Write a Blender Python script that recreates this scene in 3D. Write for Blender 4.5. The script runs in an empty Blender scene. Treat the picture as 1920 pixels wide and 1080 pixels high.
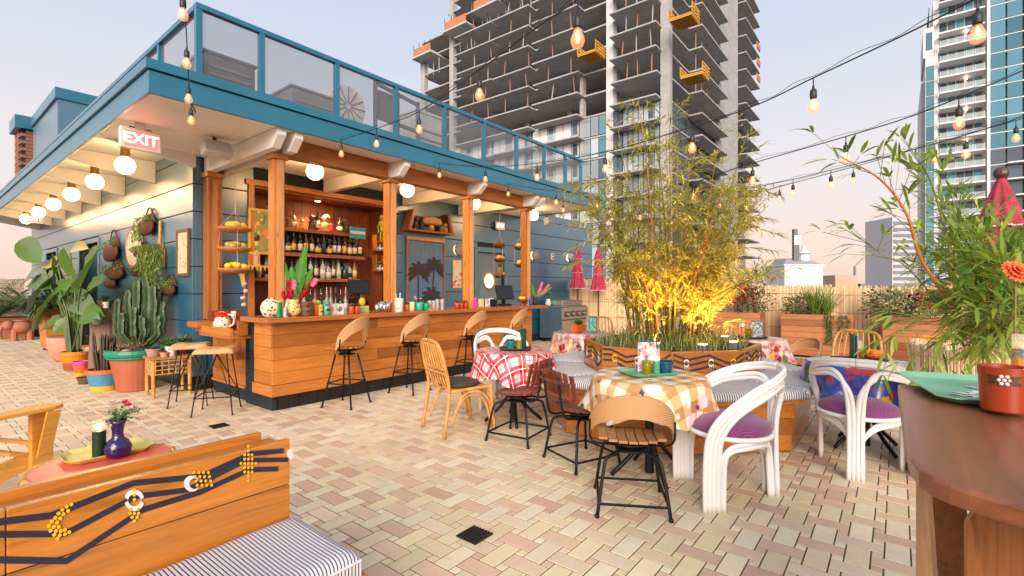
import bpy, math, random
from mathutils import Vector, Matrix, Euler
R = math.radians
random.seed(7)
SC = bpy.context.scene
COL = SC.collection

# ---------------------------------------------------------------- camera, sky, sun, exposure
CAMH, FPX = 1.41, 912.0
HEAD = R(38.4)                       # world X runs along the bar, Y along the left wall
FWD = Vector((math.cos(HEAD), math.sin(HEAD), 0)); RGT = Vector((math.sin(HEAD), -math.cos(HEAD), 0))
cam = bpy.data.cameras.new('camera'); camo = bpy.data.objects.new('camera', cam); COL.objects.link(camo)
cam.sensor_width = 36; cam.lens = 36 * FPX / 1920; cam.clip_start = .05; cam.clip_end = 6000
camo.location = (0, 0, CAMH); camo.rotation_euler = (R(90), 0, HEAD - R(90))
SC.camera = camo
SUN_EL, SUN_AZ = R(22), R(215)       # veiled sun behind the camera, soft dusk light
wd = bpy.data.worlds.new('World'); SC.world = wd; wd.use_nodes = True
nt = wd.node_tree; bg = nt.nodes['Background']
sky = nt.nodes.new('ShaderNodeTexSky'); sky.sky_type = 'NISHITA'; sky.sun_disc = False
sky.sun_elevation = SUN_EL; sky.sun_rotation = R(90) - SUN_AZ
sky.air_density = 1.0; sky.dust_density = 2.0; sky.ozone_density = 2.0
# thin high dusk cloud: the whole dome is veiled evenly, warm low down and lavender higher up
tc = nt.nodes.new('ShaderNodeTexCoord'); sp = nt.nodes.new('ShaderNodeSeparateXYZ'); nt.links.new(tc.outputs['Generated'], sp.inputs[0])
rp = nt.nodes.new('ShaderNodeValToRGB'); nt.links.new(sp.outputs['Z'], rp.inputs[0])
els = [(0.0, (8.6, 6.3, 5.0)), (.07, (8.6, 6.6, 5.6)), (.2, (7.9, 7.2, 7.1)), (.42, (6.0, 6.5, 7.5)), (.75, (4.4, 5.2, 6.9)), (1.0, (4.0, 4.8, 6.6))]
cr = rp.color_ramp
while len(cr.elements) < len(els): cr.elements.new(.5)
for e, (p, c) in zip(cr.elements, els): e.position = p; e.color = (c[0] / 10, c[1] / 10, c[2] / 10, 1)
vm = nt.nodes.new('ShaderNodeVectorMath'); vm.operation = 'SCALE'; vm.inputs['Scale'].default_value = 10.0
nt.links.new(rp.outputs[0], vm.inputs[0])
mx = nt.nodes.new('ShaderNodeMix'); mx.data_type = 'RGBA'; mx.inputs['Factor'].default_value = .86
nt.links.new(sky.outputs[0], mx.inputs['A']); nt.links.new(vm.outputs[0], mx.inputs['B'])
nt.links.new(mx.outputs['Result'], bg.inputs['Color']); bg.inputs['Strength'].default_value = .07
sl = bpy.data.lights.new('sun', 'SUN'); sl.energy = 2.9; sl.angle = R(40); sl.color = (1, .86, .74)
so = bpy.data.objects.new('sun', sl); COL.objects.link(so)
sd = Vector((math.cos(SUN_AZ) * math.cos(SUN_EL), math.sin(SUN_AZ) * math.cos(SUN_EL), math.sin(SUN_EL)))
so.rotation_euler = sd.to_track_quat('Z', 'Y').to_euler()
SC.view_settings.view_transform = 'Standard'; SC.view_settings.look = 'None'
SC.view_settings.exposure = .85; SC.view_settings.gamma = 1
SC.render.engine = 'CYCLES'; SC.cycles.use_denoising = True; SC.cycles.max_bounces = 6
SC.cycles.transparent_max_bounces = 12; SC.cycles.sample_clamp_indirect = 6; SC.cycles.caustics_reflective = False; SC.cycles.caustics_refractive = False

# ---------------------------------------------------------------- pixels of the photograph to directions
def ray(px, py):
    return FWD + RGT * ((px - 960) / FPX) + Vector((0, 0, (539 - py) / FPX))
def G(px, py, z=0.0):
    d = ray(px, py); t = (z - CAMH) / d.z; return Vector((d.x * t, d.y * t, z))
def PX(px, py, x):
    d = ray(px, py); t = x / d.x; return Vector((x, d.y * t, CAMH + d.z * t))
def PY(px, py, y):
    d = ray(px, py); t = y / d.y; return Vector((d.x * t, y, CAMH + d.z * t))
def D(px, py, dep):
    d = ray(px, py); return Vector((d.x * dep, d.y * dep, CAMH + d.z * dep))

# ---------------------------------------------------------------- mesh builder
class MB:
    def __init__(s): s.v = []; s.f = []; s.uv = None; s.col = None; s.mi = None
    def box(s, a, b):
        x0, y0, z0 = a; x1, y1, z1 = b
        n = len(s.v)
        s.v += [(x0,y0,z0),(x1,y0,z0),(x1,y1,z0),(x0,y1,z0),(x0,y0,z1),(x1,y0,z1),(x1,y1,z1),(x0,y1,z1)]
        s.f += [tuple(n+i for i in q) for q in ((0,3,2,1),(4,5,6,7),(0,1,5,4),(1,2,6,5),(2,3,7,6),(3,0,4,7))]
        return s
    def cbox(s, c, h, rz=0, M=None):
        n = len(s.v); s.box((-h[0],-h[1],-h[2]), h)
        m = Matrix.Translation(c) @ (M.to_4x4() if M else Matrix.Rotation(rz, 4, 'Z'))
        for i in range(n, len(s.v)): s.v[i] = tuple(m @ Vector(s.v[i]))
        return s
    def bar(s, p, q, w, h=None, up=(0,0,1)):      # square bar from p to q
        p = Vector(p); q = Vector(q); d = (q-p); L = d.length; d.normalize(); u = Vector(up)
        if abs(d.dot(u)) > .98: u = Vector((1,0,0))
        sx = d.cross(u).normalized(); sz = sx.cross(d)
        M = Matrix((sx, d, sz)).transposed(); h = h or w
        return s.cbox((p+q)/2, (w/2, L/2, h/2), M=M)
    def tube(s, pts, r, n=6, caps=True, closed=False):
        pts = [Vector(p) for p in pts]; k = len(pts); b = len(s.v)
        rs = r if isinstance(r, (list, tuple)) else [r]*k
        u = None
        for i, p in enumerate(pts):
            if closed: d = pts[(i+1)%k] - pts[i-1]
            else: d = pts[min(i+1,k-1)] - pts[max(i-1,0)]
            if d.length < 1e-9: d = Vector((0,0,1))
            d.normalize()
            if u is None: u = d.orthogonal().normalized()
            else:
                u = u - d*u.dot(d)
                u = u.normalized() if u.length > 1e-6 else d.orthogonal().normalized()
            w = d.cross(u)
            for j in range(n):
                a = 2*math.pi*j/n
                s.v.append(tuple(p + (u*math.cos(a) + w*math.sin(a))*rs[i]))
        for i in range(k if closed else k-1):
            i2 = (i+1) % k
            for j in range(n):
                j2 = (j+1) % n
                s.f.append((b+i*n+j, b+i*n+j2, b+i2*n+j2, b+i2*n+j))
        if caps and not closed:
            s.f.append(tuple(b+j for j in range(n))[::-1]); s.f.append(tuple(b+(k-1)*n+j for j in range(n)))
        return s
    def lathe(s, prof, c=(0,0,0), n=16, sx=1, sy=1):
        b = len(s.v); k = len(prof)
        for r, z in prof:
            for j in range(n):
                a = 2*math.pi*j/n
                s.v.append((c[0]+r*sx*math.cos(a), c[1]+r*sy*math.sin(a), c[2]+z))
        for i in range(k-1):
            for j in range(n):
                j2 = (j+1) % n
                s.f.append((b+i*n+j, b+i*n+j2, b+(i+1)*n+j2, b+(i+1)*n+j))
        s.f.append(tuple(b+j for j in range(n))[::-1]); s.f.append(tuple(b+(k-1)*n+j for j in range(n)))
        return s
    def ball(s, c, r, n=10, m=6, sz=1.0):
        return s.lathe([(max(1e-4, r*math.sin(math.pi*i/m)), -r*sz*math.cos(math.pi*i/m)) for i in range(m+1)], c, n)
    def prism(s, poly, z0, z1):
        b = len(s.v); k = len(poly)
        s.v += [(x,y,z0) for x,y in poly] + [(x,y,z1) for x,y in poly]
        s.f.append(tuple(b+i for i in range(k))[::-1]); s.f.append(tuple(b+k+i for i in range(k)))
        s.f += [(b+i, b+(i+1)%k, b+k+(i+1)%k, b+k+i) for i in range(k)]
        return s
    def slab(s, poly3, off):                       # extrude a planar 3D polygon by a vector
        b = len(s.v); k = len(poly3); off = Vector(off)
        s.v += [tuple(p) for p in poly3] + [tuple(Vector(p)+off) for p in poly3]
        s.f.append(tuple(b+i for i in range(k))[::-1]); s.f.append(tuple(b+k+i for i in range(k)))
        s.f += [(b+i, b+(i+1)%k, b+k+(i+1)%k, b+k+i) for i in range(k)]
        return s
    def quad(s, a, b, c, d):
        n = len(s.v); s.v += [tuple(a),tuple(b),tuple(c),tuple(d)]; s.f.append((n,n+1,n+2,n+3)); return s
    def leaf(s, p, d, nrm, L, W, bend=.2, seg=3):  # pointed leaf blade folded slightly along its rib
        p = Vector(p); d = Vector(d).normalized(); nrm = Vector(nrm); sd_ = d.cross(nrm)
        if sd_.length < 1e-5: sd_ = d.orthogonal()
        sd_.normalize(); up = sd_.cross(d).normalized(); b = len(s.v)
        for i in range(seg+1):
            t = i/seg; w = W*.5*(math.sin(math.pi*min(.98, .12+.88*t))**.8) if i < seg else .0
            c = p + d*(L*t) - Vector((0,0,1))*(bend*L*t*t)
            if i == seg: s.v.append(tuple(c))
            else: s.v += [tuple(c - sd_*w + up*w*.25), tuple(c + sd_*w + up*w*.25)]
        for i in range(seg-1):
            q = b+2*i; s.f.append((q, q+1, q+3, q+2))
        q = b+2*(seg-1); s.f.append((q, q+1, q+2))
        return s
    def mesh(s, name, smooth=False):
        me = bpy.data.meshes.new(name); me.from_pydata(s.v, [], s.f)
        if smooth: me.polygons.foreach_set('use_smooth', [True]*len(me.polygons))
        if s.uv:
            l = me.uv_layers.new(name='UVMap')
            vi = [0]*len(me.loops); me.loops.foreach_get('vertex_index', vi)
            l.data.foreach_set('uv', [c for i in vi for c in s.uv[i]])
        if s.col:
            a = me.color_attributes.new('col', 'FLOAT_COLOR', 'CORNER')
            out = []
            for p, c in zip(me.polygons, s.col): out += [c[0], c[1], c[2], 1.0]*p.loop_total
            a.data.foreach_set('color', out)
        return me
    def build(s, name, mat, parent=None, smooth=False, bevel=0, autosm=None):
        me = s.mesh(name, smooth); mats = mat if isinstance(mat, (list, tuple)) else [mat]
        for m in mats: me.materials.append(m)
        if s.mi: me.polygons.foreach_set('material_index', s.mi)
        o = bpy.data.objects.new(name, me); COL.objects.link(o)
        if parent: o.parent = parent
        if bevel:
            b = o.modifiers.new('bevel', 'BEVEL'); b.width = bevel; b.segments = 2; b.limit_method = 'ANGLE'; b.angle_limit = R(40)
        return o
def tag(o, label=None, cat=None, group=None, kind=None):
    if label: o['label'] = label
    if cat: o['category'] = cat
    if group: o['group'] = group
    if kind: o['kind'] = kind
    return o
def thing(name, loc, label, cat, group=None, rz=0):
    o = bpy.data.objects.new(name, None); COL.objects.link(o); o.empty_display_size = .05
    o.location = loc; o.rotation_euler = (0, 0, rz)
    return tag(o, label, cat, group)
def copy_tree(o, parent=None):
    c = o.copy(); COL.objects.link(c); c.parent = parent
    for ch in list(o.children): copy_tree(ch, c)
    return c
def place(o, loc, rz, label, group=None):
    o.location = loc; o.rotation_euler = (0, 0, rz); o['label'] = label
    if group: o['group'] = group
    return o
def inst(me, name, parent, loc=(0,0,0), rot=(0,0,0), color=None):
    o = bpy.data.objects.new(name, me); COL.objects.link(o); o.parent = parent; o.location = loc; o.rotation_euler = rot
    if color: o.color = (*color, 1)
    return o
def arc(c, r, a0, a1, n, z=0, ry=None):
    ry = r if ry is None else ry
    return [Vector((c[0]+r*math.cos(a0+(a1-a0)*i/n), c[1]+ry*math.sin(a0+(a1-a0)*i/n), z)) for i in range(n+1)]
def smoothpath(pts, n=6):                          # Catmull-Rom through the points
    P = [Vector(p) for p in pts]; P = [P[0]*2-P[1]] + P + [P[-1]*2-P[-2]]; out = []
    for i in range(1, len(P)-2):
        for k in range(n):
            t = k/n
            out.append(.5*((2*P[i]) + (P[i+1]-P[i-1])*t + (2*P[i-1]-5*P[i]+4*P[i+1]-P[i+2])*t*t + (3*P[i]-P[i-1]-3*P[i+1]+P[i+2])*t**3))
    out.append(P[-2]); return out
def U(a, b): return random.uniform(a, b)

# ---------------------------------------------------------------- materials
MC = {}
def srgb(r, g, b):
    f = lambda c: (c/255/12.92) if c/255 <= .04045 else ((c/255+.055)/1.055)**2.4
    return (f(r), f(g), f(b))
class NB:
    def __init__(s, name):
        s.m = bpy.data.materials.new(name); s.m.use_nodes = True; s.t = s.m.node_tree; s.n = s.t.nodes; s.b = s.n['Principled BSDF']
    def new(s, typ, **kw):
        x = s.n.new('ShaderNode'+typ)
        for k, v in kw.items(): setattr(x, k, v)
        return x
    def link(s, a, b): s.t.links.new(a, b)
    def set(s, **kw):
        for k, v in kw.items():
            i = s.b.inputs[k.replace('_', ' ')]; i.default_value = (*v, 1) if isinstance(v, tuple) and len(v) == 3 and i.type == 'RGBA' else v
        return s
    def coords(s, scale=(1,1,1), kind='Object', rnd=True):
        tc = s.new('TexCoord'); mp = s.new('Mapping'); mp.inputs['Scale'].default_value = scale
        if rnd and kind == 'Object':
            oi = s.new('ObjectInfo'); ad = s.new('VectorMath', operation='MULTIPLY_ADD')
            s.link(oi.outputs['Random'], ad.inputs[0]); ad.inputs[1].default_value = (13.7, 7.3, 19.1); s.link(tc.outputs[kind], ad.inputs[2])
            s.link(ad.outputs[0], mp.inputs[0])
        else: s.link(tc.outputs[kind], mp.inputs[0])
        return mp.outputs[0]
    def noise(s, vec, scale, detail=4, rough=.55, dist=0):
        x = s.new('TexNoise'); x.inputs['Scale'].default_value = scale; x.inputs['Detail'].default_value = detail
        x.inputs['Roughness'].default_value = rough; x.inputs['Distortion'].default_value = dist
        s.link(vec, x.inputs['Vector']); return x.outputs['Fac']
    def ramp(s, fac, stops, const=False):
        x = s.new('ValToRGB'); c = x.color_ramp
        if const: c.interpolation = 'CONSTANT'
        while len(c.elements) < len(stops): c.elements.new(.5)
        for e, (p, k) in zip(c.elements, stops): e.position = p; e.color = (*k, 1)
        s.link(fac, x.inputs[0]); return x.outputs[0]
    def mix(s, fac, a, b, mode='MIX'):
        x = s.new('Mix', data_type='RGBA', blend_type=mode)
        for nm, v in (('Factor', fac), ('A', a), ('B', b)):
            if hasattr(v, 'is_linked'): s.link(v, x.inputs[nm])
            elif isinstance(v, tuple): x.inputs[nm].default_value = (*v, 1)
            else: x.inputs[nm].default_value = v
        return x.outputs['Result']
    def math(s, op, a, b=None, clamp=False):
        x = s.new('Math', operation=op, use_clamp=clamp)
        for i, v in enumerate((a, b)):
            if v is None: continue
            if hasattr(v, 'is_linked'): s.link(v, x.inputs[i])
            else: x.inputs[i].default_value = v
        return x.outputs[0]
    def sep(s, vec):
        x = s.new('SeparateXYZ'); s.link(vec, x.inputs[0]); return x.outputs
    def bump(s, h, strength=.3, dist=.01):
        x = s.new('Bump'); x.inputs['Strength'].default_value = strength; x.inputs['Distance'].default_value = dist
        s.link(h, x.inputs['Height']); s.link(x.outputs[0], s.b.inputs['Normal']); return s
    def base(s, c):
        if hasattr(c, 'is_linked'): s.link(c, s.b.inputs['Base Color'])
        else: s.b.inputs['Base Color'].default_value = (*c, 1)
        return s
def mul(c, k): return tuple(min(1, x*k) for x in c)
def plain(name, c, rough=.55, var=.18, scale=9, bump=.12, metal=0.0, **kw):
    if name in MC: return MC[name]
    b = NB(name); v = b.coords()
    n = b.noise(v, scale, 5)
    b.base(b.ramp(n, [(.25, mul(c, 1-var)), (.75, mul(c, 1+var))])).set(Roughness=rough, Metallic=metal, **kw)
    if bump: b.bump(b.noise(v, scale*6, 3), bump, .004)
    MC[name] = b.m; return b.m
def wood(name, c, axis='x', rough=.42, knots=True, dark=.45, scale=1.0, coat=0.0, vary=True):
    if name in MC: return MC[name]
    b = NB(name); sc = {'x': (1.2, 14, 14), 'y': (14, 1.2, 14), 'z': (14, 14, 1.2)}[axis]
    v = b.coords(tuple(k*scale for k in sc)); g = b.noise(v, 1.6, 6, .6, 1.6)
    fine = b.noise(v, 9, 3)
    colr = b.ramp(g, [(.28, mul(c, dark)), (.45, mul(c, .85)), (.6, c), (.8, mul(c, 1.25))])
    colr = b.mix(.25, colr, b.ramp(fine, [(.3, mul(c, .6)), (.7, mul(c, 1.2))]))
    oi = b.new('ObjectInfo')
    if vary: colr = b.mix(1.0, colr, b.ramp(oi.outputs['Random'], [(0, (.56,.5,.46)), (.35, (.85,.82,.8)), (1, (1.0,1.0,1.0))]), 'MULTIPLY')
    if knots:
        kv = b.coords(tuple({'x': (3,7,7), 'y': (7,3,7), 'z': (7,7,3)}[axis])); vo = b.new('TexVoronoi'); vo.inputs['Scale'].default_value = 1.0
        b.link(kv, vo.inputs['Vector'])
        k = b.ramp(vo.outputs['Distance'], [(.05, (1,1,1)), (.13, (0,0,0))])
        colr = b.mix(b.math('MULTIPLY', b.sep(k)[0], .75), colr, mul(c, .2))
    b.base(colr).set(Roughness=rough, Coat_Weight=coat); b.b.inputs['Coat Roughness'].default_value = .2
    b.bump(g, .12, .004); MC[name] = b.m; return b.m
def emit(name, c, s, base=(.8,.8,.8)):
    if name in MC: return MC[name]
    b = NB(name); b.set(Base_Color=base, Emission_Color=c, Emission_Strength=s, Roughness=.3); MC[name] = b.m; return b.m
def leafmat(name, c1, c2, rough=.5, trans=.25):
    if name in MC: return MC[name]
    b = NB(name); g = b.new('NewGeometry')
    r = b.ramp(g.outputs['Random Per Island'], [(0, c1), (.6, c2), (1, mul(c2, 1.35))])
    b.base(r).set(Roughness=rough)
    tr = b.new('BsdfTranslucent'); b.link(b.mix(.3, r, (1.0,.9,.2), 'MULTIPLY'), tr.inputs['Color'])
    ms = b.new('MixShader'); ms.inputs[0].default_value = trans; b.link(b.b.outputs[0], ms.inputs[1]); b.link(tr.outputs[0], ms.inputs[2])
    b.link(ms.outputs[0], b.n['Material Output'].inputs['Surface']); MC[name] = b.m; return b.m
def glassmat(name, c=(.9,.95,.95), rough=.02, alpha=.3):
    if name in MC: return MC[name]
    b = NB(name); b.set(Base_Color=c, Roughness=rough, Alpha=alpha, Specular_IOR_Level=.6); MC[name] = b.m; return b.m
# ================================================================ the setting
city = plain('city_ground', (.11,.11,.115), .9)
o = MB().quad((-3000,-3000,-42),(3000,-3000,-42),(3000,3000,-42),(-3000,3000,-42)).build('ground', city); tag(o, kind='structure')
grout = plain('grout', srgb(104,86,74), .95, .2, 30)
terr = MB().box((-2.5,-4.5,-.6),(13.8,22,-.004)).build('floor', grout); tag(terr, kind='structure')
def pavmat(name, src):
    b = NB(name)
    if src == 'obj': c = b.new('ObjectInfo').outputs['Color']
    else: c = b.new('Attribute', attribute_name='col').outputs['Color']
    tcv = b.coords((1,1,1), rnd=False) if src != 'obj' else b.coords((1,1,1))
    n1 = b.noise(tcv, 14, 5, .65); n2 = b.noise(tcv, 90, 3); n3 = b.noise(tcv, 1.1, 4)
    c = b.mix(1.0, c, b.ramp(n1, [(.25, (.92,.9,.88)), (.6, (1,1,1))]), 'MULTIPLY')
    c = b.mix(.3, c, b.ramp(n2, [(.3, (.75,.73,.7)), (.7, (1,1,1))]), 'MULTIPLY')
    c = b.mix(.6, c, b.ramp(n3, [(.3, (.84,.8,.76)), (.62, (1,1,1))]), 'MULTIPLY')
    n4 = b.noise(b.coords((1,1,1), rnd=False) if src != 'obj' else b.coords((1,1,1)), 5.5, 6, .75, .6)
    c = b.mix(.8, c, b.ramp(n4, [(.30, (.62,.56,.5)), (.37, (1,1,1))]), 'MULTIPLY')
    b.base(c).set(Roughness=.62).bump(n2, .15, .003); return b.m
PV_O, PV_C = pavmat('paver_clay_single', 'obj'), pavmat('paver_clay', 'col')
CREAM = [srgb(234,217,176), srgb(238,224,188), srgb(231,214,172), srgb(236,223,192)]
PINK = [srgb(226,199,167), srgb(222,191,162), srgb(231,208,174), srgb(214,181,155), srgb(231,211,182)]
p_, w_ = .165, .11
items = []
def proj(x, y, z=0):
    v = Vector((x, y, z-CAMH)); d = v.dot(FWD)
    return (960+FPX*v.dot(RGT)/d, 539-FPX*v.z/d, d) if d > .2 else (0, 9999, d)
random.seed(3)
for i in range(-9, 75):
    for j in range(-22, 128):
        x, y = i*p_, j*p_
        u, v, d = proj(x, y)
        if d < .7 or u < -700 or u > 2700: continue
        hz = (i+j) % 2 == 0
        hx, hy = (.11, .055) if hz else (.055, .11)
        c = random.choice(CREAM if (hz ^ (random.random() < .03)) else PINK)
        items.append((x, y, hx, hy, c, u, v, d))
        c2 = random.choice(CREAM if random.random() < .6 else PINK)
        items.append((x+p_/2, y+p_/2, .0275, .0275, c2, u, v, d))
def shown(it):
    u, v = it[5], it[6]
    if not (0 < u < 1920 and 560 < v < 1085): return False
    if u > 1690 or (u < 690 and v > 800+.25*(545-u)): return False
    return True
vis = sorted([k for k, it in enumerate(items) if shown(it)], key=lambda k: -items[k][2]*items[k][3]/items[k][7]**3)[:300]
vis = set(vis)
def pbox(m, x, y, hx, hy, c, dz=0):
    g = .004; n = len(m.v); a, b = hx-g, hy-g; e = .001
    m.v += [(x-a,y-b,-.02),(x+a,y-b,-.02),(x+a,y+b,-.02),(x-a,y+b,-.02),(x-a,y-b,-e+dz),(x+a,y-b,-e+dz),(x+a,y+b,-e+dz),(x-a,y+b,-e+dz),
            (x-a+e,y-b+e,dz),(x+a-e,y-b+e,dz),(x+a-e,y+b-e,dz),(x-a+e,y+b-e,dz)]
    fs = [(8,9,10,11)] + [(k,(k+1)%4,4+(k+1)%4,4+k) for k in range(4)] + [(4+k,4+(k+1)%4,8+(k+1)%4,8+k) for k in range(4)]
    m.f += [tuple(n+q for q in f) for f in fs]
    if m.col is not None: m.col += [c]*9
mv = {}
for key in ((.11,.055),(.055,.11),(.0275,.0275)):
    m = MB(); pbox(m, 0, 0, key[0], key[1], None); me = m.mesh('paver'); me.materials.append(PV_O); mv[key] = me
rest = MB(); rest.col = []
for k, it in enumerate(items):
    x, y, hx, hy, c = it[:5]; c = mul(c, U(.93, 1.06)); dz = U(-.0008, .0008)
    if k in vis: inst(mv[(hx,hy)], 'paver', terr, (x, y, dz), (0,0,0), c)
    else: pbox(rest, x, y, hx, hy, c, dz)
ro = rest.build('paving', PV_C, terr); ro['kind'] = 'stuff'
dm = plain('drain_iron', (.03,.028,.026), .6, metal=.6)
for (u, v, lab) in ((890,1003,'square rusty floor drain grate in the paving near the camera'), (411,798,'small dark drain grate in the paving before the woven stools')):
    q = G(u, v); t = thing('drain_grate', q, lab, 'drain')
    MB().box((-.075,-.075,0),(.075,.075,.004)).build('plate', plain('drain_hole', (.012,.012,.012), .8), t)
    for k in range(7):
        MB().box((-.075,-.075+k*.0225,.0045),(.075,-.062+k*.0225,.009)).build('bar', dm, t)

# ================================================================ bar building
TEAL = plain('teal_siding_paint', srgb(22,92,118), .3, .1, 3, .05, Coat_Weight=1.0, Coat_Roughness=.36, Coat_IOR=2.1)
TEALD = plain('dark_teal_paint', srgb(12,46,60), .4, .1, 3, .05)
FASC = plain('fascia_teal_paint', srgb(8,102,128), .34, .12, 3, .05, Coat_Weight=.6, Coat_Roughness=.3, Coat_IOR=1.6)
WHITE = plain('soffit_white_paint', (.88,.84,.78), .5, .05, 3, .05)
BLACKT = plain('black_glazed_tile', (.012,.012,.014), .25, .3, 6)
SEAM = plain('seam_shadow', (.01,.02,.025), .8)
CED = {a: wood('cedar_'+a, (.64,.225,.038), a, .4) for a in 'xyz'}
CEDL = {a: wood('light_cedar_'+a, (.72,.34,.12), a, .42) for a in 'xyz'}
DKW = {a: wood('dark_shelf_wood_'+a, (.34,.1,.028), a, .4) for a in 'xyz'}
bld = thing('bar_building', (2.5,7.55,0), 'low teal sided bar building with wide white eaves and a wood bar front', 'building')
bld.location = (0,0,0)
WX, WY, ZT = 2.5, 7.55, 3.42
def siding(axis, lo, hi, openings, sign):
    z = .19; k = 0
    while z < ZT-.02:
        z1 = min(z+.379, ZT); cuts = [(lo, hi)]
        for (a, b, za, zb) in openings:
            if zb > z+.1 and za < z1-.1:
                cuts = [s for (p, q) in cuts for s in (((p, a), (b, q)) if p < a < q or p < b < q else ((p, q),)) if s[1]-s[0] > .02]
        for (p, q) in cuts:
            m = MB()
            if axis == 'y': m.box((WX, p, z+.007), (WX+.03, q, z1-.007))
            else: m.box((p, WY, z+.007), (q, WY+.03, z1-.007))
            m.build('siding_board', TEAL, bld, bevel=.004)
        z = z1; k += 1
LO = [(12.57,14.2,0,2.34), (16.7,18.07,0,2.34)]
FO = [(3.3,5.72,.95,2.95), (6.19,7.13,0,2.43), (8.25,9.2,0,2.25)]
siding('y', 7.552, 20.5, LO, 0); siding('x', 2.532, 13.6, FO, 0)
# backing behind the boards (the dark seams), tile plinth
def backing(axis, lo, hi, ops, name):
    m = MB(); xs = sorted({lo, hi, *[a for o_ in ops for a in o_[:2]]})
    for a, b in zip(xs, xs[1:]):
        segs = [(0, ZT)]
        for (p, q, za, zb) in ops:
            if p <= a and b <= q: segs = [s for s in ((0, za), (zb, ZT)) if s[1]-s[0] > .01]
        for (za, zb) in segs:
            if axis == 'y': m.box((WX+.012, a, za), (WX+.14, b, zb))
            else: m.box((a, WY+.012, za), (b, WY+.14, zb))
    m.build(name, SEAM, bld)
backing('y', 7.7, 20.5, LO, 'side_wall'); backing('x', 2.512, 13.6, FO, 'front_wall')
tl = MB().box((0,0,.004),(.148,.014,.188)).mesh('plinth_tile'); tl.materials.append(BLACKT)
y = 7.54
while y < 12.4: inst(tl, 'plinth_tile', bld, (WX-.002, y, 0), (0,0,R(90))); y += .152
for x0 in [2.5+.152*k for k in range(5)]: inst(tl, 'plinth_tile', bld, (x0, WY-.014, 0))
for (a, b, za, zb) in LO:                            # side doors
    MB().box((WX+.14, a, 0), (WX+.18, b, zb)).build('door', TEALD, bld)
    MB().box((WX-.02, a-.09, 0), (WX+.02, a, zb+.09)).box((WX-.02, b, 0), (WX+.02, b+.09, zb+.09)).box((WX-.021, a, zb), (WX+.02, b, zb+.09)).build('door_frame', TEAL, bld)
MB().box((2.9,8.2,0),(13.6,20.4,3.3)).build('interior_mass', SEAM, bld)
MB().box((2.6,7.7,3.3),(12.1,20.4,3.43)).build('roof_deck', WHITE, bld)
# eaves
FX, FY = 1.41, 5.34
MB().box((FX+.03, FY+.03, 3.21), (9.86, 7.5, 3.25)).build('soffit_panel', WHITE, bld)
MB().box((FX+.03, 7.5, 3.38), (WX+.3, 21, 3.42)).build('soffit_panel', WHITE, bld)
MB().box((WX, 7.5, 3.25), (9.86, 7.56, 3.42)).build('soffit_trim', WHITE, bld)
MB().box((FX, FY, 3.19), (9.86, FY+.03, 3.40)).build('fascia_board', FASC, bld, bevel=.004)
MB().box((FX-.025, FY-.025, 3.408), (9.88, FY+.03, 3.5)).build('fascia_cap', FASC, bld, bevel=.004)
MB().box((FX, FY+.031, 3.19), (FX+.03, 21, 3.40)).build('fascia_board', FASC, bld, bevel=.004)
MB().box((FX-.025, FY+.031, 3.408), (FX+.03, 21, 3.5)).build('fascia_cap', FASC, bld, bevel=.004)
MB().box((9.83, FY+.031, 3.19), (9.86, 7.6, 3.40)).build('fascia_board', FASC, bld)
MB().box((FX+.031, FY+.031, 3.425), (9.83, 20.9, 3.47)).build('roof_membrane', plain('roofing', (.3,.3,.31), .9), bld)
for k in range(8):                                   # tapered rafters over the side walk
    yy = 7.42+1.65*k
    MB().slab([(FX+.04, yy, 3.375), (FX+.04, yy, 3.24), (FX+.12, yy, 3.21), (WX-.004, yy, 3.04), (WX-.004, yy, 3.375)], (0,.07,0)).build('rafter', WHITE, bld, bevel=.004)
POSTX = [2.80, 4.45, 6.10, 7.75]; PYc = 5.80
for i, x in enumerate(POSTX):                        # posts, caps and joists with notched tails
    pst = MB().box((x-.068, PYc-.068, 1.07), (x+.068, PYc+.068, 2.93)).build('post', CED['z'], bld, bevel=.006)
    MB().box((x-.03, PYc-.088, 1.07), (x+.045, PYc-.069, 2.93)).build('post_batten', CEDL['z'], pst)
    MB().box((x-.092, PYc-.11, 2.931), (x+.092, PYc+.092, 3.0)).build('post_cap', CED['x'], pst, bevel=.005)
    for dx in ((-.13, .07) if i in (0, 3) else (0,)):
        MB().slab([(x+dx-.05, FY+.06, 3.205), (x+dx-.05, FY+.06, 3.13), (x+dx-.05, FY+.2, 3.0), (x+dx-.05, 7.5, 3.0), (x+dx-.05, 7.5, 3.205)], (.1,0,0)).build('joist', WHITE, bld, bevel=.004)
for i in range(3):
    MB().box((POSTX[i]+.1, PYc-.07, 2.985), (POSTX[i+1]-.1, PYc+.07, 3.205)).build('beam', CED['x'], bld, bevel=.005)
MB().box((7.86, PYc-.07, 3.0), (8.0, PYc+.07, 3.205)).build('beam', CED['x'], bld)
pst = MB().box((2.62, 7.36, .98), (2.8, 7.54, 2.93)).build('post', CED['z'], bld, bevel=.006)
MB().box((2.67, 7.34, .98), (2.74, 7.358, 2.9)).build('post_batten', CEDL['z'], pst)
MB().box((2.6, 7.33, 2.931), (2.82, 7.548, 3.0)).build('post_cap', CED['x'], pst)
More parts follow.
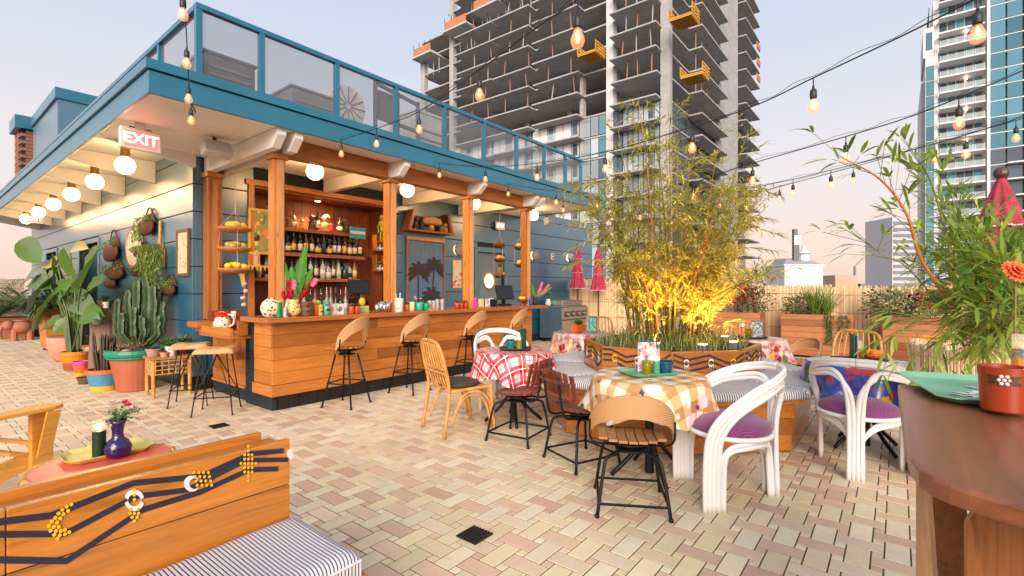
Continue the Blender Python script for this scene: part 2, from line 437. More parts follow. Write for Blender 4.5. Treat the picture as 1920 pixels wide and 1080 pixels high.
# back bar niche
nb = MB().box((3.3, 8.12, .95), (5.72, 8.16, 2.95)).build('niche_back', DKW['z'], bld)
MB().box((3.28, 7.56, .95), (3.3, 8.16, 2.95)).build('niche_side', DKW['z'], bld)
MB().box((5.72, 7.56, .95), (5.74, 8.16, 2.95)).build('niche_side', DKW['z'], bld)
for k in range(16):
    MB().box((3.302+.151*k, 8.105, .95), (3.302+.151*k+.146, 8.12, 2.948)).build('niche_plank', DKW['z'], nb)
nc = MB().box((3.3, 7.58, 2.935), (5.72, 8.12, 2.955)).build('niche_ceiling', DKW['y'], bld)
for k in range(12): MB().box((3.302+.2*k, 7.58, 2.92), (3.302+.2*k+.194, 8.1, 2.934)).build('ceiling_plank', DKW['y'], nc)
MB().box((3.18, 7.515, 2.95), (5.84, 7.56, 3.03)).build('niche_trim', CED['x'], bld)
MB().box((5.72, 7.515, .95), (5.8, 7.56, 2.949)).build('niche_trim', CED['z'], bld)
MB().box((3.22, 7.515, .95), (3.3, 7.56, 2.949)).build('niche_trim', CED['z'], bld)
SHZ = [2.38, 1.98, 1.57]
for z, x1 in zip(SHZ, (5.2, 5.3, 5.2)):
    MB().box((3.31, 7.62, z-.055), (x1, 8.1, z)).build('shelf', wood('shelf_front', (.42,.13,.035), 'x', .35), bld, bevel=.004)
MB().box((3.0, 7.2, 0), (5.9, 7.51, .94)).box((3.0, 7.18, .941), (5.9, 8.1, .98)).build('back_counter', DKW['x'], bld)
pk = thing('niche_light', (4.5,7.85,2.918), 'small round recessed light in the ceiling of the bottle niche', 'light')
MB().lathe([(.05,-.012),(.06,-.002),(.06,0)], (0,0,0), 16).build('trim_ring', plain('white_plastic', (.72,.66,.62), .4), pk); MB().lathe([(.045,-.0135),(.045,-.0125)], (0,0,0), 16).build('lens', emit('puck_lens', (1,.7,.4), 10), pk)
L = bpy.data.lights.new('niche_spot', 'SPOT'); L.energy = 55; L.color = (1,.66,.36); L.spot_size = R(150); L.spot_blend = .6; L.shadow_soft_size = .05
lo = bpy.data.objects.new('niche_spot', L); COL.objects.link(lo); lo.parent = pk; lo.location = (0,-.1,-.03); lo.rotation_euler = (R(-12),0,0)
# curtain doorway and round window door
MB().box((6.1, 7.53, 0), (6.19, 7.58, 2.5)).box((7.13, 7.53, 0), (7.22, 7.58, 2.5)).box((6.19, 7.531, 2.43), (7.13, 7.58, 2.5)).build('door_frame', TEAL, bld)
MB().box((6.19, 7.75, 0), (7.13, 7.79, 2.43)).build('door', TEALD, bld)
MB().box((8.14, 7.52, 0), (8.25, 7.58, 2.36)).box((9.2, 7.52, 0), (9.31, 7.58, 2.36)).box((8.25, 7.521, 2.25), (9.2, 7.58, 2.36)).build('door_frame', TEAL, bld)
dr = MB().box((8.25, 7.62, 0), (9.2, 7.66, 2.25)).build('door', plain('grey_door_paint', srgb(110,128,130), .35, .1, 3), bld)
rw = MB().tube([Vector((8.72+.19*math.cos(a), 7.61, 1.58+.19*math.sin(a))) for a in [2*math.pi*k/20 for k in range(20)]], .022, 6, closed=True).build('porthole_frame', plain('brass_frame', srgb(190,160,110), .35, metal=.4), dr, smooth=True)
MB().slab([Vector((8.72+.185*math.cos(a), 7.615, 1.58+.185*math.sin(a))) for a in [2*math.pi*k/20 for k in range(20)]], (0,-.004,0)).build('porthole_glass', emit('lit_porthole', (1,.78,.45), 1.2, (.8,.7,.5)), dr)
# globe lamps (lit): they light the eaves
GL = emit('lamp_globe_glow', (1.0,.6,.27), 19.0, (.9,.85,.75)); BRASS = plain('brass', srgb(170,130,70), .35, metal=.9)
def globe(p, lab, grp, rx=.115, sz=1.0):
    t = thing('globe_lamp', p, lab, 'lamp', grp)
    MB().ball((0,0,0), rx, 20, 12, sz).build('globe', GL, t, smooth=True)
    top = 3.38 if p[1] > 7.5 else 3.21
    MB().lathe([(.02, rx*sz*.9), (.055, rx*sz*.98), (.055, top-p[2])], (0,0,0), 12).build('fitting', BRASS, t)
ords = ['first', 'second', 'third', 'fourth', 'fifth', 'sixth']
for k in range(6): globe((1.92, 8.25+1.65*k, 3.08), f'glowing cream globe lamp between the side eave rafters, {ords[k]} from the near corner', 'globe lamps under the side eave')
for k, x in enumerate((3.65,5.3,6.95,8.9)): globe((x, 6.44, 3.05), f'glowing globe lamp over the bar, {ords[k]} from the left', 'globe lamps over the bar')
# glass railing on the roof edge
rail = thing('glass_railing', (1.85, 5.42, 3.5), 'tall teal framed mesh glass railing on the roof edge above the bar', 'railing'); rail.location = (0,0,0)
RY, RX, RZ0, RZ1 = 5.42, 1.85, 3.5, 4.22
pxs = [372, 490, 631, 742, 833, 907, 968, 1020, 1060, 1089]; xs = [PY(p, 300, RY).x for p in pxs]
SCR = NB('tinted_screen_glass'); SCR.set(Base_Color=srgb(120,122,128), Roughness=.12, Alpha=.3, Specular_IOR_Level=.5); SCR = SCR.m
for i, x in enumerate(xs):
    MB().box((x-.028, RY-.025, RZ0-.02), (x+.028, RY+.03, RZ1-.05)).build('rail_post', FASC, rail)
    if i+1 < len(xs): MB().box((x+.03, RY, RZ0+.02), (xs[i+1]-.03, RY+.008, RZ1-.052)).build('glass_pane', SCR, rail)
MB().box((RX-.035, RY-.03, RZ1-.049), (xs[-1]+.03, RY+.035, RZ1)).build('top_rail', FASC, rail)
yk = [RY+1.15*k for k in range(1, 14)]
for i, yv in enumerate([RY]+yk):
    if i: MB().box((RX-.025, yv-.025, RZ0-.02), (RX+.03, yv+.025, RZ1-.05)).build('rail_post', FASC, rail)
    if i < len(yk): MB().box((RX, yv+.03, RZ0+.02), (RX+.008, yk[i]-.028, RZ1-.052)).build('glass_pane', SCR, rail)
MB().box((RX-.03, RY+.036, RZ1-.049), (RX+.035, yk[-1], RZ1)).build('top_rail', FASC, rail)
# roof plant seen through the screens
GREY = plain('galvanised_grey', (.16,.165,.17), .55, metal=.3); GREYD = plain('unit_dark_grey', (.07,.075,.08), .6)
def roofbox(x0, x1, y0, y1, z1, lab, mat=GREYD):
    t = thing('air_handler', ((x0+x1)/2, (y0+y1)/2, 3.47), lab, 'air handler')
    hx, hy, h = (x1-x0)/2, (y1-y0)/2, z1-3.47
    MB().box((-hx,-hy,0),(hx,hy,h)).build('casing', mat, t, bevel=.01)
    MB().box((-hx-.02,-hy-.02,h+.001),(hx+.02,hy+.02,h+.03)).build('lid', mat, t)
    for k in range(6): MB().box((-hx*.8, -hy-.02, .1+k*h*.13), (hx*.8, -hy-.002, .1+k*h*.13+.03)).build('louvre', GREY, t)
roofbox(2.24, 2.82, 6.4, 7.1, 4.2, 'dark grey plant box behind the first roof glass pane', GREYD)
roofbox(3.5, 4.2, 6.8, 7.6, 4.3, 'long grey air handler with vents behind the second glass pane', GREY)
roofbox(5.97, 6.67, 7.0, 7.8, 4.7, 'pale ribbed metal plant cabinet behind the fifth glass pane', plain('pale_metal', (.4,.39,.37), .5))
t = thing('satellite_dish', (4.67, 7.2, 3.47), 'big round satellite dish on the roof behind the third glass pane', 'satellite dish')
MB().slab([Vector((.34*math.cos(a), 0, .98+.34*math.sin(a))) for a in [2*math.pi*k/28 for k in range(28)]], (0,.05,0)).build('reflector', plain('dish_grey', (.5,.48,.46), .5), t)
for k in range(12):
    a = 2*math.pi*k/12; MB().bar((.05*math.cos(a), -.012, .98+.05*math.sin(a)), (.33*math.cos(a), -.012, .98+.33*math.sin(a)), .01).build('rib', GREY, t)
MB().tube([(0,.06,.95),(0,.2,.5),(0,.2,0)], .05).build('mast', GREYD, t)
t = thing('roof_frame', (4.85, 6.7, 3.47), 'grey steel sign frame on the roof beside the satellite dish', 'steel frame')
for (a, b) in (((0,0,0),(0,0,1.35)), ((.9,0,0),(.9,0,1.25)), ((0,0,1.3),(.9,0,1.2)), ((0,0,.75),(.9,0,.72)), ((.45,0,0),(.45,0,1.25)), ((0,0,.4),(.9,0,.4))):
    MB().bar(a, b, .05).build('frame_bar', GREYD, t)
MB().box((.02,.03,.78),(.43,.05,1.22)).build('panel', GREYD, t)
# roof box further along and the brick chimney end
t = thing('roof_penthouse', (2.3, 15.3, 3.47), 'teal roof box with overhanging cap at the far end of the roof', 'penthouse')
MB().box((0,0,0),(.75,3.3,2.35)).build('wall', TEAL, t); MB().box((-.05,-.05,2.351),(.8,3.35,2.6)).build('cap', FASC, t)
for k in range(5): MB().box((-.03,1.2,.45+k*.13),(-.002,2.4,.5+k*.13)).build('vent_slat', GREYD, t)
t = thing('brick_pillar', (2.3, 19.3, 3.47), 'narrow brick pillar with teal cap beyond the roof box', 'pillar')
BRK = plain('brick_red', srgb(150,98,78), .85)
bm_ = MB().box((-.17,-.09,0),(.17,.09,.085)).mesh('brick'); bm_.materials.append(BRK)
for r_ in range(24):
    for c_ in range(2): inst(bm_, 'brick', t, (c_*.36+(.1 if r_%2 else 0), 0, r_*.1)); inst(bm_, 'brick', t, (-.1, .3+c_*.36+(.1 if r_%2 else 0), r_*.1), (0,0,R(90)))
MB().box((-.15,-.06,0),(.6,.3,2.4)).build('core', SEAM, t); MB().box((-.3,-.2,2.4),(.7,.9,2.75)).build('cap', FASC, t)
# parapet at the far left, reed fence at the right
pp = thing('parapet_wall', (0, 21, 0), 'low pale board parapet at the far left end of the terrace', 'wall')
for k in range(12): MB().box((-6,.0,k*.14+.005),(2.4,.06,k*.14+.135)).build('board', plain('parapet_pink', srgb(196,168,150), .7), pp)
MB().box((-6,.03,0),(2.4,.2,1.68)).build('core', grout, pp)
fence = thing('reed_fence', (12.2, 0, 0), 'golden bamboo reed fence along the edge of the terrace', 'fence')
REED = NB('reed_cane'); g = REED.new('NewGeometry'); oi = REED.new('ObjectInfo')
REED.base(REED.ramp(g.outputs['Random Per Island'], [(0, srgb(190,150,110)), (.5, srgb(224,192,150)), (1, srgb(238,216,182))])).set(Roughness=.6); REED = REED.m
def reedpanel(x, y0, y1, z1, parent, name='reed_panel'):
    m = MB(); yv = y0
    while yv < y1:
        r = U(.006, .01); h = z1+U(-.05,.03)
        n = len(m.v); m.v += [(x-r,yv,0),(x,yv-r,0),(x+r,yv,0),(x,yv+r,0),(x-r+U(-.004,.004),yv,h),(x,yv-r,h),(x+r,yv,h),(x,yv+r,h)]
        m.f += [(n+k,n+(k+1)%4,n+4+(k+1)%4,n+4+k) for k in range(4)] + [(n+4,n+5,n+6,n+7)]
        yv += r*1.7
    o = m.build(name, REED, parent); o['kind'] = 'stuff'
    for z in [z1*.12, z1*.37, z1*.62, z1*.88]:
        MB().tube([(x-.014, y0, z), (x-.014, y1, z)], .004, 4).build('wire', plain('wire', (.2,.13,.08), .6), parent)
seg = [(-5+1.5*k, -3.5+1.5*k) for k in range(7)]
for (a, b) in seg: reedpanel(0, a, b, 1.45+U(-.03,.03), fence)
reedpanel(0, 5.5, 7.5, 1.66, fence)
for yv in (-3.5,-.5,2.5,5.5): MB().box((.03,yv-.05,0),(.13,yv+.05,1.4)).build('fence_post', CED['z'], fence)
MB().box((.03,-5,.2),(.05,7.5,1.3)).build('backing_board', plain('fence_back', srgb(190,150,110), .8), fence)
# ================================================================ bar counter
bar = thing('bar_counter', (2.63, 5.5, 0), 'long cedar plank bar counter on a black tile plinth', 'bar counter'); bar.location = (0,0,0)
random.seed(11)
BX0, BX1, BY = 2.63, 7.62, 5.55
def planks(ax, lo, hi, fixed, depth, z0, z1, rows, parent, mats, lens=(1.2, 2.4), name='plank'):
    h = (z1-z0)/rows
    for r_ in range(rows):
        a = lo
        while a < hi-.02:
            b = min(hi, a+U(*lens))
            if hi-b < .3: b = hi
            e = U(0, .003); m = MB()
            if ax == 'x': m.box((a+.0015, fixed-e, z0+r_*h+.0015), (b-.0015, fixed+depth, z0+(r_+1)*h-.0015))
            else: m.box((fixed-e, a+.0015, z0+r_*h+.0015), (fixed+depth, b-.0015, z0+(r_+1)*h-.0015))
            m.build(name, mats[ax], parent, bevel=.003); a = b
planks('x', BX0+.001, BX1, BY, .03, .3, 1.012, 5, bar, CED)
planks('y', BY+.031, 6.0, BX0, .03, .3, 1.012, 5, bar, CED, (.6,.6))
planks('y', BY+.031, 6.3, BX1-.03, .03, .3, 1.012, 5, bar, CED, (.9,.9))
MB().box((BX0-.025, BY-.035, .175), (4.35, BY+.03, .298)).build('base_board', CED['x'], bar, bevel=.004)
MB().box((4.353, BY-.035, .175), (BX1, BY+.03, .298)).build('base_board', CED['x'], bar, bevel=.004)
MB().box((BX0-.025, BY+.031, .175), (BX0+.03, 6.0, .298)).build('base_board', CED['y'], bar, bevel=.004)
MB().box((BX0+.03, BY+.06, 0.0), (BX1-.03, 6.3, 1.01)).build('carcass', SEAM, bar)
m = MB()
x = BX0+.09
tlb = MB().box((0,0,.003),(.118,.012,.174)).mesh('kick_tile'); tlb.materials.append(BLACKT)
while x < BX1-.1: inst(tlb, 'kick_tile', bar, (x, BY+.045, 0)); x += .122
y = BY+.055
while y < 6.1: inst(tlb, 'kick_tile', bar, (BX0+.088, y, 0), (0,0,R(90))); y += .122
ctop = wood('bar_top_wood', (.46,.15,.035), 'x', .22, coat=.4)
for (a, b) in ((2.53, 4.3), (4.302, 6.2), (6.202, 8.05)): MB().box((a, 5.46, 1.014), (b, 6.15, 1.072)).build('counter_top', ctop, bar, bevel=.006)
# low wing beside the wall
MB().box((2.42, 6.155, .80), (2.96, 7.1, .845)).build('ledge', CED['y'], bar, bevel=.005)
MB().box((2.42, 6.155, .846), (2.455, 7.1, .93)).build('ledge_lip', CED['y'], bar)
MB().box((2.36, 7.0, .90), (2.96, 7.33, .975)).build('wing_cap', CED['x'], bar, bevel=.005)
MB().box((2.44, 7.04, .846), (2.94, 7.3, .899)).build('wing_block', CED['x'], bar)
MB().box((2.5, 6.1, .845), (2.6, 6.16, 1.013)).box((2.5, 6.155, .55), (2.6, 6.27, .799)).build('bracket', CED['z'], bar)
planks('y', 6.3, 7.3, 2.66, .03, .2, .8, 4, bar, CED, (1.2,1.2))
MB().box((2.7, 6.0, 0), (3.0, 7.4, .795)).build('carcass', SEAM, bar)
MB().box((2.64, 6.3, .17), (2.7, 7.3, .199)).build('base_board', CED['y'], bar)

# ================================================================ seating
BLK = plain('black_iron', (.014,.013,.013), .45, metal=.5)
TANW = NB('tan_wicker'); v = TANW.coords((1,1,1)); wv = TANW.new('TexWave', wave_type='BANDS', bands_direction='DIAGONAL'); wv.inputs['Scale'].default_value = 60; wv.inputs['Distortion'].default_value = 1.5
TANW.link(v, wv.inputs['Vector']); TANW.base(TANW.ramp(wv.outputs['Fac'], [(.1, srgb(148,98,52)), (.6, srgb(204,154,100)), (1, srgb(220,176,124))])).set(Roughness=.55).bump(wv.outputs['Fac'], .5, .004); TANW = TANW.m
OAKS = wood('honey_slat_wood', (.46,.2,.06), 'x', .38, knots=False)
REDS = wood('redwood_slat', (.24,.06,.028), 'x', .4, knots=False)
def band(path, h0, h1, lean=0, t=.012, c=(0,0)):    # a standing curved band following a path, height h0..h1 per point
    m = MB(); n = len(path)
    for i, p in enumerate(path):
        d = (Vector((p.x-c[0], p.y-c[1], 0)).normalized())*t
        m.v += [(p.x, p.y, h0[i]), (p.x, p.y, h1[i]), tuple(Vector((p.x, p.y, h1[i]))+d), tuple(Vector((p.x, p.y, h0[i]))+d)]
    for i in range(n-1):
        a = 4*i; b = a+4
        m.f += [(a,b,b+1,a+1),(a+1,b+1,b+2,a+2),(a+2,b+2,b+3,a+3),(a+3,b+3,b,a)]
    m.f += [(0,1,2,3), (4*n-4,4*n-1,4*n-2,4*n-3)]
    return m
def swivel(name, H, seatmat, kind, label, cat, slats=7, tall=False):
    """swivel seat facing +x; kind: wicker hoop or slat back"""
    t = thing(name, (0,0,0), label, cat)
    hs = H-.03; top = .12 if H > .6 else .16; ft = .2 if H > .6 else .22
    for sx in (-1, 1):
        for sy in (-1, 1):
            if H > .6: pts = [(sx*.09, sy*.09, hs-.05), (sx*ft, sy*ft, .0)]
            else: pts = smoothpath([(sx*.05, sy*.05, hs-.05), (sx*.14, sy*.14, hs-.065), (sx*.175, sy*.175, hs-.12), (sx*ft, sy*ft, 0)], 4)
            MB().tube(pts, .011, 7).build('leg', BLK, t, smooth=True)
            MB().lathe([(.014,0),(.016,.012),(.012,.02)], (sx*ft, sy*ft, 0), 8).build('foot', BLK, t)
    zr = .28 if H > .6 else .08; k = ft-(ft-.1)*zr/hs if H > .6 else ft-.01
    cs = [(k,k),(-k,k),(-k,-k),(k,-k)]
    for i in range(4): MB().tube([(*cs[i], zr), (*cs[(i+1)%4], zr)], .009, 6).build('foot_rail', BLK, t)
    MB().lathe([(.1,0),(.1,.012),(.05,.02),(.05,.045),(.13,.05),(.13,.06)], (0,0,hs-.06), 14).build('swivel_plate', BLK, t)
    n = slats; wd = .42/n
    for i in range(n):
        yy = -.21+wd*(i+.5); hx = .2*math.sqrt(max(.25, 1-(yy/.25)**2))
        m = MB(); a, b = yy-wd*.44, yy+wd*.44; n0 = len(m.v); ns = 5
        for q in range(ns+1):
            x = -hx+2*hx*q/ns; dz = .018*((x/.2)**2)+.02*((yy/.21)**2)-(.02 if q == ns else 0)
            m.v += [(x,a,H+dz-.016),(x,b,H+dz-.016),(x,b,H+dz),(x,a,H+dz)]
        for q in range(ns):
            a_ = n0+4*q; b_ = a_+4
            m.f += [(a_,b_,b_+1,a_+1),(a_+1,b_+1,b_+2,a_+2),(a_+2,b_+2,b_+3,a_+3),(a_+3,b_+3,b_,a_)]
        m.f += [(n0,n0+1,n0+2,n0+3),(n0+4*ns,n0+4*ns+3,n0+4*ns+2,n0+4*ns+1)]
        m.build('seat_slat', seatmat, t)
    if kind == 'wicker':
        N = 22; path = [Vector((.245*math.cos(a), .265*math.sin(a), 0)) for a in [R(100)+R(160)*i/N for i in range(N+1)]]
        s = [math.sin(math.pi*i/N) for i in range(N+1)]
        h1 = [H+.03+(.33 if tall else .27)*(q**.55) for q in s]; h0 = [H-.02+(.25 if tall else .19)*(q**(.8 if tall else .65)) for q in s]
        MB.build(band(path, h0, h1, t=.014), 'backrest', TANW, t, smooth=False)
        MB().tube([Vector((p.x, p.y, z)) for p, z in zip(path, h1)], .014, 7).build('back_rim', TANW, t, smooth=True)
        for sy in (-1, 1):
            MB().tube(smoothpath([(-.05, sy*.1, H-.05), (-.08, sy*.25, H-.02), (-.1, sy*.262, H+.12)], 4), .008, 6).build('back_bracket', BLK, t)
    else:
        for i in range(7):
            yy = -.19+.38*i/6; x0 = -.2-.03*(1-(yy/.19)**2)
            MB().slab([(x0,yy-.026,H+.09),(x0,yy+.026,H+.09),(x0-.05,yy+.024,H+.32-.02*(yy/.19)**2),(x0-.05,yy-.024,H+.32-.02*(yy/.19)**2)], (.012,0,0)).build('back_slat', seatmat, t)
        for zc in (.13, .24):
            MB().tube([Vector((-.232-.03*(1-(q/.2)**2)-(.04 if zc > .2 else .012), q, H+zc)) for q in [-.2,-.1,0,.1,.2]], .012, 6).build('back_rail', seatmat, t)
        for sy in (-.1, .1):
            MB().tube(smoothpath([(-.02, sy*.8, H-.045), (-.2, sy, H-.05), (-.26, sy, H+.02), (-.3, sy, H+.28)], 5), .01, 6).build('back_support', BLK, t, smooth=True)
    return t
LBS = ['first wicker backed bar stool from the near end of the bar', 'second wicker backed bar stool from the near end of the bar', 'third wicker backed bar stool along the bar front', 'fourth wicker backed bar stool, behind the red plaid table']
st0 = swivel('bar_stool', .70, OAKS, 'wicker', LBS[0], 'stool', 7, True)
spots = [G(648,758), G(757,731), G(857,706), None]
spots = [Vector((p.x, min(p.y, 5.2), 0)) for p in spots[:3]]
spots.append(spots[2]+ (spots[2]-spots[0])*.5)
for i, q in enumerate(spots): place(st0 if i == 0 else copy_tree(st0), (q.x, q.y, 0), R([112, 104, 106, 110][i]), LBS[i], 'wicker backed bar stools')
rw0 = swivel('slatted_chair', .44, REDS, 'slat', 'a', 'chair', 9)
place(rw0, (3.62, 2.79, 0), R(98), 'dark redwood slatted swivel chair pulled up to the red plaid table', 'redwood slatted chairs')
q = G(1090,863); place(copy_tree(rw0), (q.x, q.y, 0), R(-22), 'dark redwood slatted swivel chair between the wooden bench and the tan wicker chair', 'redwood slatted chairs')
q = G(1182,944); wk = swivel('wicker_chair', .45, OAKS, 'wicker', 'a', 'chair', 7)
place(wk, (q.x, q.y, 0), R(30), 'tan wicker hoop backed chair with curved wooden slat seat, nearest the camera')
# rush seated stools
def rush(label):
    t = thing('rush_stool', (0,0,0), label, 'stool', 'rush seated stools')
    RU = NB('woven_rush'); vv = RU.coords((1,1,1)); n_ = RU.noise(vv, 55, 4, .7, 1.0)
    RU.base(RU.ramp(n_, [(.3, srgb(150,108,62)), (.55, srgb(206,166,112)), (.8, srgb(226,192,142))])).set(Roughness=.7).bump(n_, .8, .008)
    m = MB(); N = 16
    for i in range(N+1):                            # pillow seat with rounded edge
        x = -.2+.4*i/N
        for j in range(N+1):
            y = -.17+.34*j/N; e = (1-abs(x/.2)**6)*(1-abs(y/.17)**6)
            m.v.append((x*(1-.0*e), y, .70+.045*max(0,e)**.5-.012*math.cos(x*12)*e))
    for i in range(N):
        for j in range(N): a = i*(N+1)+j; m.f.append((a,a+N+1,a+N+2,a+1))
    b = len(m.v); m.v += [(vx,vy,.68) for vx,vy,_ in m.v]
    for i in range(N):
        for j in range(N): a = b+i*(N+1)+j; m.f.append((a,a+1,a+N+2,a+N+1))
    ring = [i*(N+1) for i in range(N+1)] + [N*(N+1)+j for j in range(1,N+1)] + [i*(N+1)+N for i in range(N-1,-1,-1)] + [j for j in range(N-1,0,-1)]
    for k in range(len(ring)): p, q_ = ring[k], ring[(k+1)%len(ring)]; m.f.append((p,q_,b+q_,b+p)[::-1])
    m.build('seat', RU.m, t, smooth=True)
    for sx in (-1,1):
        for sy in (-1,1): MB().tube([(sx*.12,sy*.1,.685),(sx*.2,sy*.19,0)], .008, 6).build('leg', BLK, t); MB().ball((sx*.2,sy*.19,.01),.012,6,4).build('foot', BLK, t)
    c = [(.182,.17),(-.182,.17),(-.182,-.17),(.182,-.17)]
    for i in range(4): MB().tube([(*c[i],.2),(*c[(i+1)%4],.2)], .007, 6).build('foot_rail', BLK, t)
    for sx in (-1,1): MB().tube([(sx*.182,-.17,.2),(0,0,.66),(sx*.182,.17,.2)], .006, 5).build('strut', BLK, t)
    return t
r0 = rush('a'); q = G(407,772); place(r0, (q.x,q.y,0), R(-35), 'rush seated stool on thin black legs, the nearer of two by the bar end')
q = G(359,756); place(copy_tree(r0), (q.x,q.y,0), R(-30), 'rush seated stool on thin black legs, beside the wicker plant table')
# white pencil reed barrel chairs with purple cushions
PW = plain('white_lacquered_rattan', (.8,.79,.78), .32, .05, 5, .04)
PUR = NB('purple_ribbed_fabric'); vv = PUR.coords((1,1,1)); wv = PUR.new('TexWave', wave_type='BANDS', bands_direction='Y'); wv.inputs['Scale'].default_value = 45; PUR.link(vv, wv.inputs['Vector'])
PUR.base(PUR.ramp(wv.outputs['Fac'], [(0, srgb(96,34,84)), (1, srgb(150,70,132))])).set(Roughness=.8, Sheen_Weight=.3).bump(wv.outputs['Fac'], .4, .004); PUR = PUR.m
def white_chair(label):
    t = thing('white_rattan_chair', (0,0,0), label, 'chair', 'white rattan chairs with purple cushions')
    r = .0158
    for sy in (-1, 1):
        for k in range(4):
            yo = .235+k*.0 ; f = k*.026                       # four reeds side by side, foremost k=0
            fx = .17+.078-f; top = .80-.0*k
            if k < 2:   # outer reeds sweep round the back as the top rail
                pts = [(fx,sy*.255,0),(fx,sy*.262,.3),(fx-.02,sy*.275,.47),(fx-.1,sy*.295,.6-.006*k),(fx-.26,sy*.29,.72-.014*k),(-.18,sy*.24,.795-.025*k),(-.29,sy*.13,.832-.026*k),(-.33,0,.84-.026*k)]
            else:       # inner reeds dip to the rear centre leg
                pts = [(fx,sy*.255,0),(fx,sy*.262,.3),(fx-.02,sy*.275,.465-.004*(k-2)),(fx-.1,sy*.293,.588-.006*(k-2)),(fx-.24,sy*.286,.688-.014*(k-2)),(-.17,sy*.228,.735-.026*(k-2)),(-.28,sy*.125,.755-.03*(k-2)),(-.31,sy*(.05-.024*(k-2)+.014),.66-.03*(k-2)),(-.29,sy*(.013+.026*(3-k)),.45),(-.3,sy*(.013+.026*(3-k)),0)]
            MB().tube(smoothpath(pts, 6), r, 8).build('reed_frame', PW, t, smooth=True)
        for k in range(2):
            z = .40-k*.026
            MB().tube(smoothpath([(.16-.025*k,sy*.25,.0),(.155-.025*k,sy*.25,.27),(.1,sy*.25,z-.025),(0,sy*.245,z),(-.1,sy*.2,z),(-.2,sy*.1,z-.03),(-.262+.02*k,sy*.03,.24),(-.275+.02*k,sy*.03,0)], 6), r*.9, 7).build('under_arch', PW, t, smooth=True)
    MB().tube([Vector((.245*math.cos(a)-.01, .25*math.sin(a), .425)) for a in [2*math.pi*k/28 for k in range(28)]], .016, 7, closed=True).build('seat_ring', PW, t, smooth=True)
    MB().lathe([(.02,.43),(.235,.432),(.25,.455),(.235,.485),(.17,.515),(.08,.53),(.01,.533)], (-.01,0,0), 28).build('cushion', PUR, t, smooth=True)
    return t
w0 = white_chair('a'); q = G(1364,925); w0.scale = (1.07,1.07,1.05); place(w0, (q.x,q.y,0), R(129), 'white rattan barrel chair with purple cushion seen side on, nearest the camera')
place(copy_tree(w0), (4.66,.24,0), R(0), 'white rattan barrel chair with purple cushion seen from behind at the blue table')
place(copy_tree(w0), (4.55,3.78,0), R(228), 'white rattan barrel chair with its arched back showing behind the red plaid table')
# rattan chairs
CAN = NB('golden_rattan_cane'); n_ = CAN.noise(CAN.coords((1,1,1)), 14, 4); CAN.base(CAN.ramp(n_, [(.25, srgb(168,108,44)), (.6, srgb(212,156,84)), (.9, srgb(226,182,116))])).set(Roughness=.35); CAN = CAN.m
def rattan(label):
    t = thing('rattan_chair', (0,0,0), label, 'chair', 'golden rattan chairs')
    for sy in (-1,1):
        MB().tube(smoothpath([(-.28,sy*.25,0),(-.22,sy*.235,.42),(-.27,sy*.235,.7),(-.31,sy*.2,.86),(-.32,sy*.12,.90),(-.322,0,.905)],6), .017, 8).build('back_leg', CAN, t, smooth=True)
        MB().tube(smoothpath([(.27,sy*.25,0),(.23,sy*.24,.42),(.2,sy*.235,.44),(-.2,sy*.235,.43)],5), .017, 8).build('front_leg', CAN, t, smooth=True)
        for k in (0,1): MB().tube(smoothpath([(.25-.02*k,sy*.245,.08),(.2-.03*k,sy*.24,.32-.03*k),(.05,sy*.237,.41-.03*k),(-.1,sy*.237,.35-.03*k),(-.2,sy*.24,.1)],6), .012, 6).build('side_arch', CAN, t, smooth=True)
    MB().tube([(.22,-.24,.43),(.22,.24,.43)], .017, 7).build('seat_rail', CAN, t)
    for k in (0,1): MB().tube(smoothpath([(.262-.012*k,-.245,.1),(.24,-.2,.34-.03*k),(.235,0,.41-.035*k),(.24,.2,.34-.03*k),(.262-.012*k,.245,.1)],6), .012, 6).build('front_arch', CAN, t, smooth=True)
    for i in range(7):
        yy = -.18+.06*i; MB().tube(smoothpath([(.2,yy,.44),(-.12,yy,.43),(-.2,yy,.47),(-.27,yy,.7),(-.318,yy*.85,.895-.3*yy*yy)],5), .009, 6).build('back_cane', CAN, t, smooth=True)
    for z in (.6,.64): MB().tube([(-.255-.02*(z-.6),-.235,z),(-.265-.02*(z-.6),0,z),(-.255-.02*(z-.6),.235,z)], .011, 6).build('back_rail', CAN, t)
    MB().lathe([(.02,0),(.2,0),(.22,.02),(.2,.045),(.02,.05)], (0,0,.445), 20, .95, 1.0).build('seat_pad', plain('dark_striped_pad', srgb(60,54,40), .9, .5, 30), t, smooth=True)
    return t
c0 = rattan('a'); place(c0, (3.49,3.45,0), R(-18), 'golden rattan chair at the left of the red plaid table')
for (x, y, a, lab) in ((7.25,3.95,R(200),'golden rattan chair left of the bamboo planter, back to the grill'), (7.55,1.75,R(200),'golden rattan chair behind the fruit cloth table, by the flower box'), (6.68,.42,R(170),'golden rattan chair on the far side of the blue table')):
    place(copy_tree(c0), (x,y,0), a, lab)
wk2 = swivel('wicker_chair', .45, OAKS, 'wicker', 'a', 'chair', 7); place(wk2, (7.28,1.02,0), R(140), 'tan wicker hoop backed chair beside the fruit cloth table')

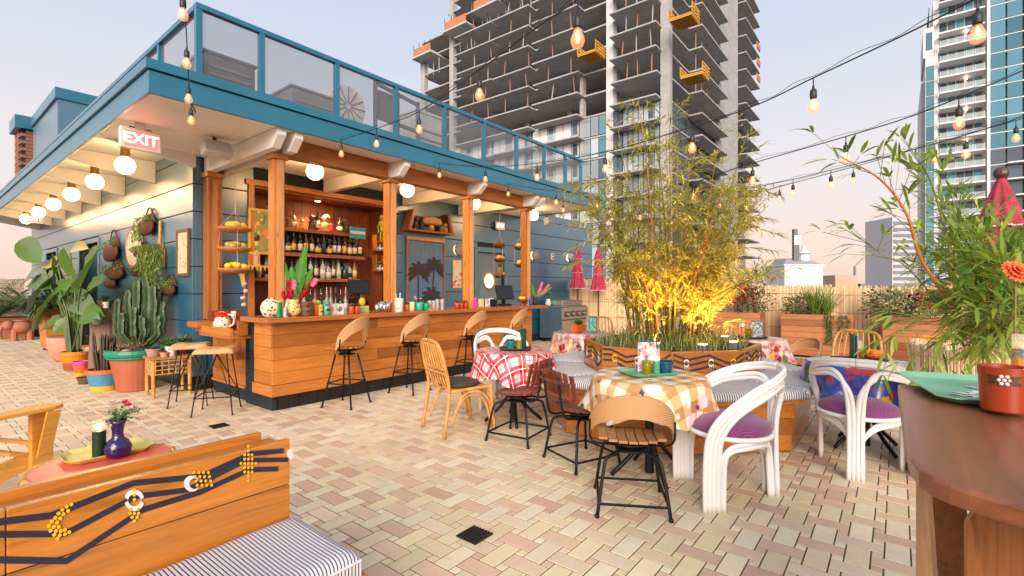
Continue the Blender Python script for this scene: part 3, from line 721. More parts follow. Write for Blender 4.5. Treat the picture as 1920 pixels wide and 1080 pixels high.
# ================================================================ octagonal planter bench
OC = Vector((5.28,1.98,0))
pb = thing('planter_bench', OC, 'octagonal cedar planter with built in striped bench seats', 'planter bench')
ORG = {a: wood('varnished_orange_wood_'+a, (.56,.2,.03), a, .3, coat=.3) for a in 'xyz'}
def octv(ap, k): a = R(22.5+45*k); r = ap/math.cos(R(22.5)); return Vector((r*math.cos(a), r*math.sin(a), 0))
def facet(ap, k, z0, z1, th, ap1=None):             # a board along facet k (between vertices k, k+1)
    a, b = octv(ap,k), octv(ap,k+1); a1, b1 = octv(ap1 or ap,k), octv(ap1 or ap,k+1); n_ = ((a+b)/2).normalized()
    return MB().slab([a+Vector((0,0,z0)), b+Vector((0,0,z0)), b1+Vector((0,0,z1)), a1+Vector((0,0,z1))], -n_*th)
def tick(name, c1, c2, per, axis='U'):
    b = NB(name); v = b.coords((1,1,1), 'UV'); s = b.sep(v)
    f = b.math('FRACT', b.math('MULTIPLY', s[0 if axis == 'U' else 1], 1/per)); e = b.math('ABSOLUTE', b.math('SUBTRACT', f, .5))
    b.base(b.ramp(e, [(.0, c2), (.14, c2), (.2, c1), (1, c1)])).set(Roughness=.85); n_ = b.noise(b.coords((1,1,1)), 220, 2)
    b.bump(n_, .2, .002); return b.m
TICK = tick('navy_ticking_stripe', (.68,.66,.66), (.035,.035,.06), .021)
def cushion_poly(poly, z0, h, tang, rim=.05):        # rounded pad over a convex polygon; UV u = distance along tang
    m = MB(); m.uv = []; n = len(poly); c = sum(poly, Vector())/n; tang = Vector(tang)
    prof = [(0,0),(-.012,.02),(-.012,h*.35),(0,h*.7),(.02,h*.9),(.05,h)]
    # densify outline
    out = []
    for i in range(n):
        a, b = poly[i], poly[(i+1)%n]
        for k in range(6): out.append(a.lerp(b, k/6))
    for ins, dz in prof:
        for p in out:
            d = c-p; q = p+d.normalized()*ins; m.v.append((q.x,q.y,z0+dz)); m.uv.append((Vector((q.x,q.y,0)).dot(tang), 0))
    k = len(out)
    for i in range(len(prof)-1):
        for j in range(k): m.f.append((i*k+j, i*k+(j+1)%k, (i+1)*k+(j+1)%k, (i+1)*k+j))
    base_ = (len(prof)-1)*k
    for fr in (.6,.25,0):
        st = len(m.v)
        for j in range(k):
            p = Vector(m.v[base_+j]); q = c.lerp(p, fr if fr else .02); q.z = z0+h+.018*(1-fr); m.v.append(tuple(q)); m.uv.append((q.xy.to_3d().dot(tang),0))
        prev = base_ if fr == .6 else st-k
        for j in range(k): m.f.append((prev+j, prev+(j+1)%k, st+(j+1)%k, st+j))
    m.f.append(tuple(range(len(m.v)-k, len(m.v)))); m.f.append(tuple(range(k))[::-1])
    return m
NAVY = plain('dark_plum_paint', (.03,.014,.03), .6); WPAINT = plain('white_motif_paint', (.7,.68,.66), .6); YPAINT = plain('yellow_dot_paint', srgb(240,180,30), .5)
def on_facet(k, ap, pts, z, name, mat, w, parent, off=.004):   # painted line on a facet, thin and proud of the board; pts (u along facet, v up)
    a, b = octv(ap,k), octv(ap,k+1); d = (b-a).normalized(); n_ = ((a+b)/2).normalized(); mid = (a+b)/2
    m = MB()
    for (p, q) in zip(pts, pts[1:]):
        P = mid + d*p[0] + Vector((0,0,z+p[1])) + n_*off; Q = mid + d*q[0] + Vector((0,0,z+q[1])) + n_*off
        m.slab([P-Vector((0,0,w/2)), Q-Vector((0,0,w/2)), Q+Vector((0,0,w/2)), P+Vector((0,0,w/2))], -n_*.003)
    m.build(name, mat, parent)
for k in range(8):
    for r_ in range(3):
        facet(1.27+.012*r_, k, .02+.14*r_, .155+.14*r_, .03).build('bench_board', ORG['x'], pb, bevel=.003)
    facet(1.36, k, .44, .475, .5).build('seat_board', ORG['x'], pb)
    for r_ in range(2):
        bd = facet(.86, k, .44+.185*r_, .622+.185*r_, .03).build('planter_board', ORG['x'], pb, bevel=.003)
    f2 = facet(.861, k, .8085, .822, .05).build('planter_rim', ORG['x'], pb)
    poly = [octv(.87,k), octv(1.40,k), octv(1.40,k+1), octv(.87,k+1)]
    poly = [p.lerp(sum(poly, Vector())/4, .012) for p in poly]
    a, b = octv(1,k), octv(1,k+1); MB.build(cushion_poly(poly, .477, .085, (b-a).normalized()), 'seat_cushion', TICK, pb, smooth=True)
    zz = [(-.345,.03),(-.25,.03),(-.1,-.03),(.1,.015),(.25,-.03),(.345,.03)] if k % 2 else [(-.345,.03),(-.2,-.02),(0,.02),(.2,-.06),(.345,.03)]
    for off in (.055,.005,-.05): on_facet(k, .86, [(u, v_+off) for u, v_ in zz], .71, 'painted_band', NAVY, .02, bd)
    for q_, u in enumerate((-.22, .02, .24)):
        ring = [(u+.026*math.cos(a_), .03*math.sin(a_)) for a_ in [R(30)+R(300)*j/9 for j in range(10)]]
        on_facet(k, .86, ring, .715, 'painted_moon', WPAINT if (k+q_) % 3 else YPAINT, .014, bd, .006)
        for dx in (-.02,0,.02): on_facet(k, .86, [(u+dx,-.055),(u+dx+.004,-.03)], .715, 'painted_drip', WPAINT, .02, bd, .0065)
MB().prism([tuple(octv(.83,k).xy) for k in range(8)], .42, .76).build('soil', plain('dark_soil', (.04,.028,.018), .95, .4, 20, .6), pb)

# ================================================================ foreground bench at the left
fb = thing('corner_bench', (.97,1.89,0), 'orange wood bench back with painted navy bands and striped cushion in the left foreground', 'bench'); fb.location = (0,0,0)
X1, YB = .965, 1.89
VB = wood('bench_back_wood', (.66,.24,.03), 'x', .24, coat=.5, scale=.8, dark=.3)
for (z0, z1) in ((.39,.632),(.635,.81)):
    for (a, b) in ((-1.6,.18),(.182,X1)): MB().box((a, YB, z0), (b, YB+.03, z1)).build('back_board', VB, fb, bevel=.003)
MB().box((-1.6, YB+.031, .75), (X1-.02, YB+.13, .796)).build('ledge', VB, fb)
MB().box((-1.6, YB+.131, .3), (X1-.05, YB+.162, .822)).build('rear_board', VB, fb, bevel=.003)
MB().box((X1-.03, YB+.0315, .05), (X1, YB+.13, .749)).build('end_board', wood('end_wood', (.58,.2,.028), 'z', .28), fb)
for r_ in range(3): MB().box((-1.6, 1.47, .03+.125*r_), (X1+.03, 1.5, .15+.125*r_)).build('seat_front_board', VB, fb)
for r_ in range(3): MB().box((X1+.0, 1.501, .03+.125*r_), (X1+.03, YB-.002, .15+.125*r_)).build('seat_end_board', ORG['y'], fb)
MB().box((-1.6, 1.44, .382), (X1+.06, YB-.003, .402)).build('seat_board', VB, fb)
TICK2 = tick('navy_ticking_stripe_wide', (.66,.64,.66), (.03,.03,.05), .013)
poly = [Vector((-1.6,YB-.01,0)), Vector((-1.6,1.26,0)), Vector((X1+.02,1.26,0)), Vector((X1+.02,YB-.01,0))]
m = MB(); m.uv = []; NX, NY = 60, 16
def cz(x, y):
    e = min((X1+.03-x)/.045, 1); f = min((y-1.45)/.045, (YB-.004-y)/.04, 1); g_ = lambda q: math.sqrt(max(0, 1-(1-max(q,0))**2))
    return .47+.04*g_(e)*g_(f)**.8
for i in range(NX+1):
    tx = i/NX; x = -1.6+(X1+.03+1.6)*(tx if tx < .8 else .8+.2*math.sin((tx-.8)/.2*math.pi/2))
    for j in range(NY+1):
        y = 1.45+(YB-.004-1.45)*(.5-.5*math.cos(math.pi*j/NY)); m.v.append((x,y,cz(x,y)+.004*math.sin(x*9)*math.sin(y*11))); m.uv.append((x,0))
for i in range(NX):
    for j in range(NY): a = i*(NY+1)+j; m.f.append((a,a+NY+1,a+NY+2,a+1))
cu = m.build('seat_cushion', TICK2, fb, smooth=True)
edge = [(-1.6+(X1+.026+1.6)*k/40, 1.449, .471) for k in range(41)]
m = MB().box((-1.6,1.45,.403),(X1+.03,YB-.004,.47)); m.uv = None; b_ = MB(); b_.uv = []
for k in range(41):
    xx = -1.6+(X1+.03+1.6)*k/40; b_.v += [(xx,1.4495,.403),(xx,1.4495,.471)]; b_.uv += [(xx,0),(xx,0)]
b_.f = [(2*k,2*k+2,2*k+3,2*k+1) for k in range(40)]; b_.build('cushion_front', TICK2, fb)
m.build('cushion_base', TICK2, fb)
MB().tube(edge, .005, 5).build('cushion_seam', TICK2, fb)
NVB = plain('navy_band_paint', (.02,.02,.04), .5)
def fbline(pts, w, name='painted_band', mat=NVB, e=.0025):
    m = MB()
    for (p, q) in zip(pts, pts[1:]):
        P, Q = PY(p[0], p[1], YB-e), PY(q[0], q[1], YB-e)
        m.slab([P-Vector((0,0,w/2)), Q-Vector((0,0,w/2)), Q+Vector((0,0,w/2)), P+Vector((0,0,w/2))], (0,.002,0))
    return m.build(name, mat, fb)
fbline([(-60,985),(95,966),(250,905),(378,892),(470,850),(532,844)], .019)
fbline([(-60,1002),(122,1000),(255,930),(350,918),(462,862),(540,861)], .018)
fbline([(-60,1048),(125,1051),(268,955),(375,922),(468,880),(522,878)], .019)
random.seed(5)
def dots(c, pts, r=.0043):
    m = MB()
    for (dx, dy) in pts:
        P = PY(c[0]+dx, c[1]+dy, YB-.0052); m.slab([P+Vector((r*math.cos(a),0,r*1.25*math.sin(a))) for a in [2*math.pi*k/8 for k in range(8)]], (0,.0025,0))
    m.build('painted_dot', YPAINT, fb)
dots((466,868), [(i*7, j*8) for i in range(-2,3) for j in range(-4,5) if abs(i)/2.3+abs(j)/4.2 <= 1.0])
dots((381,901), [(i*9-4+j*2, j*8) for i in range(-1,3) for j in range(-2,2)])
dots((252,938), [(0,-20),(0,-11),(0,-2),(-8,24),(0,24),(8,24),(-4,31),(5,31),(0,38),(-7,16),(7,16)])
dots((104,975), [(30,-30),(21,-26),(24,-18),(13,-20),(6,-13),(15,-12),(0,-5),(9,-4),(-7,2),(3,4),(-12,10),(-3,12),(6,12),(-9,19),(1,20),(10,20),(18,18),(-2,27),(8,28),(18,26),(26,22),(4,34)])
def moon(cx, cy, r0, r1, a0, a1, off=(0,0)):
    m = MB(); N = 16; e = lambda k: R(a0+(a1-a0)*k/N)
    O = [(cx+r0*math.cos(e(k)), cy-r0*math.sin(e(k))) for k in range(N+1)]; I = [(cx+off[0]+r1*math.cos(e(k)), cy+off[1]-r1*math.sin(e(k))) for k in range(N+1)]
    for k in range(N): m.slab([PY(x, y, YB-.0042) for x, y in (O[k], O[k+1], I[k+1], I[k])], (0,.002,0))
    m.build('painted_moon', WPAINT, fb)
moon(360,906,15,10,40,320,(5,0)); moon(252,935,18,12,10,170,(0,3)); moon(252,939,18,12,190,350,(0,-3)); moon(548,850,10,.3,90,270)
# ================================================================ tables and what stands on them
def blobs(b, uv, base, scale, thr, cols, seed=0):
    mp = b.new('Mapping'); mp.inputs['Location'].default_value = (seed, seed*1.7, 0); b.link(uv, mp.inputs[0])
    nz = b.new('TexNoise'); nz.inputs['Scale'].default_value = scale*3; b.link(mp.outputs[0], nz.inputs['Vector'])
    ad = b.new('VectorMath', operation='MULTIPLY_ADD'); b.link(nz.outputs['Color'], ad.inputs[0]); ad.inputs[1].default_value = (.5/scale,)*3; b.link(mp.outputs[0], ad.inputs[2])
    vo = b.new('TexVoronoi'); vo.inputs['Scale'].default_value = scale; b.link(ad.outputs[0], vo.inputs['Vector'])
    n = len(cols); pick = b.ramp(b.sep(vo.outputs['Color'])[0], [(i/n, c) for i, c in enumerate(cols)], True)
    m = b.ramp(vo.outputs['Distance'], [(thr, (1,1,1)), (thr+.05, (0,0,0))])
    on = b.math('MULTIPLY', b.sep(m)[0], b.sep(b.ramp(b.sep(vo.outputs['Color'])[1], [(0,(1,1,1)),(.6,(0,0,0))], True))[0])
    return b.mix(on, base, pick)
def gingham(name, light, mid, dark, per, ang, lines, cols, thr=.26, sc=5.5):
    b = NB(name); v = b.coords((1,1,1), 'UV'); mp = b.new('Mapping'); mp.inputs['Rotation'].default_value = (0,0,ang); b.link(v, mp.inputs[0]); s = b.sep(mp.outputs[0])
    fu = b.math('FRACT', b.math('MULTIPLY', s[0], 1/per)); fv = b.math('FRACT', b.math('MULTIPLY', s[1], 1/per))
    su, sv = b.math('GREATER_THAN', fu, .5), b.math('GREATER_THAN', fv, .5)
    c = b.ramp(b.math('MULTIPLY', b.math('ADD', su, sv), .5), [(0, light), (.3, mid), (.8, dark)], True)
    if lines:
        for f in (fu, fv):
            e = b.math('LESS_THAN', b.math('ABSOLUTE', b.math('SUBTRACT', f, .75)), .03); c = b.mix(e, c, (.85,.8,.78))
            e = b.math('LESS_THAN', b.math('ABSOLUTE', b.math('SUBTRACT', f, .25)), .02); c = b.mix(e, c, mid)
    c = blobs(b, v, c, sc, thr, cols, 3.1); c = blobs(b, v, c, sc*2.1, thr*.9, cols[::-1], 7.7)
    b.base(c).set(Roughness=.28); MC[name] = b.m; return b.m
REDP = gingham('red_plaid_oilcloth', (.72,.64,.62), srgb(214,84,96), srgb(186,22,40), .16, R(35), True, [srgb(120,30,60), srgb(180,150,60), srgb(70,90,40), srgb(110,40,90)], .22, 5)
TANP = gingham('tan_gingham_oilcloth', (.82,.77,.64), srgb(214,178,128), srgb(186,136,84), .17, R(20), False, [srgb(236,226,226), srgb(200,40,80), srgb(60,90,50), srgb(236,210,220), srgb(60,70,130)], .25, 5.5)
b = NB('blue_fruit_oilcloth'); v = b.coords((1,1,1), 'UV'); c = b.ramp(b.noise(v, 16, 4), [(.3, srgb(28,40,120)), (.7, srgb(70,90,180))])
c = blobs(b, v, c, 6, .36, [srgb(236,170,30), srgb(60,110,40), srgb(190,50,60), srgb(220,120,50)], 2.0); c = blobs(b, v, c, 9, .3, [srgb(70,120,50), srgb(230,190,60), srgb(150,40,80)], 5.0)
b.base(c).set(Roughness=.16, Coat_Weight=.5); BLUC = b.m
b = NB('fruit_oilcloth'); v = b.coords((1,1,1), 'UV'); c = b.ramp(b.noise(v, 12, 4), [(.35, srgb(150,60,60)), (.55, srgb(206,180,170)), (.8, srgb(230,215,205))])
c = blobs(b, v, c, 7, .36, [srgb(180,30,40), srgb(220,160,60), srgb(90,110,60), srgb(120,40,60)], 2.0); b.base(c).set(Roughness=.2); FRTC = b.m
def cloth(p, r, z, drop, mat, lab, seed):
    random.seed(seed); m = MB(); m.uv = []; N = 110; ph = [U(0,6.3) for _ in range(4)]
    rings = [(0,0),(.5,0),(.85,0),(.97,0),(1.0,.004),(1.03,.02)]
    for f, dz in rings:
        for j in range(N):
            a = 2*math.pi*j/N; rr = max(.002, r*f); m.v.append((rr*math.cos(a), rr*math.sin(a), -dz)); m.uv.append((rr*math.cos(a), rr*math.sin(a)))
    S = 7
    for s in range(1, S+1):
        t = s/S
        for j in range(N):
            a = 2*math.pi*j/N
            fold = (math.sin(a*7+ph[0])*.8+math.sin(a*11+ph[1])*.6+math.sin(a*4+ph[2])*.5)
            rr = r*1.03+(.012+.06*t)*(.5+fold*t)*.85; dp = drop*(1+.13*math.sin(a*3+ph[3])+.08*math.sin(a*5))
            rr = max(rr, r*1.02)
            m.v.append((rr*math.cos(a), rr*math.sin(a), -.02-dp*t)); ru = r*1.03+dp*t; m.uv.append((ru*math.cos(a), ru*math.sin(a)))
    K = len(rings)+S
    for i in range(K-1):
        for j in range(N): m.f.append((i*N+j, i*N+(j+1)%N, (i+1)*N+(j+1)%N, (i+1)*N+j))
    o = m.build('tablecloth', mat, None, smooth=True); o.location = (p[0], p[1], z); return tag(o, lab, 'tablecloth')
def ped_table(p, r, lab):
    t = thing('round_table', (p[0], p[1], 0), lab, 'table', 'round pedestal tables')
    MB().lathe([(r*.98,.715),(r,.722),(r,.74),(r*.98,.745)], (0,0,0), 36).build('table_top', wood('table_top_wood', (.3,.14,.05), 'x'), t)
    MB().lathe([(.035,.02),(.03,.7),(.12,.714)], (0,0,0), 12).build('column', BLK, t)
    for k in range(4):
        a = R(45+90*k); MB().tube(smoothpath([(.03*math.cos(a),.03*math.sin(a),.32),(.14*math.cos(a),.14*math.sin(a),.16),(.3*math.cos(a),.3*math.sin(a),.012)],4), .017, 7).build('foot', BLK, t, smooth=True)
T1, T2, T3, T4, T5 = (4.05,3.19), (3.53,1.47), (5.32,.22), (7.0,1.5), (6.35,3.72)
for q, r_, d_, mt, n1, n2, sd_ in ((T1,.40,.27,REDP,'pedestal table under the red plaid cloth','red and white plaid cloth with flowers on the table by the bar',1),
        (T2,.415,.25,TANP,'pedestal table under the tan gingham cloth','tan gingham cloth with hibiscus flowers on the table by the bench',2),
        (T3,.46,.28,BLUC,'pedestal table under the blue fruit cloth','blue cloth printed with fruit on the table at the right',3),
        (T4,.40,.24,FRTC,'pedestal table under the red fruit cloth behind the planter','red and white fruit cloth on the table behind the planter',4),
        (T5,.40,.24,FRTC,'pedestal table at the left rear of the bamboo planter','pale floral cloth on the table at the left rear of the planter',5)):
    ped_table(q, r_, n1); cloth(q, r_, .752, d_, mt, n2, sd_)
TZ = .754
def tray(p, hx, hy, rz, mat, lab, z=TZ):
    t = thing('serving_tray', (p[0],p[1],z), lab, 'tray', None, rz)
    def rr(hx, hy, c): return [(sx*hx-sx*(c if i == j else 0), sy*hy-sy*(0 if i == j else c)) for (sx,sy,i) in ((1,1,0),(-1,1,1),(-1,-1,0),(1,-1,1)) for j in (1,0)]
    def ring(hx, hy, c, z): return [Vector((x,y,z)) for x,y in rr(hx,hy,c)]
    m = MB(); L = [ring(hx*.86,hy*.82,.03,.001), ring(hx*.88,hy*.85,.03,.003), ring(hx,hy,.04,.02), ring(hx*1.0,hy*1.0,.04,.024), ring(hx*.87,hy*.84,.03,.008)]
    for q in L: m.v += [tuple(x) for x in q]
    for i in range(4):
        for j in range(8): m.f.append((i*8+j, i*8+(j+1)%8, (i+1)*8+(j+1)%8, (i+1)*8+j))
    m.f.append(tuple(range(32,40))); m.f.append(tuple(range(8))[::-1])
    m.build('tray_body', mat, t); return t
def pot(p, r, h, mat, lab, rz=0, n=32, name='plant_pot', taper=.72, rim=True, soil=True, cat='pot'):
    t = thing(name, p, lab, cat, None, rz)
    prof = [(r*taper*.95,0),(r*taper,.004),(r*.97,h*.8),(r*1.0,h*.8) if rim else (r*.98,h*.82),(r*1.06 if rim else r,h*.82),(r*1.06 if rim else r,h),(r*.9,h),(r*.88,h*.86)]
    MB().lathe(prof, (0,0,0), n).build('vessel', mat, t, smooth=False)
    if soil: MB().lathe([(r*.01,h*.83),(r*.88,h*.87)], (0,0,0), n).build('soil', plain('dark_soil', (.04,.028,.018), .95), t)
    return t
AGAVE = leafmat('succulent_leaf', srgb(60,84,62), srgb(108,134,104), .5, .05)
def rosette(t, z, r, n, mat, name='leaves', up=.5, w=.28, seed=0):
    random.seed(seed); m = MB()
    for i in range(n):
        a = i*2.4; e = up*(.35+.9*i/n); d = Vector((math.cos(a)*math.cos(e), math.sin(a)*math.cos(e), math.sin(e)))
        m.leaf((0,0,z), d, Vector((0,0,1)), r*(1-.35*i/n), r*w, .12, 4)
    return m.build(name, mat, t)
def candle(p, r, h, col, lab, lit=True, top=.35, name='candle_jar'):
    t = thing(name, p, lab, 'candle')
    MB().lathe([(r*.9,0),(r,.006),(r,h*(1-top)),(r*.99,h*(1-top)+.001)], (0,0,0), 18).build('wax', plain('wax_%d_%d_%d' % tuple(int(x*255) for x in col), col, .4), t, smooth=False)
    MB().lathe([(r*1.002,h*(1-top)+.002),(r*1.002,h),(r*.97,h),(r*.97,h*(1-top)+.004)], (0,0,0), 18).build('glass_jar', glassmat('candle_glass', (.95,.9,.85), .04, .1), t, smooth=False)
    if lit: MB().lathe([(.001,0),(.006,.008),(.004,.018),(.0005,.03)], (0,0,h*(1-top)+.004), 8).build('flame', emit('flame', (1,.6,.2), 25), t)
    return t
b = NB('menu_floral_print'); v = b.coords((1,1,1)); c = b.ramp(b.noise(v, 22, 3), [(.3, srgb(40,30,50)), (.5, srgb(200,190,200))]); c = blobs(b, v, c, 34, .5, [srgb(236,130,170), srgb(250,220,226), srgb(230,120,60), srgb(90,140,70), srgb(240,200,60)]); b.base(c).set(Roughness=.35); MPRINT = b.m
b = NB('menu_grey_print'); c = b.ramp(b.noise(b.coords(), 45, 4), [(.35, (.03,.04,.04)), (.55, (.3,.32,.3)), (.8, (.75,.74,.7))]); b.base(c).set(Roughness=.35); GPRINT = b.m
b = NB('menu_teal_print'); c = b.ramp(b.noise(b.coords(), 30, 4), [(.35, srgb(40,150,150)), (.55, srgb(120,200,190)), (.7, srgb(240,190,90))]); b.base(c).set(Roughness=.35); TPRINT = b.m
MGRN = plain('menu_cover_green', srgb(10,84,70), .45)
def menu(p, rz, mat, lab, w=.12, h=.2):
    t = thing('menu_holder', p, lab, 'menu', None, rz)
    MB().box((-w/2,-.012,.004),(w/2,-.006,h)).build('front_card', mat, t); MB().box((-w/2+.02,.006,.004),(w/2+.02,.014,h+.01)).build('rear_card', MGRN, t)
    MB().box((-w/2,-.014,0),(w/2+.02,.016,.0038)).build('foot', BLK, t)
def glass(p, col, lab, r=.035, h=.1):
    b = NB('glass_'+lab[:6]); b.set(Base_Color=col, Roughness=.08, Transmission_Weight=.7, IOR=1.3)
    t = thing('drinking_glass', p, lab, 'glass')
    MB().lathe([(r*.9,0),(r*.86,.01),(r*.95,h*.5),(r,h),(r*.92,h),(r*.88,h*.5),(r*.8,.012)], (0,0,0), 16).build('glass_body', b.m, t, smooth=True)
    MB().lathe([(r*.97,h-.012),(r*1.02,h-.006),(r*.99,h)], (0,0,0), 16).build('rim', b.m, t)
def add(p, q, z=0): return (p[0]+FWD.x*q[1]+RGT.x*q[0], p[1]+FWD.y*q[1]+RGT.y*q[0], z)   # offset: right, away
VA = HEAD-R(90)                                     # rotation that turns a thing's -y face to the camera
DKT, GNT = plain('dark_tray', (.03,.015,.012), .35), plain('green_tray', srgb(96,160,124), .4, .1)
# red plaid table
tray(add(T1,(.02,.02)), .17, .12, VA, DKT, 'dark serving tray on the red plaid cloth')
q = pot(add(T1,(-.03,.02),TZ+.008), .05, .09, plain('teal_glaze', srgb(10,120,112), .3), 'teal pot of succulent on the red plaid table'); rosette(q, .08, .1, 16, AGAVE, seed=1)
candle(add(T1,(.06,0),TZ+.008), .03, .15, srgb(120,120,40), 'olive candle jar beside the teal succulent on the red plaid table')
menu(add(T1,(.1,.05),TZ+.008), VA+R(60), MGRN, 'dark green menu holder on the red plaid table')
# tan table
tray(add(T2,(0,.03)), .21, .14, VA+R(20), GNT, 'green serving tray on the tan gingham cloth')
menu(add(T2,(0,.09),TZ+.008), VA+R(10), MPRINT, 'pink flower printed menu standing on the green tray', .15, .23)
glass(add(T2,(-.02,-.0),TZ+.008), srgb(220,190,20), 'yellow pressed glass tumbler on the green tray')
candle(add(T2,(.055,.01),TZ+.008), .026, .19, srgb(70,150,120), 'tall green and peach votive candle on the green tray', top=.5)
q = pot(add(T2,(.13,.02),TZ+.008), .055, .095, plain('blue_glaze', srgb(16,78,108), .3), 'blue pot with spiky succulent on the green tray'); rosette(q, .085, .09, 18, AGAVE, seed=2)
# blue table
tray(add(T3,(.0,.08)), .2, .13, VA-R(8), plain('maroon_tray', srgb(96,20,34), .3), 'maroon serving tray on the blue fruit cloth')
menu(add(T3,(-.03,.1),TZ+.008), VA+R(75), TPRINT, 'turquoise printed menu on the maroon tray', .1, .22)
candle(add(T3,(.04,.16),TZ+.008), .04, .17, srgb(190,30,40), 'red candle in a clear jar on the maroon tray', top=.45)
t = thing('fruit_bowl', add(T3,(.11,.05),TZ+.008), 'amber bowl of oranges on the maroon tray', 'bowl')
MB().lathe([(.03,0),(.07,.03),(.08,.06),(.075,.06),(.06,.03)], (0,0,0), 16).build('bowl_body', plain('amber_glass', srgb(200,100,20), .15), t, smooth=True)
for (x, y) in ((-.03,0),(.03,.01),(0,.035),(0,-.03)): MB().ball((x,y,.065), .032, 10, 7).build('orange', plain('orange_peel', srgb(230,130,20), .5), t, smooth=True)
# tables behind the planter
tray(add(T4,(-.03,-.05)), .18, .12, VA, DKT, 'dark serving tray on the red fruit cloth behind the planter')
menu(add(T4,(.02,-.06),TZ+.008), VA-R(6), GPRINT, 'grey flower printed menu on the table behind the planter', .15, .21)
candle(add(T4,(-.14,-.03),TZ+.008), .028, .18, srgb(230,120,50), 'orange candle jar on the table behind the planter', top=.2)
glass(add(T4,(-.07,-.04),TZ+.008), srgb(190,160,10), 'amber tumbler on the table behind the planter', .045, .11)
menu(add(T5,(.16,-.02),TZ+.006), VA+R(8), TPRINT, 'blue printed menu at the left rear table', .13, .21)
q = thing('planter_trough', add(T5,(-.03,.0),TZ+.006), 'glowing orange trough of herbs on the left rear table', 'planter')
MB().box((-.14,-.05,0),(.14,.05,.1)).build('trough', plain('orange_lacquer', srgb(226,96,26), .3), q, bevel=.01); rosette(q, .09, .16, 26, leafmat('herb_leaf', srgb(50,84,30), srgb(96,130,54)), 'leaves', 1.0, .3, 4)

# coral side table in the left foreground with tray, candle and vase
ct = G(196,864,.62); t = thing('rattan_side_table', (ct.x,ct.y,0), 'round rattan side table with coral red top behind the foreground bench', 'table')
CORAL = plain('coral_table_top', srgb(214,96,78), .25, .08, 4)
MB().lathe([(.245,.6),(.253,.605),(.253,.618),(.248,.62)], (0,0,0), 48).build('table_top', CORAL, t)
MB().tube([Vector((.26*math.cos(a),.26*math.sin(a),.603)) for a in [2*math.pi*k/48 for k in range(48)]], .017, 8, closed=True).build('rim', CAN, t, smooth=True)
for k in range(18):
    a = 2*math.pi*k/18; MB().tube([Vector(((.26+.019*math.cos(s))*math.cos(a), (.26+.019*math.cos(s))*math.sin(a), .603+.019*math.sin(s))) for s in [2*math.pi*q_/8 for q_ in range(8)]], .0028, 5, closed=True).build('binding', CAN, t)
for k in range(4):
    a = R(20+90*k); MB().tube(smoothpath([(.24*math.cos(a),.24*math.sin(a),.585),(.19*math.cos(a),.19*math.sin(a),.3),(.24*math.cos(a),.24*math.sin(a),0)],5), .018, 7).build('leg', CAN, t, smooth=True)
MB().tube([Vector((.19*math.cos(a),.19*math.sin(a),.28)) for a in [2*math.pi*k/24 for k in range(24)]], .012, 6, closed=True).build('stretcher', CAN, t)
CTT = (ct.x, ct.y)
q = G(203,849,.622); tray((q.x,q.y), .165, .11, R(0), plain('yellow_tray', srgb(214,196,104), .35, .08), 'pale yellow plastic tray on the coral table', .621)
q = G(186,855,.63); candle((q.x,q.y,.63), .026, .17, srgb(22,50,34), 'dark green candle burning in a clear jar on the coral table', top=.3)
q = G(221,853,.63); t = thing('flower_vase', (q.x,q.y,.63), 'purple glass vase of greenery and pink flowers on the coral table', 'vase')
b = NB('purple_pressed_glass'); b.set(Base_Color=srgb(40,20,78), Roughness=.08, Specular_IOR_Level=.8); b.bump(b.noise(b.coords(), 60, 2), .6, .006); PGL = b.m
t.scale = (.82,.82,.9); MB().lathe([(.05,0),(.062,.02),(.066,.045),(.05,.075),(.028,.095),(.026,.12),(.032,.16),(.042,.185),(.036,.185),(.022,.12),(.02,.1)], (0,0,0), 24).build('vase_body', PGL, t, smooth=True)
random.seed(21); m = MB(); FERN = leafmat('fern_leaf', srgb(56,92,50), srgb(112,146,92))
for i in range(30):
    a = U(-.6,2.4)+VA+R(60); e = U(.1,1.2); d = Vector((math.cos(a)*math.cos(e), math.sin(a)*math.cos(e), math.sin(e))); L = U(.07,.17)
    for s in range(9):
        c = Vector((0,0,.18))+d*L*s/8-Vector((0,0,.05*(s/8)**2)); w = d.cross(Vector((0,0,1))).normalized()
        for sg in (-1,1): m.leaf(c, d*.6+w*sg+Vector((0,0,U(-.3,.3))), Vector((0,0,1)), U(.016,.028), .012, .1, 2)
m.build('greenery', FERN, t)
def bloom(c, r, mat, parent, n=14, name='flower'):
    m = MB(); c = Vector(c)
    for i in range(n):
        a = i*2.4; e = .15+1.2*i/n; m.leaf(c, (math.cos(a)*math.cos(e), math.sin(a)*math.cos(e), math.sin(e)), (0,0,1), r*(1-.4*i/n), r*.6, .1, 3)
    m.build(name, mat, parent)
PNK = leafmat('pink_petal', srgb(214,60,100), srgb(240,120,150), .5); PLP = leafmat('pale_pink_petal', srgb(236,190,196), srgb(246,220,220), .5)
for k, (u, z, mt) in enumerate(((.04,.27,PNK),(.06,.255,PNK),(-.03,.27,PLP),(.0,.265,PLP))): bloom((RGT.x*u, RGT.y*u, z), .035, mt, t)

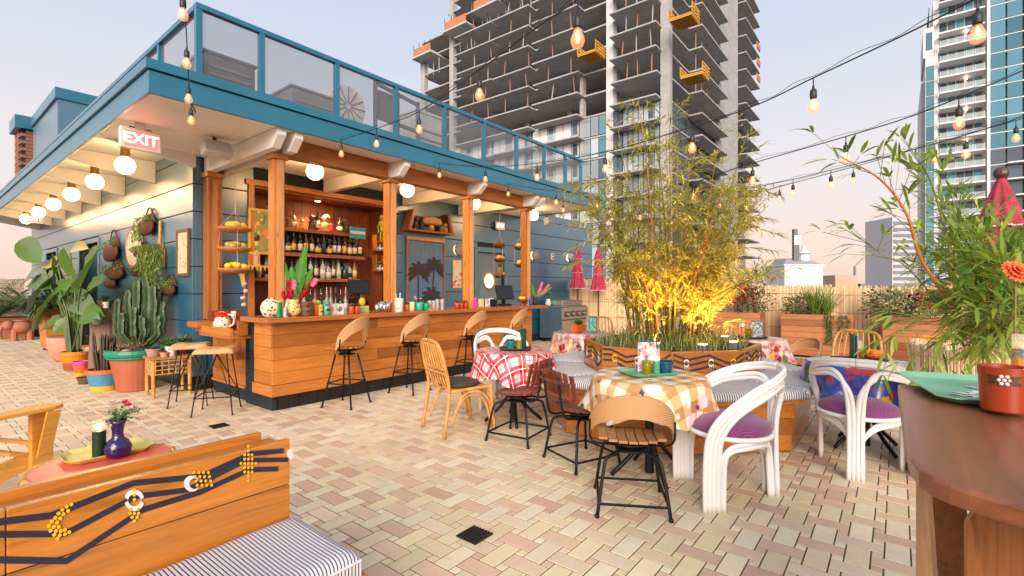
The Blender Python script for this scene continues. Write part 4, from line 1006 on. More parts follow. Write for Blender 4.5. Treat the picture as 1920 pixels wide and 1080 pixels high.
# yellow adirondack chairs
YEL = wood('yellow_stained_wood', srgb(236,168,70), 'x', .45, knots=False, dark=.85, vary=False)
def adirondack(lab):
    t = thing('adirondack_chair', (0,0,0), lab, 'chair', 'yellow adirondack chairs')
    for sy in (-1,1):
        MB().prism([(x, y*sy+sy*.33) for x, y in ((-.42,-.04),(.3,-.075),(.36,-.05),(.39,0),(.36,.05),(.3,.075),(-.42,.04))][::sy], .60, .625).build('arm', YEL, t, bevel=.004)
        MB().box((.22,sy*.3-.018,0),(.34,sy*.3+.018,.598)).build('front_leg', YEL, t)
        MB().slab([(.24,sy*.32,.3),(.32,sy*.32,.3),(.32,sy*.32+sy*.09,.598),(.24,sy*.32+sy*.09,.598)], (0,sy*.012,0)).build('arm_bracket', YEL, t)
        MB().slab([(.22,sy*.262,.33),(.22,sy*.262,.22),(-.6,sy*.262,0),(-.68,sy*.262,0),(-.3,sy*.262,.22)], (0,sy*.02,0)).build('side_rail', YEL, t)
    for k in range(5): x = .28-.115*k; MB().cbox((x,0,.37-.035*k), (.05,.29,.01), M=Matrix.Rotation(R(16),3,'Y')).build('seat_slat', YEL, t)
    for k in range(5):
        y = -.2+.1*k; h = .82-.35*abs(y)**1.5*2
        MB().slab([(-.26,y-.045,.24),(-.26,y+.045,.24),(-.26-.5*h*.75,y*1.15+.045,.24+h*.92),(-.26-.5*h*.75,y*1.15-.045,.24+h*.92)], (-.02,0,.01)).build('back_slat', YEL, t)
    MB().box((-.47,-.33,.57),(-.42,.33,.598)).build('back_rail', YEL, t)
    return t
a0 = adirondack('a'); q = G(118,757,.61); c_, s_ = math.cos(R(25)), math.sin(R(25)); place(a0, (q.x-(.39*c_+.33*s_), q.y-(.39*s_-.33*c_), 0), R(25), 'yellow wooden adirondack chair cut by the left edge, only one arm showing')
q = G(1700,632,.61); place(copy_tree(a0), (q.x+.1, q.y-.45, 0), R(78), 'yellow adirondack chair behind, nearer the flower box')
q = G(1722,660,.61); place(copy_tree(a0), (q.x+.1, q.y-.4, 0), R(82), 'yellow adirondack chair in front, beside the reed wrapped planter')

# dark counter table in the right foreground
hc = thing('high_table', (1.7,-.4,0), 'dark polished wood high table in the right foreground', 'table'); hc.location = (0,0,0)
HT = wood('polished_dark_walnut', (.3,.1,.042), 'x', .36, knots=False, coat=.25, scale=.5)
poly = [(2.335,0),(2.335,-1.4),(1.2,-1.4),(1.0,-.6),(1.08,-.33),(1.154,-.164),(1.183,-.1),(1.2,-.075),(1.225,-.05),(1.26,-.033),(1.34,-.02),(1.56,-.012)]
MB().prism(poly[::-1], 1.01, 1.05).build('table_top', HT, hc, bevel=.008)
DKL = wood('stained_leg_wood_z', (.36,.13,.035), 'z', .4)
MB().box((2.1,-.125,0),(2.2,-.05,1.009)).build('leg', wood('pale_leg_wood', (.62,.38,.2), 'z', .5, knots=False, dark=.8), hc)
MB().bar((1.98,-.1,1.0),(1.45,-.13,.25), .07, .11).build('brace', wood('brace_wood', (.5,.2,.06), 'x', .4), hc)
for (y0, y1, c) in ((-.235,-.115,.03),(-.36,-.238,0),(-.485,-.363,0)): MB().slab([(1.42,y1,0),(1.42,y0,0),(1.42,y0,1.009),(1.42,y1-c*1.5,1.009),(1.42,y1,.9)], (.04,0,0)).build('end_board', DKL, hc, bevel=.003)
HZ = 1.052
q = G(1815,745,HZ); t = tray((q.x+.13,q.y-.06), .27, .2, R(12), plain('mint_tray', srgb(128,190,156), .35, .06), 'mint green tray with white flower print on the dark high table', HZ)
random.seed(8)
for k in range(26):
    c = Vector((U(-.2,.06), U(-.11,.11), .0092)); a = U(0,6.3)
    MB().leaf(c, (math.cos(a),math.sin(a),0), (0,0,1), U(.03,.055), .022, 0, 4).build('printed_flower', WPAINT, t)
q = G(1884,768,HZ+.01); t = pot((q.x,q.y,HZ+.01), .058, .125, plain('terracotta_glaze', srgb(150,56,26), .3, .1), 'terracotta cup with painted white flowers on the mint tray', taper=.9, rim=False, n=64, name='terracotta_cup', cat='cup')
for a0_, k in ((R(172),0),):
    for (du, dv) in ((0,0),(.012,.0),(-.012,0),(.006,.01),(-.006,.01),(.006,-.01),(-.006,-.01)):
        aa = a0_+du/.058; MB().ball((.0572*math.cos(aa), .0572*math.sin(aa), .092+dv), .0052, 8, 5).build('painted_petal', WPAINT, t)
    for sg in (-1,1):
        for e in (.5,-.5):
            aa = a0_+sg*.45; c = Vector((.0592*math.cos(aa), .0592*math.sin(aa), .092)); tg = Vector((-math.sin(aa), math.cos(aa), 0))
            MB().leaf(c-tg*sg*.015, tg*sg+Vector((0,0,e)), Vector((math.cos(aa),math.sin(aa),0)), .028, .012, 0, 4).build('painted_leaf', plain('olive_paint', srgb(50,48,14), .5), t)
q = G(1925,745,HZ+.01); b = NB('sunset_label'); c = b.ramp(b.noise(b.coords(), 18, 3), [(.3, srgb(230,110,40)), (.5, srgb(240,160,60)), (.6, srgb(60,140,150)), (.75, srgb(220,60,90))]); b.base(c).set(Roughness=.2)
t = candle((q.x,q.y,HZ+.01), .034, .2, srgb(226,130,60), 'tall sunset printed candle jar on the mint tray', top=.25); MB().lathe([(.0352,.01),(.0352,.15),(.0353,.151)], (0,0,0), 18).build('printed_label', b.m, t)
# ================================================================ planting
BLEAF = leafmat('bamboo_leaf', srgb(142,146,58), srgb(200,192,96), .5, .5)
BLEAF2 = leafmat('near_bamboo_leaf', srgb(96,128,46), srgb(164,182,84), .4, .45)
CULM = plain('bamboo_culm', srgb(120,112,48), .4, .25, 4); CULMO = plain('orange_bamboo_culm', srgb(176,112,56), .4, .25, 4)
random.seed(31)
def leafspray(m, p, d, n, L, W, spread=.8, droop=.5):
    for _ in range(n):
        v = (Vector(d)+Vector((U(-1,1),U(-1,1),U(-.9,.6)))*spread).normalized()
        m.leaf(Vector(p)+v*U(0,.02), v, Vector((U(-.3,.3),U(-.3,.3),1)), L*U(.6,1.15), W*U(.8,1.2), droop*U(.2,1), 3)
bc = thing('bamboo_clump', OC+Vector((0,0,.76)), 'feathery bamboo clump lit from below in the octagonal planter', 'bamboo')
lv = MB()
for i in range(70):
    a = U(0,6.283); rr = .42*math.sqrt(random.random()); b0 = Vector((rr*math.cos(a), rr*math.sin(a), 0)); H = U(1.0,2.1) if i > 12 else U(2.1,2.75)
    out = Vector((math.cos(a+U(-.5,.5)), math.sin(a+U(-.5,.5)), 0))*U(.1,.62)*(1.5 if H < 2 else .75); pts = []
    for k in range(9):
        t = k/8; pts.append(b0+out*(t**1.7)+Vector((0,0,H*t-(.18*t**3 if H > 1.6 else .3*t**3)))+Vector((U(-.008,.008),U(-.008,.008),0)))
    MB().tube(pts, [.0105*(1-.75*k/8) for k in range(9)], 6).build('culm', CULM if i % 3 else CULMO, bc, smooth=True)
    for k in range(1, 9):
        for s in range(5 if k > 2 else 1):
            p = pts[k-1].lerp(pts[k], random.random()); aa = U(0,6.283); tw = Vector((math.cos(aa),math.sin(aa),U(.2,.8)))*U(.1,.34)*(1-.35*k/9)
            lv.tube([p, p+tw*.6, p+tw], [.0022,.0016,.001], 3, False)
            for f in (.55,.8,1.0): leafspray(lv, p+tw*f, tw.normalized(), 3 if k > 2 else 2, .105, .0135, .75, .5)
for sgn in range(16):                                # long arching sprays to the right and left
    a = HEAD-R(90)+U(-.4,.4)+(math.pi if sgn > 6 else 0); d = Vector((math.cos(a),math.sin(a),0)); z0 = U(.7,1.7); pts = [Vector((d.x*.1,d.y*.1,z0-.5)), d*.45+Vector((0,0,z0+.05)), d*.8+Vector((0,0,z0+.15)), d*1.15+Vector((0,0,z0+U(0,.2)))]
    sp_ = smoothpath(pts, 5); lv.tube(sp_, .004, 4)
    for p in sp_[4:]: leafspray(lv, p, d, 6, .12, .015, .8, .5)
o = lv.build('foliage', BLEAF, bc); o['kind'] = 'stuff'
# understorey grass in the planter
GRS = leafmat('planter_grass_blade', srgb(84,104,58), srgb(140,150,96), .6, .3)
m = MB()
for i in range(150):
    k = random.random(); a = U(0,6.283); rr = U(.3,.78); c = Vector((OC.x+rr*math.cos(a), OC.y+rr*math.sin(a), .755))
    for _ in range(8):
        b_ = U(0,6.283); m.leaf(c+Vector((U(-.03,.03),U(-.03,.03),0)), (math.cos(b_)*.45, math.sin(b_)*.45, 1), (math.cos(b_),math.sin(b_),0), U(.12,.38), .008, U(.1,.5), 4)
o = m.build('planter_grass', GRS); tag(o, 'soft grey green grass growing round the bamboo stems', 'grass', kind='stuff')
# uplights
FIX = plain('grey_light_fitting', (.25,.25,.25), .4, metal=.7)
UPL = [(R(190),'at the left of the stems'),(R(228),'at the front of the stems'),(R(268),'at the right front of the stems'),(R(318),'at the far right of the stems'),(R(60),'behind the stems')]
for i, (ua, where) in enumerate(UPL):
    t = thing('spot_light', OC+Vector((.68*math.cos(ua),.68*math.sin(ua),.76)), 'grey metal uplight in the bamboo planter '+where, 'light', 'planter uplights')
    MB().box((-.045,-.035,.0),(.045,.035,.012)).build('bracket', FIX, t); MB().box((-.05,-.04,.03),(.05,.04,.105)).build('housing', FIX, t, bevel=.004)
    MB().box((-.006,-.006,.012),(.006,.006,.03)).build('stem', FIX, t); MB().box((-.04,-.03,.1055),(.04,.03,.11)).build('lens', emit('uplight_lens', (1,.62,.18), 12), t)
    L = bpy.data.lights.new('uplight', 'SPOT'); L.energy = 150; L.color = (1,.45,.1); L.spot_size = R(80); L.spot_blend = 1.0; L.shadow_soft_size = .09
    lo = bpy.data.objects.new('uplight', L); COL.objects.link(lo); lo.parent = t; lo.location = (0,0,.13); lo.rotation_euler = Vector((.36*math.cos(ua),.36*math.sin(ua),-1)).to_track_quat('Z','Y').to_euler()
# near bamboo at the right in a reed wrapped planter
bp = D(1815,600,3.5); t = thing('reed_planter', (bp.x,bp.y,0), 'reed wrapped tall planter behind the dark high table', 'planter')
m = MB()
for k in range(110):
    a = 2*math.pi*k/110; r_ = .30; m.tube([(r_*math.cos(a), r_*math.sin(a), 0), ((r_+.02)*math.cos(a), (r_+.02)*math.sin(a), 1.0+U(-.02,.02))], .0088, 5)
o = m.build('reed_wrap', REED, t); o['kind'] = 'stuff'
for z in (.3,.62,.92): MB().tube([Vector((.325*math.cos(a),.325*math.sin(a),z)) for a in [2*math.pi*k/32 for k in range(32)]], .005, 5, closed=True).build('tie', CAN, t)
MB().lathe([(.28,0),(.29,.9),(.02,.93)], (0,0,0), 20).build('soil', plain('dark_soil', (.04,.028,.018), .95), t)
nb_ = thing('bamboo_plant', (bp.x,bp.y,.93), 'leafy near bamboo spilling in from the right edge', 'bamboo'); nb_.location = (0,0,0)
lv = MB(); B0 = Vector((bp.x,bp.y,.93))
def nearcane(pts, r_, mat, dens=1.0, start=.3, L=.115):
    P = smoothpath([B0+Vector((U(-.1,.1),U(-.1,.1),0))]+[D(*q_) for q_ in pts], 6); n = len(P)
    MB().tube(P, [r_*(1-.8*k/n) for k in range(n)], 7).build('cane', mat, nb_, smooth=True)
    for k in range(int(n*start), n):
        for _ in range(int(2*dens+random.random())):
            d = (P[min(k+1,n-1)]-P[k-1]).normalized(); tw = (d+Vector((U(-1,1),U(-1,1),U(-.7,.6)))).normalized()*U(.03,.2)
            lv.tube([P[k], P[k]+tw], .0015, 3, False); leafspray(lv, P[k]+tw, tw.normalized(), 3, L, .0155, .6, .45)
nearcane([(1775,560,2.35),(1725,480,2.25),(1700,400,2.2),(1650,335,2.2),(1575,292,2.2)], .011, CULMO, .55, .45)
nearcane([(1790,520,2.3),(1770,420,2.3),(1745,340,2.4),(1730,310,2.4)], .008, CULM, 1.1)
nearcane([(1830,540,2.3),(1815,460,2.3),(1790,390,2.4)], .007, CULM, 1.8, .2)
nearcane([(1880,560,2.2),(1895,490,2.2),(1915,430,2.3)], .007, CULM, 2.0, .2)
nearcane([(1850,580,2.2),(1855,510,2.2),(1840,430,2.3)], .007, CULMO, 2.2, .2)
nearcane([(1870,600,2.6),(1800,560,2.6),(1740,500,2.6)], .006, CULM, 2.0, .2)
nearcane([(1890,600,2.0),(1900,560,2.0),(1880,500,2.0)], .006, CULM, 2.0, .2)
nearcane([(1900,610,2.4),(1860,600,2.3),(1800,590,2.3)], .006, CULM, 2.0, .2)
nearcane([(1800,590,2.2),(1750,590,2.2),(1700,605,2.2),(1660,640,2.2)], .004, CULM, .5, .5, .085)
nearcane([(1820,600,2.2),(1790,610,2.1),(1760,640,2.1),(1735,680,2.1)], .004, CULM, .6, .5, .085)
nearcane([(1900,600,2.1),(1930,560,2.0),(1960,520,2.0)], .008, CULM, 1.8, .2)
nearcane([(1720,520,2.3),(1660,480,2.3),(1620,450,2.3)], .004, CULM, .6, .5, .1)
nearcane([(1840,620,2.2),(1800,520,2.4),(1780,470,2.5)], .006, CULM, 2.0, .2)
nearcane([(1880,600,2.2),(1850,540,2.2),(1830,470,2.2)], .006, CULM, 2.2, .1)
o = lv.build('foliage', BLEAF2, nb_); o['kind'] = 'stuff'
def paddle(m, base, tip, W, nrm, bend=.1, seg=9):    # broad banana-type blade with a rib
    base, tip = Vector(base), Vector(tip); d = tip-base; L = d.length; d.normalize(); s = d.cross(Vector(nrm)); s = s.normalized() if s.length > 1e-4 else d.orthogonal().normalized(); up = s.cross(d)
    b = len(m.v)
    for i in range(seg+1):
        t = i/seg; w = W*.5*(math.sin(math.pi*(t**.75))**.75) if 0 < i < seg else .004; c = base+d*L*t-Vector((0,0,bend*L*t*t)); wv_ = .012*math.sin(i*2.7)
        m.v += [tuple(c-s*w+up*(w*.35+wv_)), tuple(c-s*w*.5+up*w*.12), tuple(c), tuple(c+s*w*.5+up*w*.12), tuple(c+s*w+up*(w*.35-wv_))]
    for i in range(seg):
        for j in range(4): q = b+5*i+j; m.f.append((q,q+1,q+6,q+5))
BAN = leafmat('broad_green_leaf', srgb(40,96,24), srgb(70,130,36), .35, .3)
t = thing('banana_plant', (bp.x+.25,bp.y-.1,.9), 'broad green banana leaves standing among the near bamboo', 'plant'); t.location = (0,0,0)
for (a, b, w) in (((1850,600,2.6),(1795,450,2.6),.2), ((1880,600,2.7),(1890,420,2.7),.22), ((1800,580,2.6),(1740,545,2.7),.16)):
    m = MB(); paddle(m, D(*a), D(*b), w, -FWD+Vector((0,0,.3)), .05); m.build('leaf', BAN, t, smooth=True)
zn = D(1905,506,1.75); t = thing('zinnia', (zn.x,zn.y,HZ), 'orange zinnia bloom at the right edge above the candle', 'flower'); t.location = (zn.x,zn.y,0)
ORP = leafmat('orange_petal', srgb(226,76,30), srgb(242,120,66), .5)
zq = (-FWD*.85+Vector((0,0,.5))).to_track_quat('Z','Y').to_matrix()
for k, (n_, e) in enumerate(((18,.0),(16,.3),(13,.65),(9,1.05))):
    m = MB()
    for i in range(n_):
        a = 2*math.pi*i/n_+k*.2; v = zq @ Vector((math.cos(a)*math.cos(e), math.sin(a)*math.cos(e), math.sin(e))); m.leaf((0,0,zn.z), v, zq @ Vector((0,0,1)), .05-.008*k, .024, .1, 4)
    m.build('petals', ORP, t)
MB().tube([(0,0,zn.z),(.02,.0,zn.z-.2),(.1,-.02,HZ-.1)], .004, 5).build('stem', CULM, t)
# shrubs and grasses in the fence boxes
def shrub(p, r, h, n, mat, lab, fl=None, name='shrub', L=.06, W=.03, nf=0, flr=.03, cat='shrub', only=None):
    t = thing(name, p, lab, cat); m = MB(); tw = MB()
    for i in range(max(10, n//60)):
        a = U(0,6.283); tip = Vector((r*.8*math.cos(a)*random.random(), r*.8*math.sin(a)*random.random(), h*U(.5,1))); tw.tube([(tip.x*.1,tip.y*.1,-.03), tip*.5+Vector((0,0,.04)), tip], [.006,.004,.002], 4)
    tw.build('stems', plain('twig_brown', (.12,.075,.04), .8), t)
    for i in range(n):
        a = U(0,6.283); c_ = U(-1,1); s_ = math.sqrt(1-c_*c_); k = (.55+.45*random.random())*(1+.18*math.sin(3*a+4*c_)); q_ = Vector((r*s_*math.cos(a)*k, r*s_*math.sin(a)*k, h*.5+h*.5*c_*k))
        d = q_-Vector((0,0,h*.3)); m.leaf(q_, d.normalized()+Vector((U(-.7,.7),U(-.7,.7),U(-.5,.7))), (U(-1,1),U(-1,1),1), L*U(.6,1.2), W*U(.7,1.2), .2, 3)
    m.build('foliage', mat, t)['kind'] = 'stuff'
    for i in range(nf):
        a = U(math.pi*.6,math.pi*1.6); q_ = Vector((r*1.1*math.cos(a)*U(.6,1), r*1.0*math.sin(a)*U(.3,1), h*U(.3,1.1))); bloom(q_, flr, fl, t, 16)
    return t
DG = leafmat('dark_shrub_leaf', srgb(48,74,42), srgb(92,116,66)); LG = leafmat('variegated_leaf', srgb(136,140,80), srgb(196,192,138)); CRM = leafmat('crimson_bract', srgb(190,14,70), srgb(232,40,104), .5)
def fencebox(u0, u1, lab, xf=11.35, h=.88):
    y1, y0 = PX(u0, 600, xf).y, PX(u1, 600, xf).y
    t = thing('flower_box', (xf,(y0+y1)/2,0), lab, 'planter', 'cedar flower boxes at the fence'); hw = (y1-y0)/2; rows = 7; hh = (h-.05)/rows
    BX = wood('box_cedar_y', (.5,.2,.075), 'y', .5)
    for r_ in range(rows):
        MB().box((0,-hw,.05+r_*hh+.003),(.025,hw,.05+(r_+1)*hh-.003)).build('board', BX, t)
        MB().box((.026,hw-.025,.05+r_*hh+.003),(.55,hw,.05+(r_+1)*hh-.003)).build('board', CED['x'], t)
        MB().box((.026,-hw,.05+r_*hh+.003),(.55,-hw+.025,.05+(r_+1)*hh-.003)).build('board', CED['x'], t)
    MB().box((.026,-hw+.026,.05),(.54,hw-.026,h-.06)).build('soil', plain('dark_soil', (.04,.028,.018), .95), t)
    MB().box((-.01,-hw-.01,h),(.56,hw+.01,h+.02)).build('rim', BX, t) if False else None
    for s in (-1,1): MB().box((.03,s*(hw-.1)-.04,0),(.5,s*(hw-.1)+.04,.05)).build('foot', BLK, t)
    return y0, y1
y0, y1 = fencebox(1340,1425,'cedar flower box with crimson bougainvillea behind the bamboo')
shrub((11.6,y0+.55*(y1-y0),.82), .42, .75, 420, DG, 'crimson bougainvillea in the box behind the bamboo', CRM, nf=60, flr=.1)
shrub((11.6,y0+.15,.82), .38, .72, 700, DG, 'dark green bush right of the crimson bougainvillea', L=.07)
y0, y1 = fencebox(1465,1600,'cedar flower box with tall grass in the middle of the fence')
shrub((11.65,y1-.3,.82), .34, .45, 600, DG, 'low dark green bush at the left of the tall grass', L=.07)
t = thing('ornamental_grass', (11.65,(y0+y1)/2-.05,.82), 'tall green ornamental grass in the middle fence box', 'grass'); m = MB()
for i in range(190):
    a = U(0,6.283); e = U(.25,1.0)*.75; m.leaf((U(-.1,.1),U(-.16,.16),0), (math.cos(a)*e, math.sin(a)*e, 1), (math.cos(a),math.sin(a),0), U(.45,1.0), .018, U(.1,.4), 6)
m.build('blades', leafmat('bright_grass_blade', srgb(86,116,40), srgb(134,156,72)), t)['kind'] = 'stuff'
t = thing('trailing_plant', (11.33,y0+.25,.84), 'thin trailing plant hanging over the middle fence box', 'plant'); m = MB()
for i in range(16):
    p = [(U(-.02,.02),U(-.2,.2),0.04)]; 
    for k in range(5): p.append((p[-1][0]-U(0,.015), p[-1][1]+U(-.05,.05), p[-1][2]-U(.05,.13)))
    m.tube(p, .003, 3)
    for q_ in p: leafspray(m, q_, (0,0,-1), 4, .06, .014, .8)
m.build('stems', DG, t)
y0, y1 = fencebox(1655,1785,'cedar flower box with pale shrub and crimson blooms by the yellow chairs')
shrub((11.6,y1-.1,.84), .45, .55, 700, DG, 'dark leaved bush at the left end of the pale shrub', L=.08); shrub((11.6,(y0+y1)/2+.1,.84), .52, .68, 1300, LG, 'pale yellow green shrub in the right fence box', L=.07, W=.022)
shrub((11.6,y0+.25,.84), .4, .5, 300, DG, 'crimson bougainvillea right of the pale shrub', CRM, nf=50, flr=.1)
# folded umbrellas
UMB = NB('crimson_umbrella_cloth'); n_ = UMB.noise(UMB.coords(), 8, 4); UMB.base(UMB.ramp(n_, [(.3, srgb(142,30,58)), (.7, srgb(186,60,84))])).set(Roughness=.8); UMB = UMB.m
def umbrella(p, H, lab, tiers=True, s=1.0):
    t = thing('folded_umbrella', (p[0],p[1],0), lab, 'umbrella', 'folded crimson umbrellas')
    MB().lathe([(.022*s,0),(.022*s,H)], (0,0,0), 10).build('pole', wood('umbrella_pole', (.1,.05,.025), 'z', .4), t); MB().ball((0,0,H+.04*s), .045*s, 10, 7).build('finial', wood('umbrella_pole', (.1,.05,.025), 'z', .4), t)
    MB().lathe([(.2,0),(.2,.05),(.05,.08)], (0,0,0), 16).build('base', BLK, t)
    def skirt(z1, r1, z0, r0, name):
        m = MB(); N = 48
        for k in range(7):
            f = k/6; r_ = r1+(r0-r1)*f**.8
            for j in range(N): a = 2*math.pi*j/N; rr = r_*(1+.22*f*math.sin(a*8)); m.v.append((rr*math.cos(a)*s, rr*math.sin(a)*s, z1+(z0-z1)*f))
        for i in range(6):
            for j in range(N): m.f.append((i*N+j,i*N+(j+1)%N,(i+1)*N+(j+1)%N,(i+1)*N+j))
        o = m.build(name, UMB, t, smooth=True); MB().tube([m.v[6*N+j] for j in range(N)], .006*s, 4, closed=True).build('white_trim', WPAINT, o)
    skirt(H+.01, .02, H-.34*s, .12, 'canopy_cap'); skirt(H-.2*s, .07, H-.72*s, .13, 'canopy'); skirt(H-.55*s, .09, H-1.15*s, .19, 'canopy_skirt')
q = PY(1083,500,6.95); umbrella(q, 2.55, 'folded crimson umbrella standing beside the steel grill')
q = PX(1122,500,11.75); umbrella(q, 2.5, 'folded crimson umbrella before the tall reed screen')
q = D(1877,330,4.3); umbrella(q, q.z-.02, 'folded crimson umbrella rising above the near bamboo at the right', s=1.25)
# ================================================================ plants and hangings along the left wall
random.seed(41)
TERRA = plain('terracotta', srgb(168,104,78), .7, .12, 8)
def at(px, py): return G(px, py)
def spot(px, py): v = G(px, py); return (v.x, v.y, 0)
def bands(name, parts):                             # stripes painted round a pot, by height
    b = NB(name); z = b.sep(b.coords((1,1,1), rnd=False))[2]; mr = b.new('MapRange'); mr.inputs['From Max'].default_value = 1.0; b.link(z, mr.inputs[0])
    c = b.ramp(mr.outputs[0], parts, True); n = b.noise(b.coords((1,1,1)), 25, 3)
    b.base(b.mix(.35, c, b.ramp(n, [(.35,(.6,.6,.6)),(.6,(1,1,1))]), 'MULTIPLY')).set(Roughness=.55); return b.m
def ribbed(m, pts, r, ribs=5):
    n = ribs*2; pts = [Vector(p) for p in pts]; k = len(pts); b = len(m.v)
    for i, p in enumerate(pts):
        d = (pts[min(i+1,k-1)]-pts[max(i-1,0)]).normalized(); u = Vector((1,0,0))-d*d.x; u.normalize(); w = d.cross(u)
        for j in range(n):
            a = 2*math.pi*j/n; rr = (r if j % 2 == 0 else r*.58)*(1-.75*max(0,(i/(k-1)-.85)/.15)**2)*(1+.08*math.sin(i*2.1)*(j%2==0)); m.v.append(tuple(p+(u*math.cos(a)+w*math.sin(a))*rr))
    for i in range(k-1):
        for j in range(n): m.f.append((b+i*n+j,b+i*n+(j+1)%n,b+(i+1)*n+(j+1)%n,b+(i+1)*n+j))
    m.f.append(tuple(b+(k-1)*n+j for j in range(n)))
CAC = NB('cactus_skin'); g = CAC.new('NewGeometry'); n_ = CAC.noise(CAC.coords(), 12, 4)
CAC.base(CAC.mix(CAC.sep(CAC.ramp(g.outputs['Pointiness'], [(.53,(0,0,0)),(.62,(1,1,1))]))[0], CAC.ramp(n_, [(.3, srgb(34,58,34)), (.7, srgb(66,90,52))]), srgb(110,116,78))).set(Roughness=.55); CAC = CAC.m
CACD = plain('dark_cactus_skin', srgb(74,58,44), .6, .3, 10)
# big pot with green rim
P = spot(255,729); bigpot = thing('plant_pot', P, 'large terracotta pot with thick green rim below the wall baskets', 'pot')
MB().lathe([(.2,0),(.215,.01),(.295,.45),(.31,.46)], (0,0,0), 28).build('vessel', plain('terracotta_plastic', srgb(168,92,64), .6, .1), bigpot)
GRIM = plain('green_rim_paint', srgb(28,128,96), .4, .12, 20)
MB().lathe([(.305,.44),(.335,.455),(.335,.475),(.315,.48),(.35,.485),(.36,.52),(.345,.56),(.31,.57),(.29,.53)], (0,0,0), 32).build('rim', GRIM, bigpot, smooth=False)
MB().lathe([(.01,.52),(.3,.53)], (0,0,0), 20).build('soil', plain('dark_soil', (.04,.028,.018), .95), bigpot)
t = thing('candelabra_cactus', (P[0]+.05,P[1]+.08,.52), 'tall branching green cactus in the green rimmed pot', 'cactus')
cols = [(-.02,0,1.02,.05),(.08,.03,1.0,.05),(-.13,.02,.86,.045),(.18,.0,.93,.045),(-.22,-.03,.74,.04),(.25,.05,.7,.04),(.02,-.1,.62,.04),(-.1,-.12,.55,.04),(.13,-.1,.5,.038),(-.02,.14,.9,.045),(.12,.15,.8,.045),(-.17,.13,.8,.04),(.28,-.07,.5,.035),(-.3,.05,.55,.035)]
for (dx, dy, h, r_) in cols:
    x, y = RGT.x*dx-FWD.x*dy*-1, RGT.y*dx+FWD.y*dy; m = MB(); k = 1.15
    pts = [(x*.2,y*.2,0),(x*.5,y*.5,.1),(x*k,y*k,.24)]+[(x*k*1.04+U(-.01,.01),y*k*1.04+U(-.01,.01),.24+(h-.24)*f) for f in (.2,.4,.6,.8,.93,1)]
    ribbed(m, smoothpath(pts,3), r_*1.15, 5); m.build('stem', CAC, t)
SUCP = leafmat('purple_succulent_leaf', srgb(110,70,70), srgb(150,120,104), .5, .05)
t = thing('creeping_succulent', (P[0]-.05,P[1]-.18,.53), 'mauve creeping succulent at the edge of the green rimmed pot', 'plant'); m = MB()
for i in range(130): leafspray(m, (U(-.2,.12),U(-.1,.1),U(0,.12)), (0,0,1), 3, .035, .012, 1.0, .1)
m.build('leaves', SUCP, t)
t = thing('stone', (P[0]-.16,P[1]-.2,.535), 'smooth pink stone lying in the green rimmed pot', 'stone'); MB().ball((0,0,.02),.06,12,8,.6).build('rock', plain('pink_stone', srgb(196,140,124), .6), t, smooth=True)
# blue and yellow banded pot with dark cactus
P = spot(196,731); t = pot(P, .2, .3, bands('banded_pot_paint', [(0, srgb(226,176,30)), (.075, srgb(70,140,176)), (.235, srgb(196,104,62))]), 'pot banded in terracotta, blue and yellow holding dark cactus')
c = thing('dark_cactus', (P[0],P[1],.26), 'spiny dark brown cactus columns in the banded pot', 'cactus')
for i in range(17):
    a = i*2.4; rr = .03+.09*(i/17); m = MB(); h = U(.28,.55); ribbed(m, [(rr*math.cos(a),rr*math.sin(a),0),(rr*1.3*math.cos(a),rr*1.3*math.sin(a),h*.5),(rr*1.5*math.cos(a),rr*1.5*math.sin(a),h*.9),(rr*1.5*math.cos(a),rr*1.5*math.sin(a),h)], U(.022,.032), 6); m.build('stem', CACD, c)
P = spot(162,718); t = pot((P[0],P[1],0), .11, .1, plain('mossy_bowl', srgb(84,74,40), .8, .4, 20), 'low mossy bowl on the floor beside the banded pot', taper=.8); rosette(t, .09, .1, 14, AGAVE, seed=3)
P = spot(153,704); t = pot(P, .11, .24, bands('sunset_pot_paint', [(0, srgb(236,160,40)), (.06, srgb(232,96,36)), (.17, srgb(206,72,140))]), 'small pink and orange pot in front of the tall painted pot')
P = spot(176,688); t = pot(P, .2, .42, bands('painted_urn', [(0, srgb(150,110,60)), (.12, srgb(160,150,84)), (.3, srgb(196,178,140)), (.38, srgb(190,90,50))]), 'tall painted terracotta urn with cactus motif', taper=.8)
P = spot(142,692); op = pot(P, .21, .32, bands('orange_pot_paint', [(0, srgb(160,76,44)), (.14, srgb(238,134,24))]), 'bright orange and rust pot holding the big leaved plant')
P0 = Vector(P)
P = spot(127,676); t = thing('plant_pot', P, 'pale pink rounded clay pot behind the orange pot', 'pot'); MB().lathe([(.16,0),(.25,.12),(.3,.3),(.31,.45),(.3,.47),(.27,.46)], (0,0,0), 24).build('vessel', plain('pink_clay', srgb(206,140,116), .75), t, smooth=True)
MB().lathe([(.01,.42),(.28,.43)], (0,0,0), 20).build('soil', plain('dark_soil', (.04,.028,.018), .95), t)
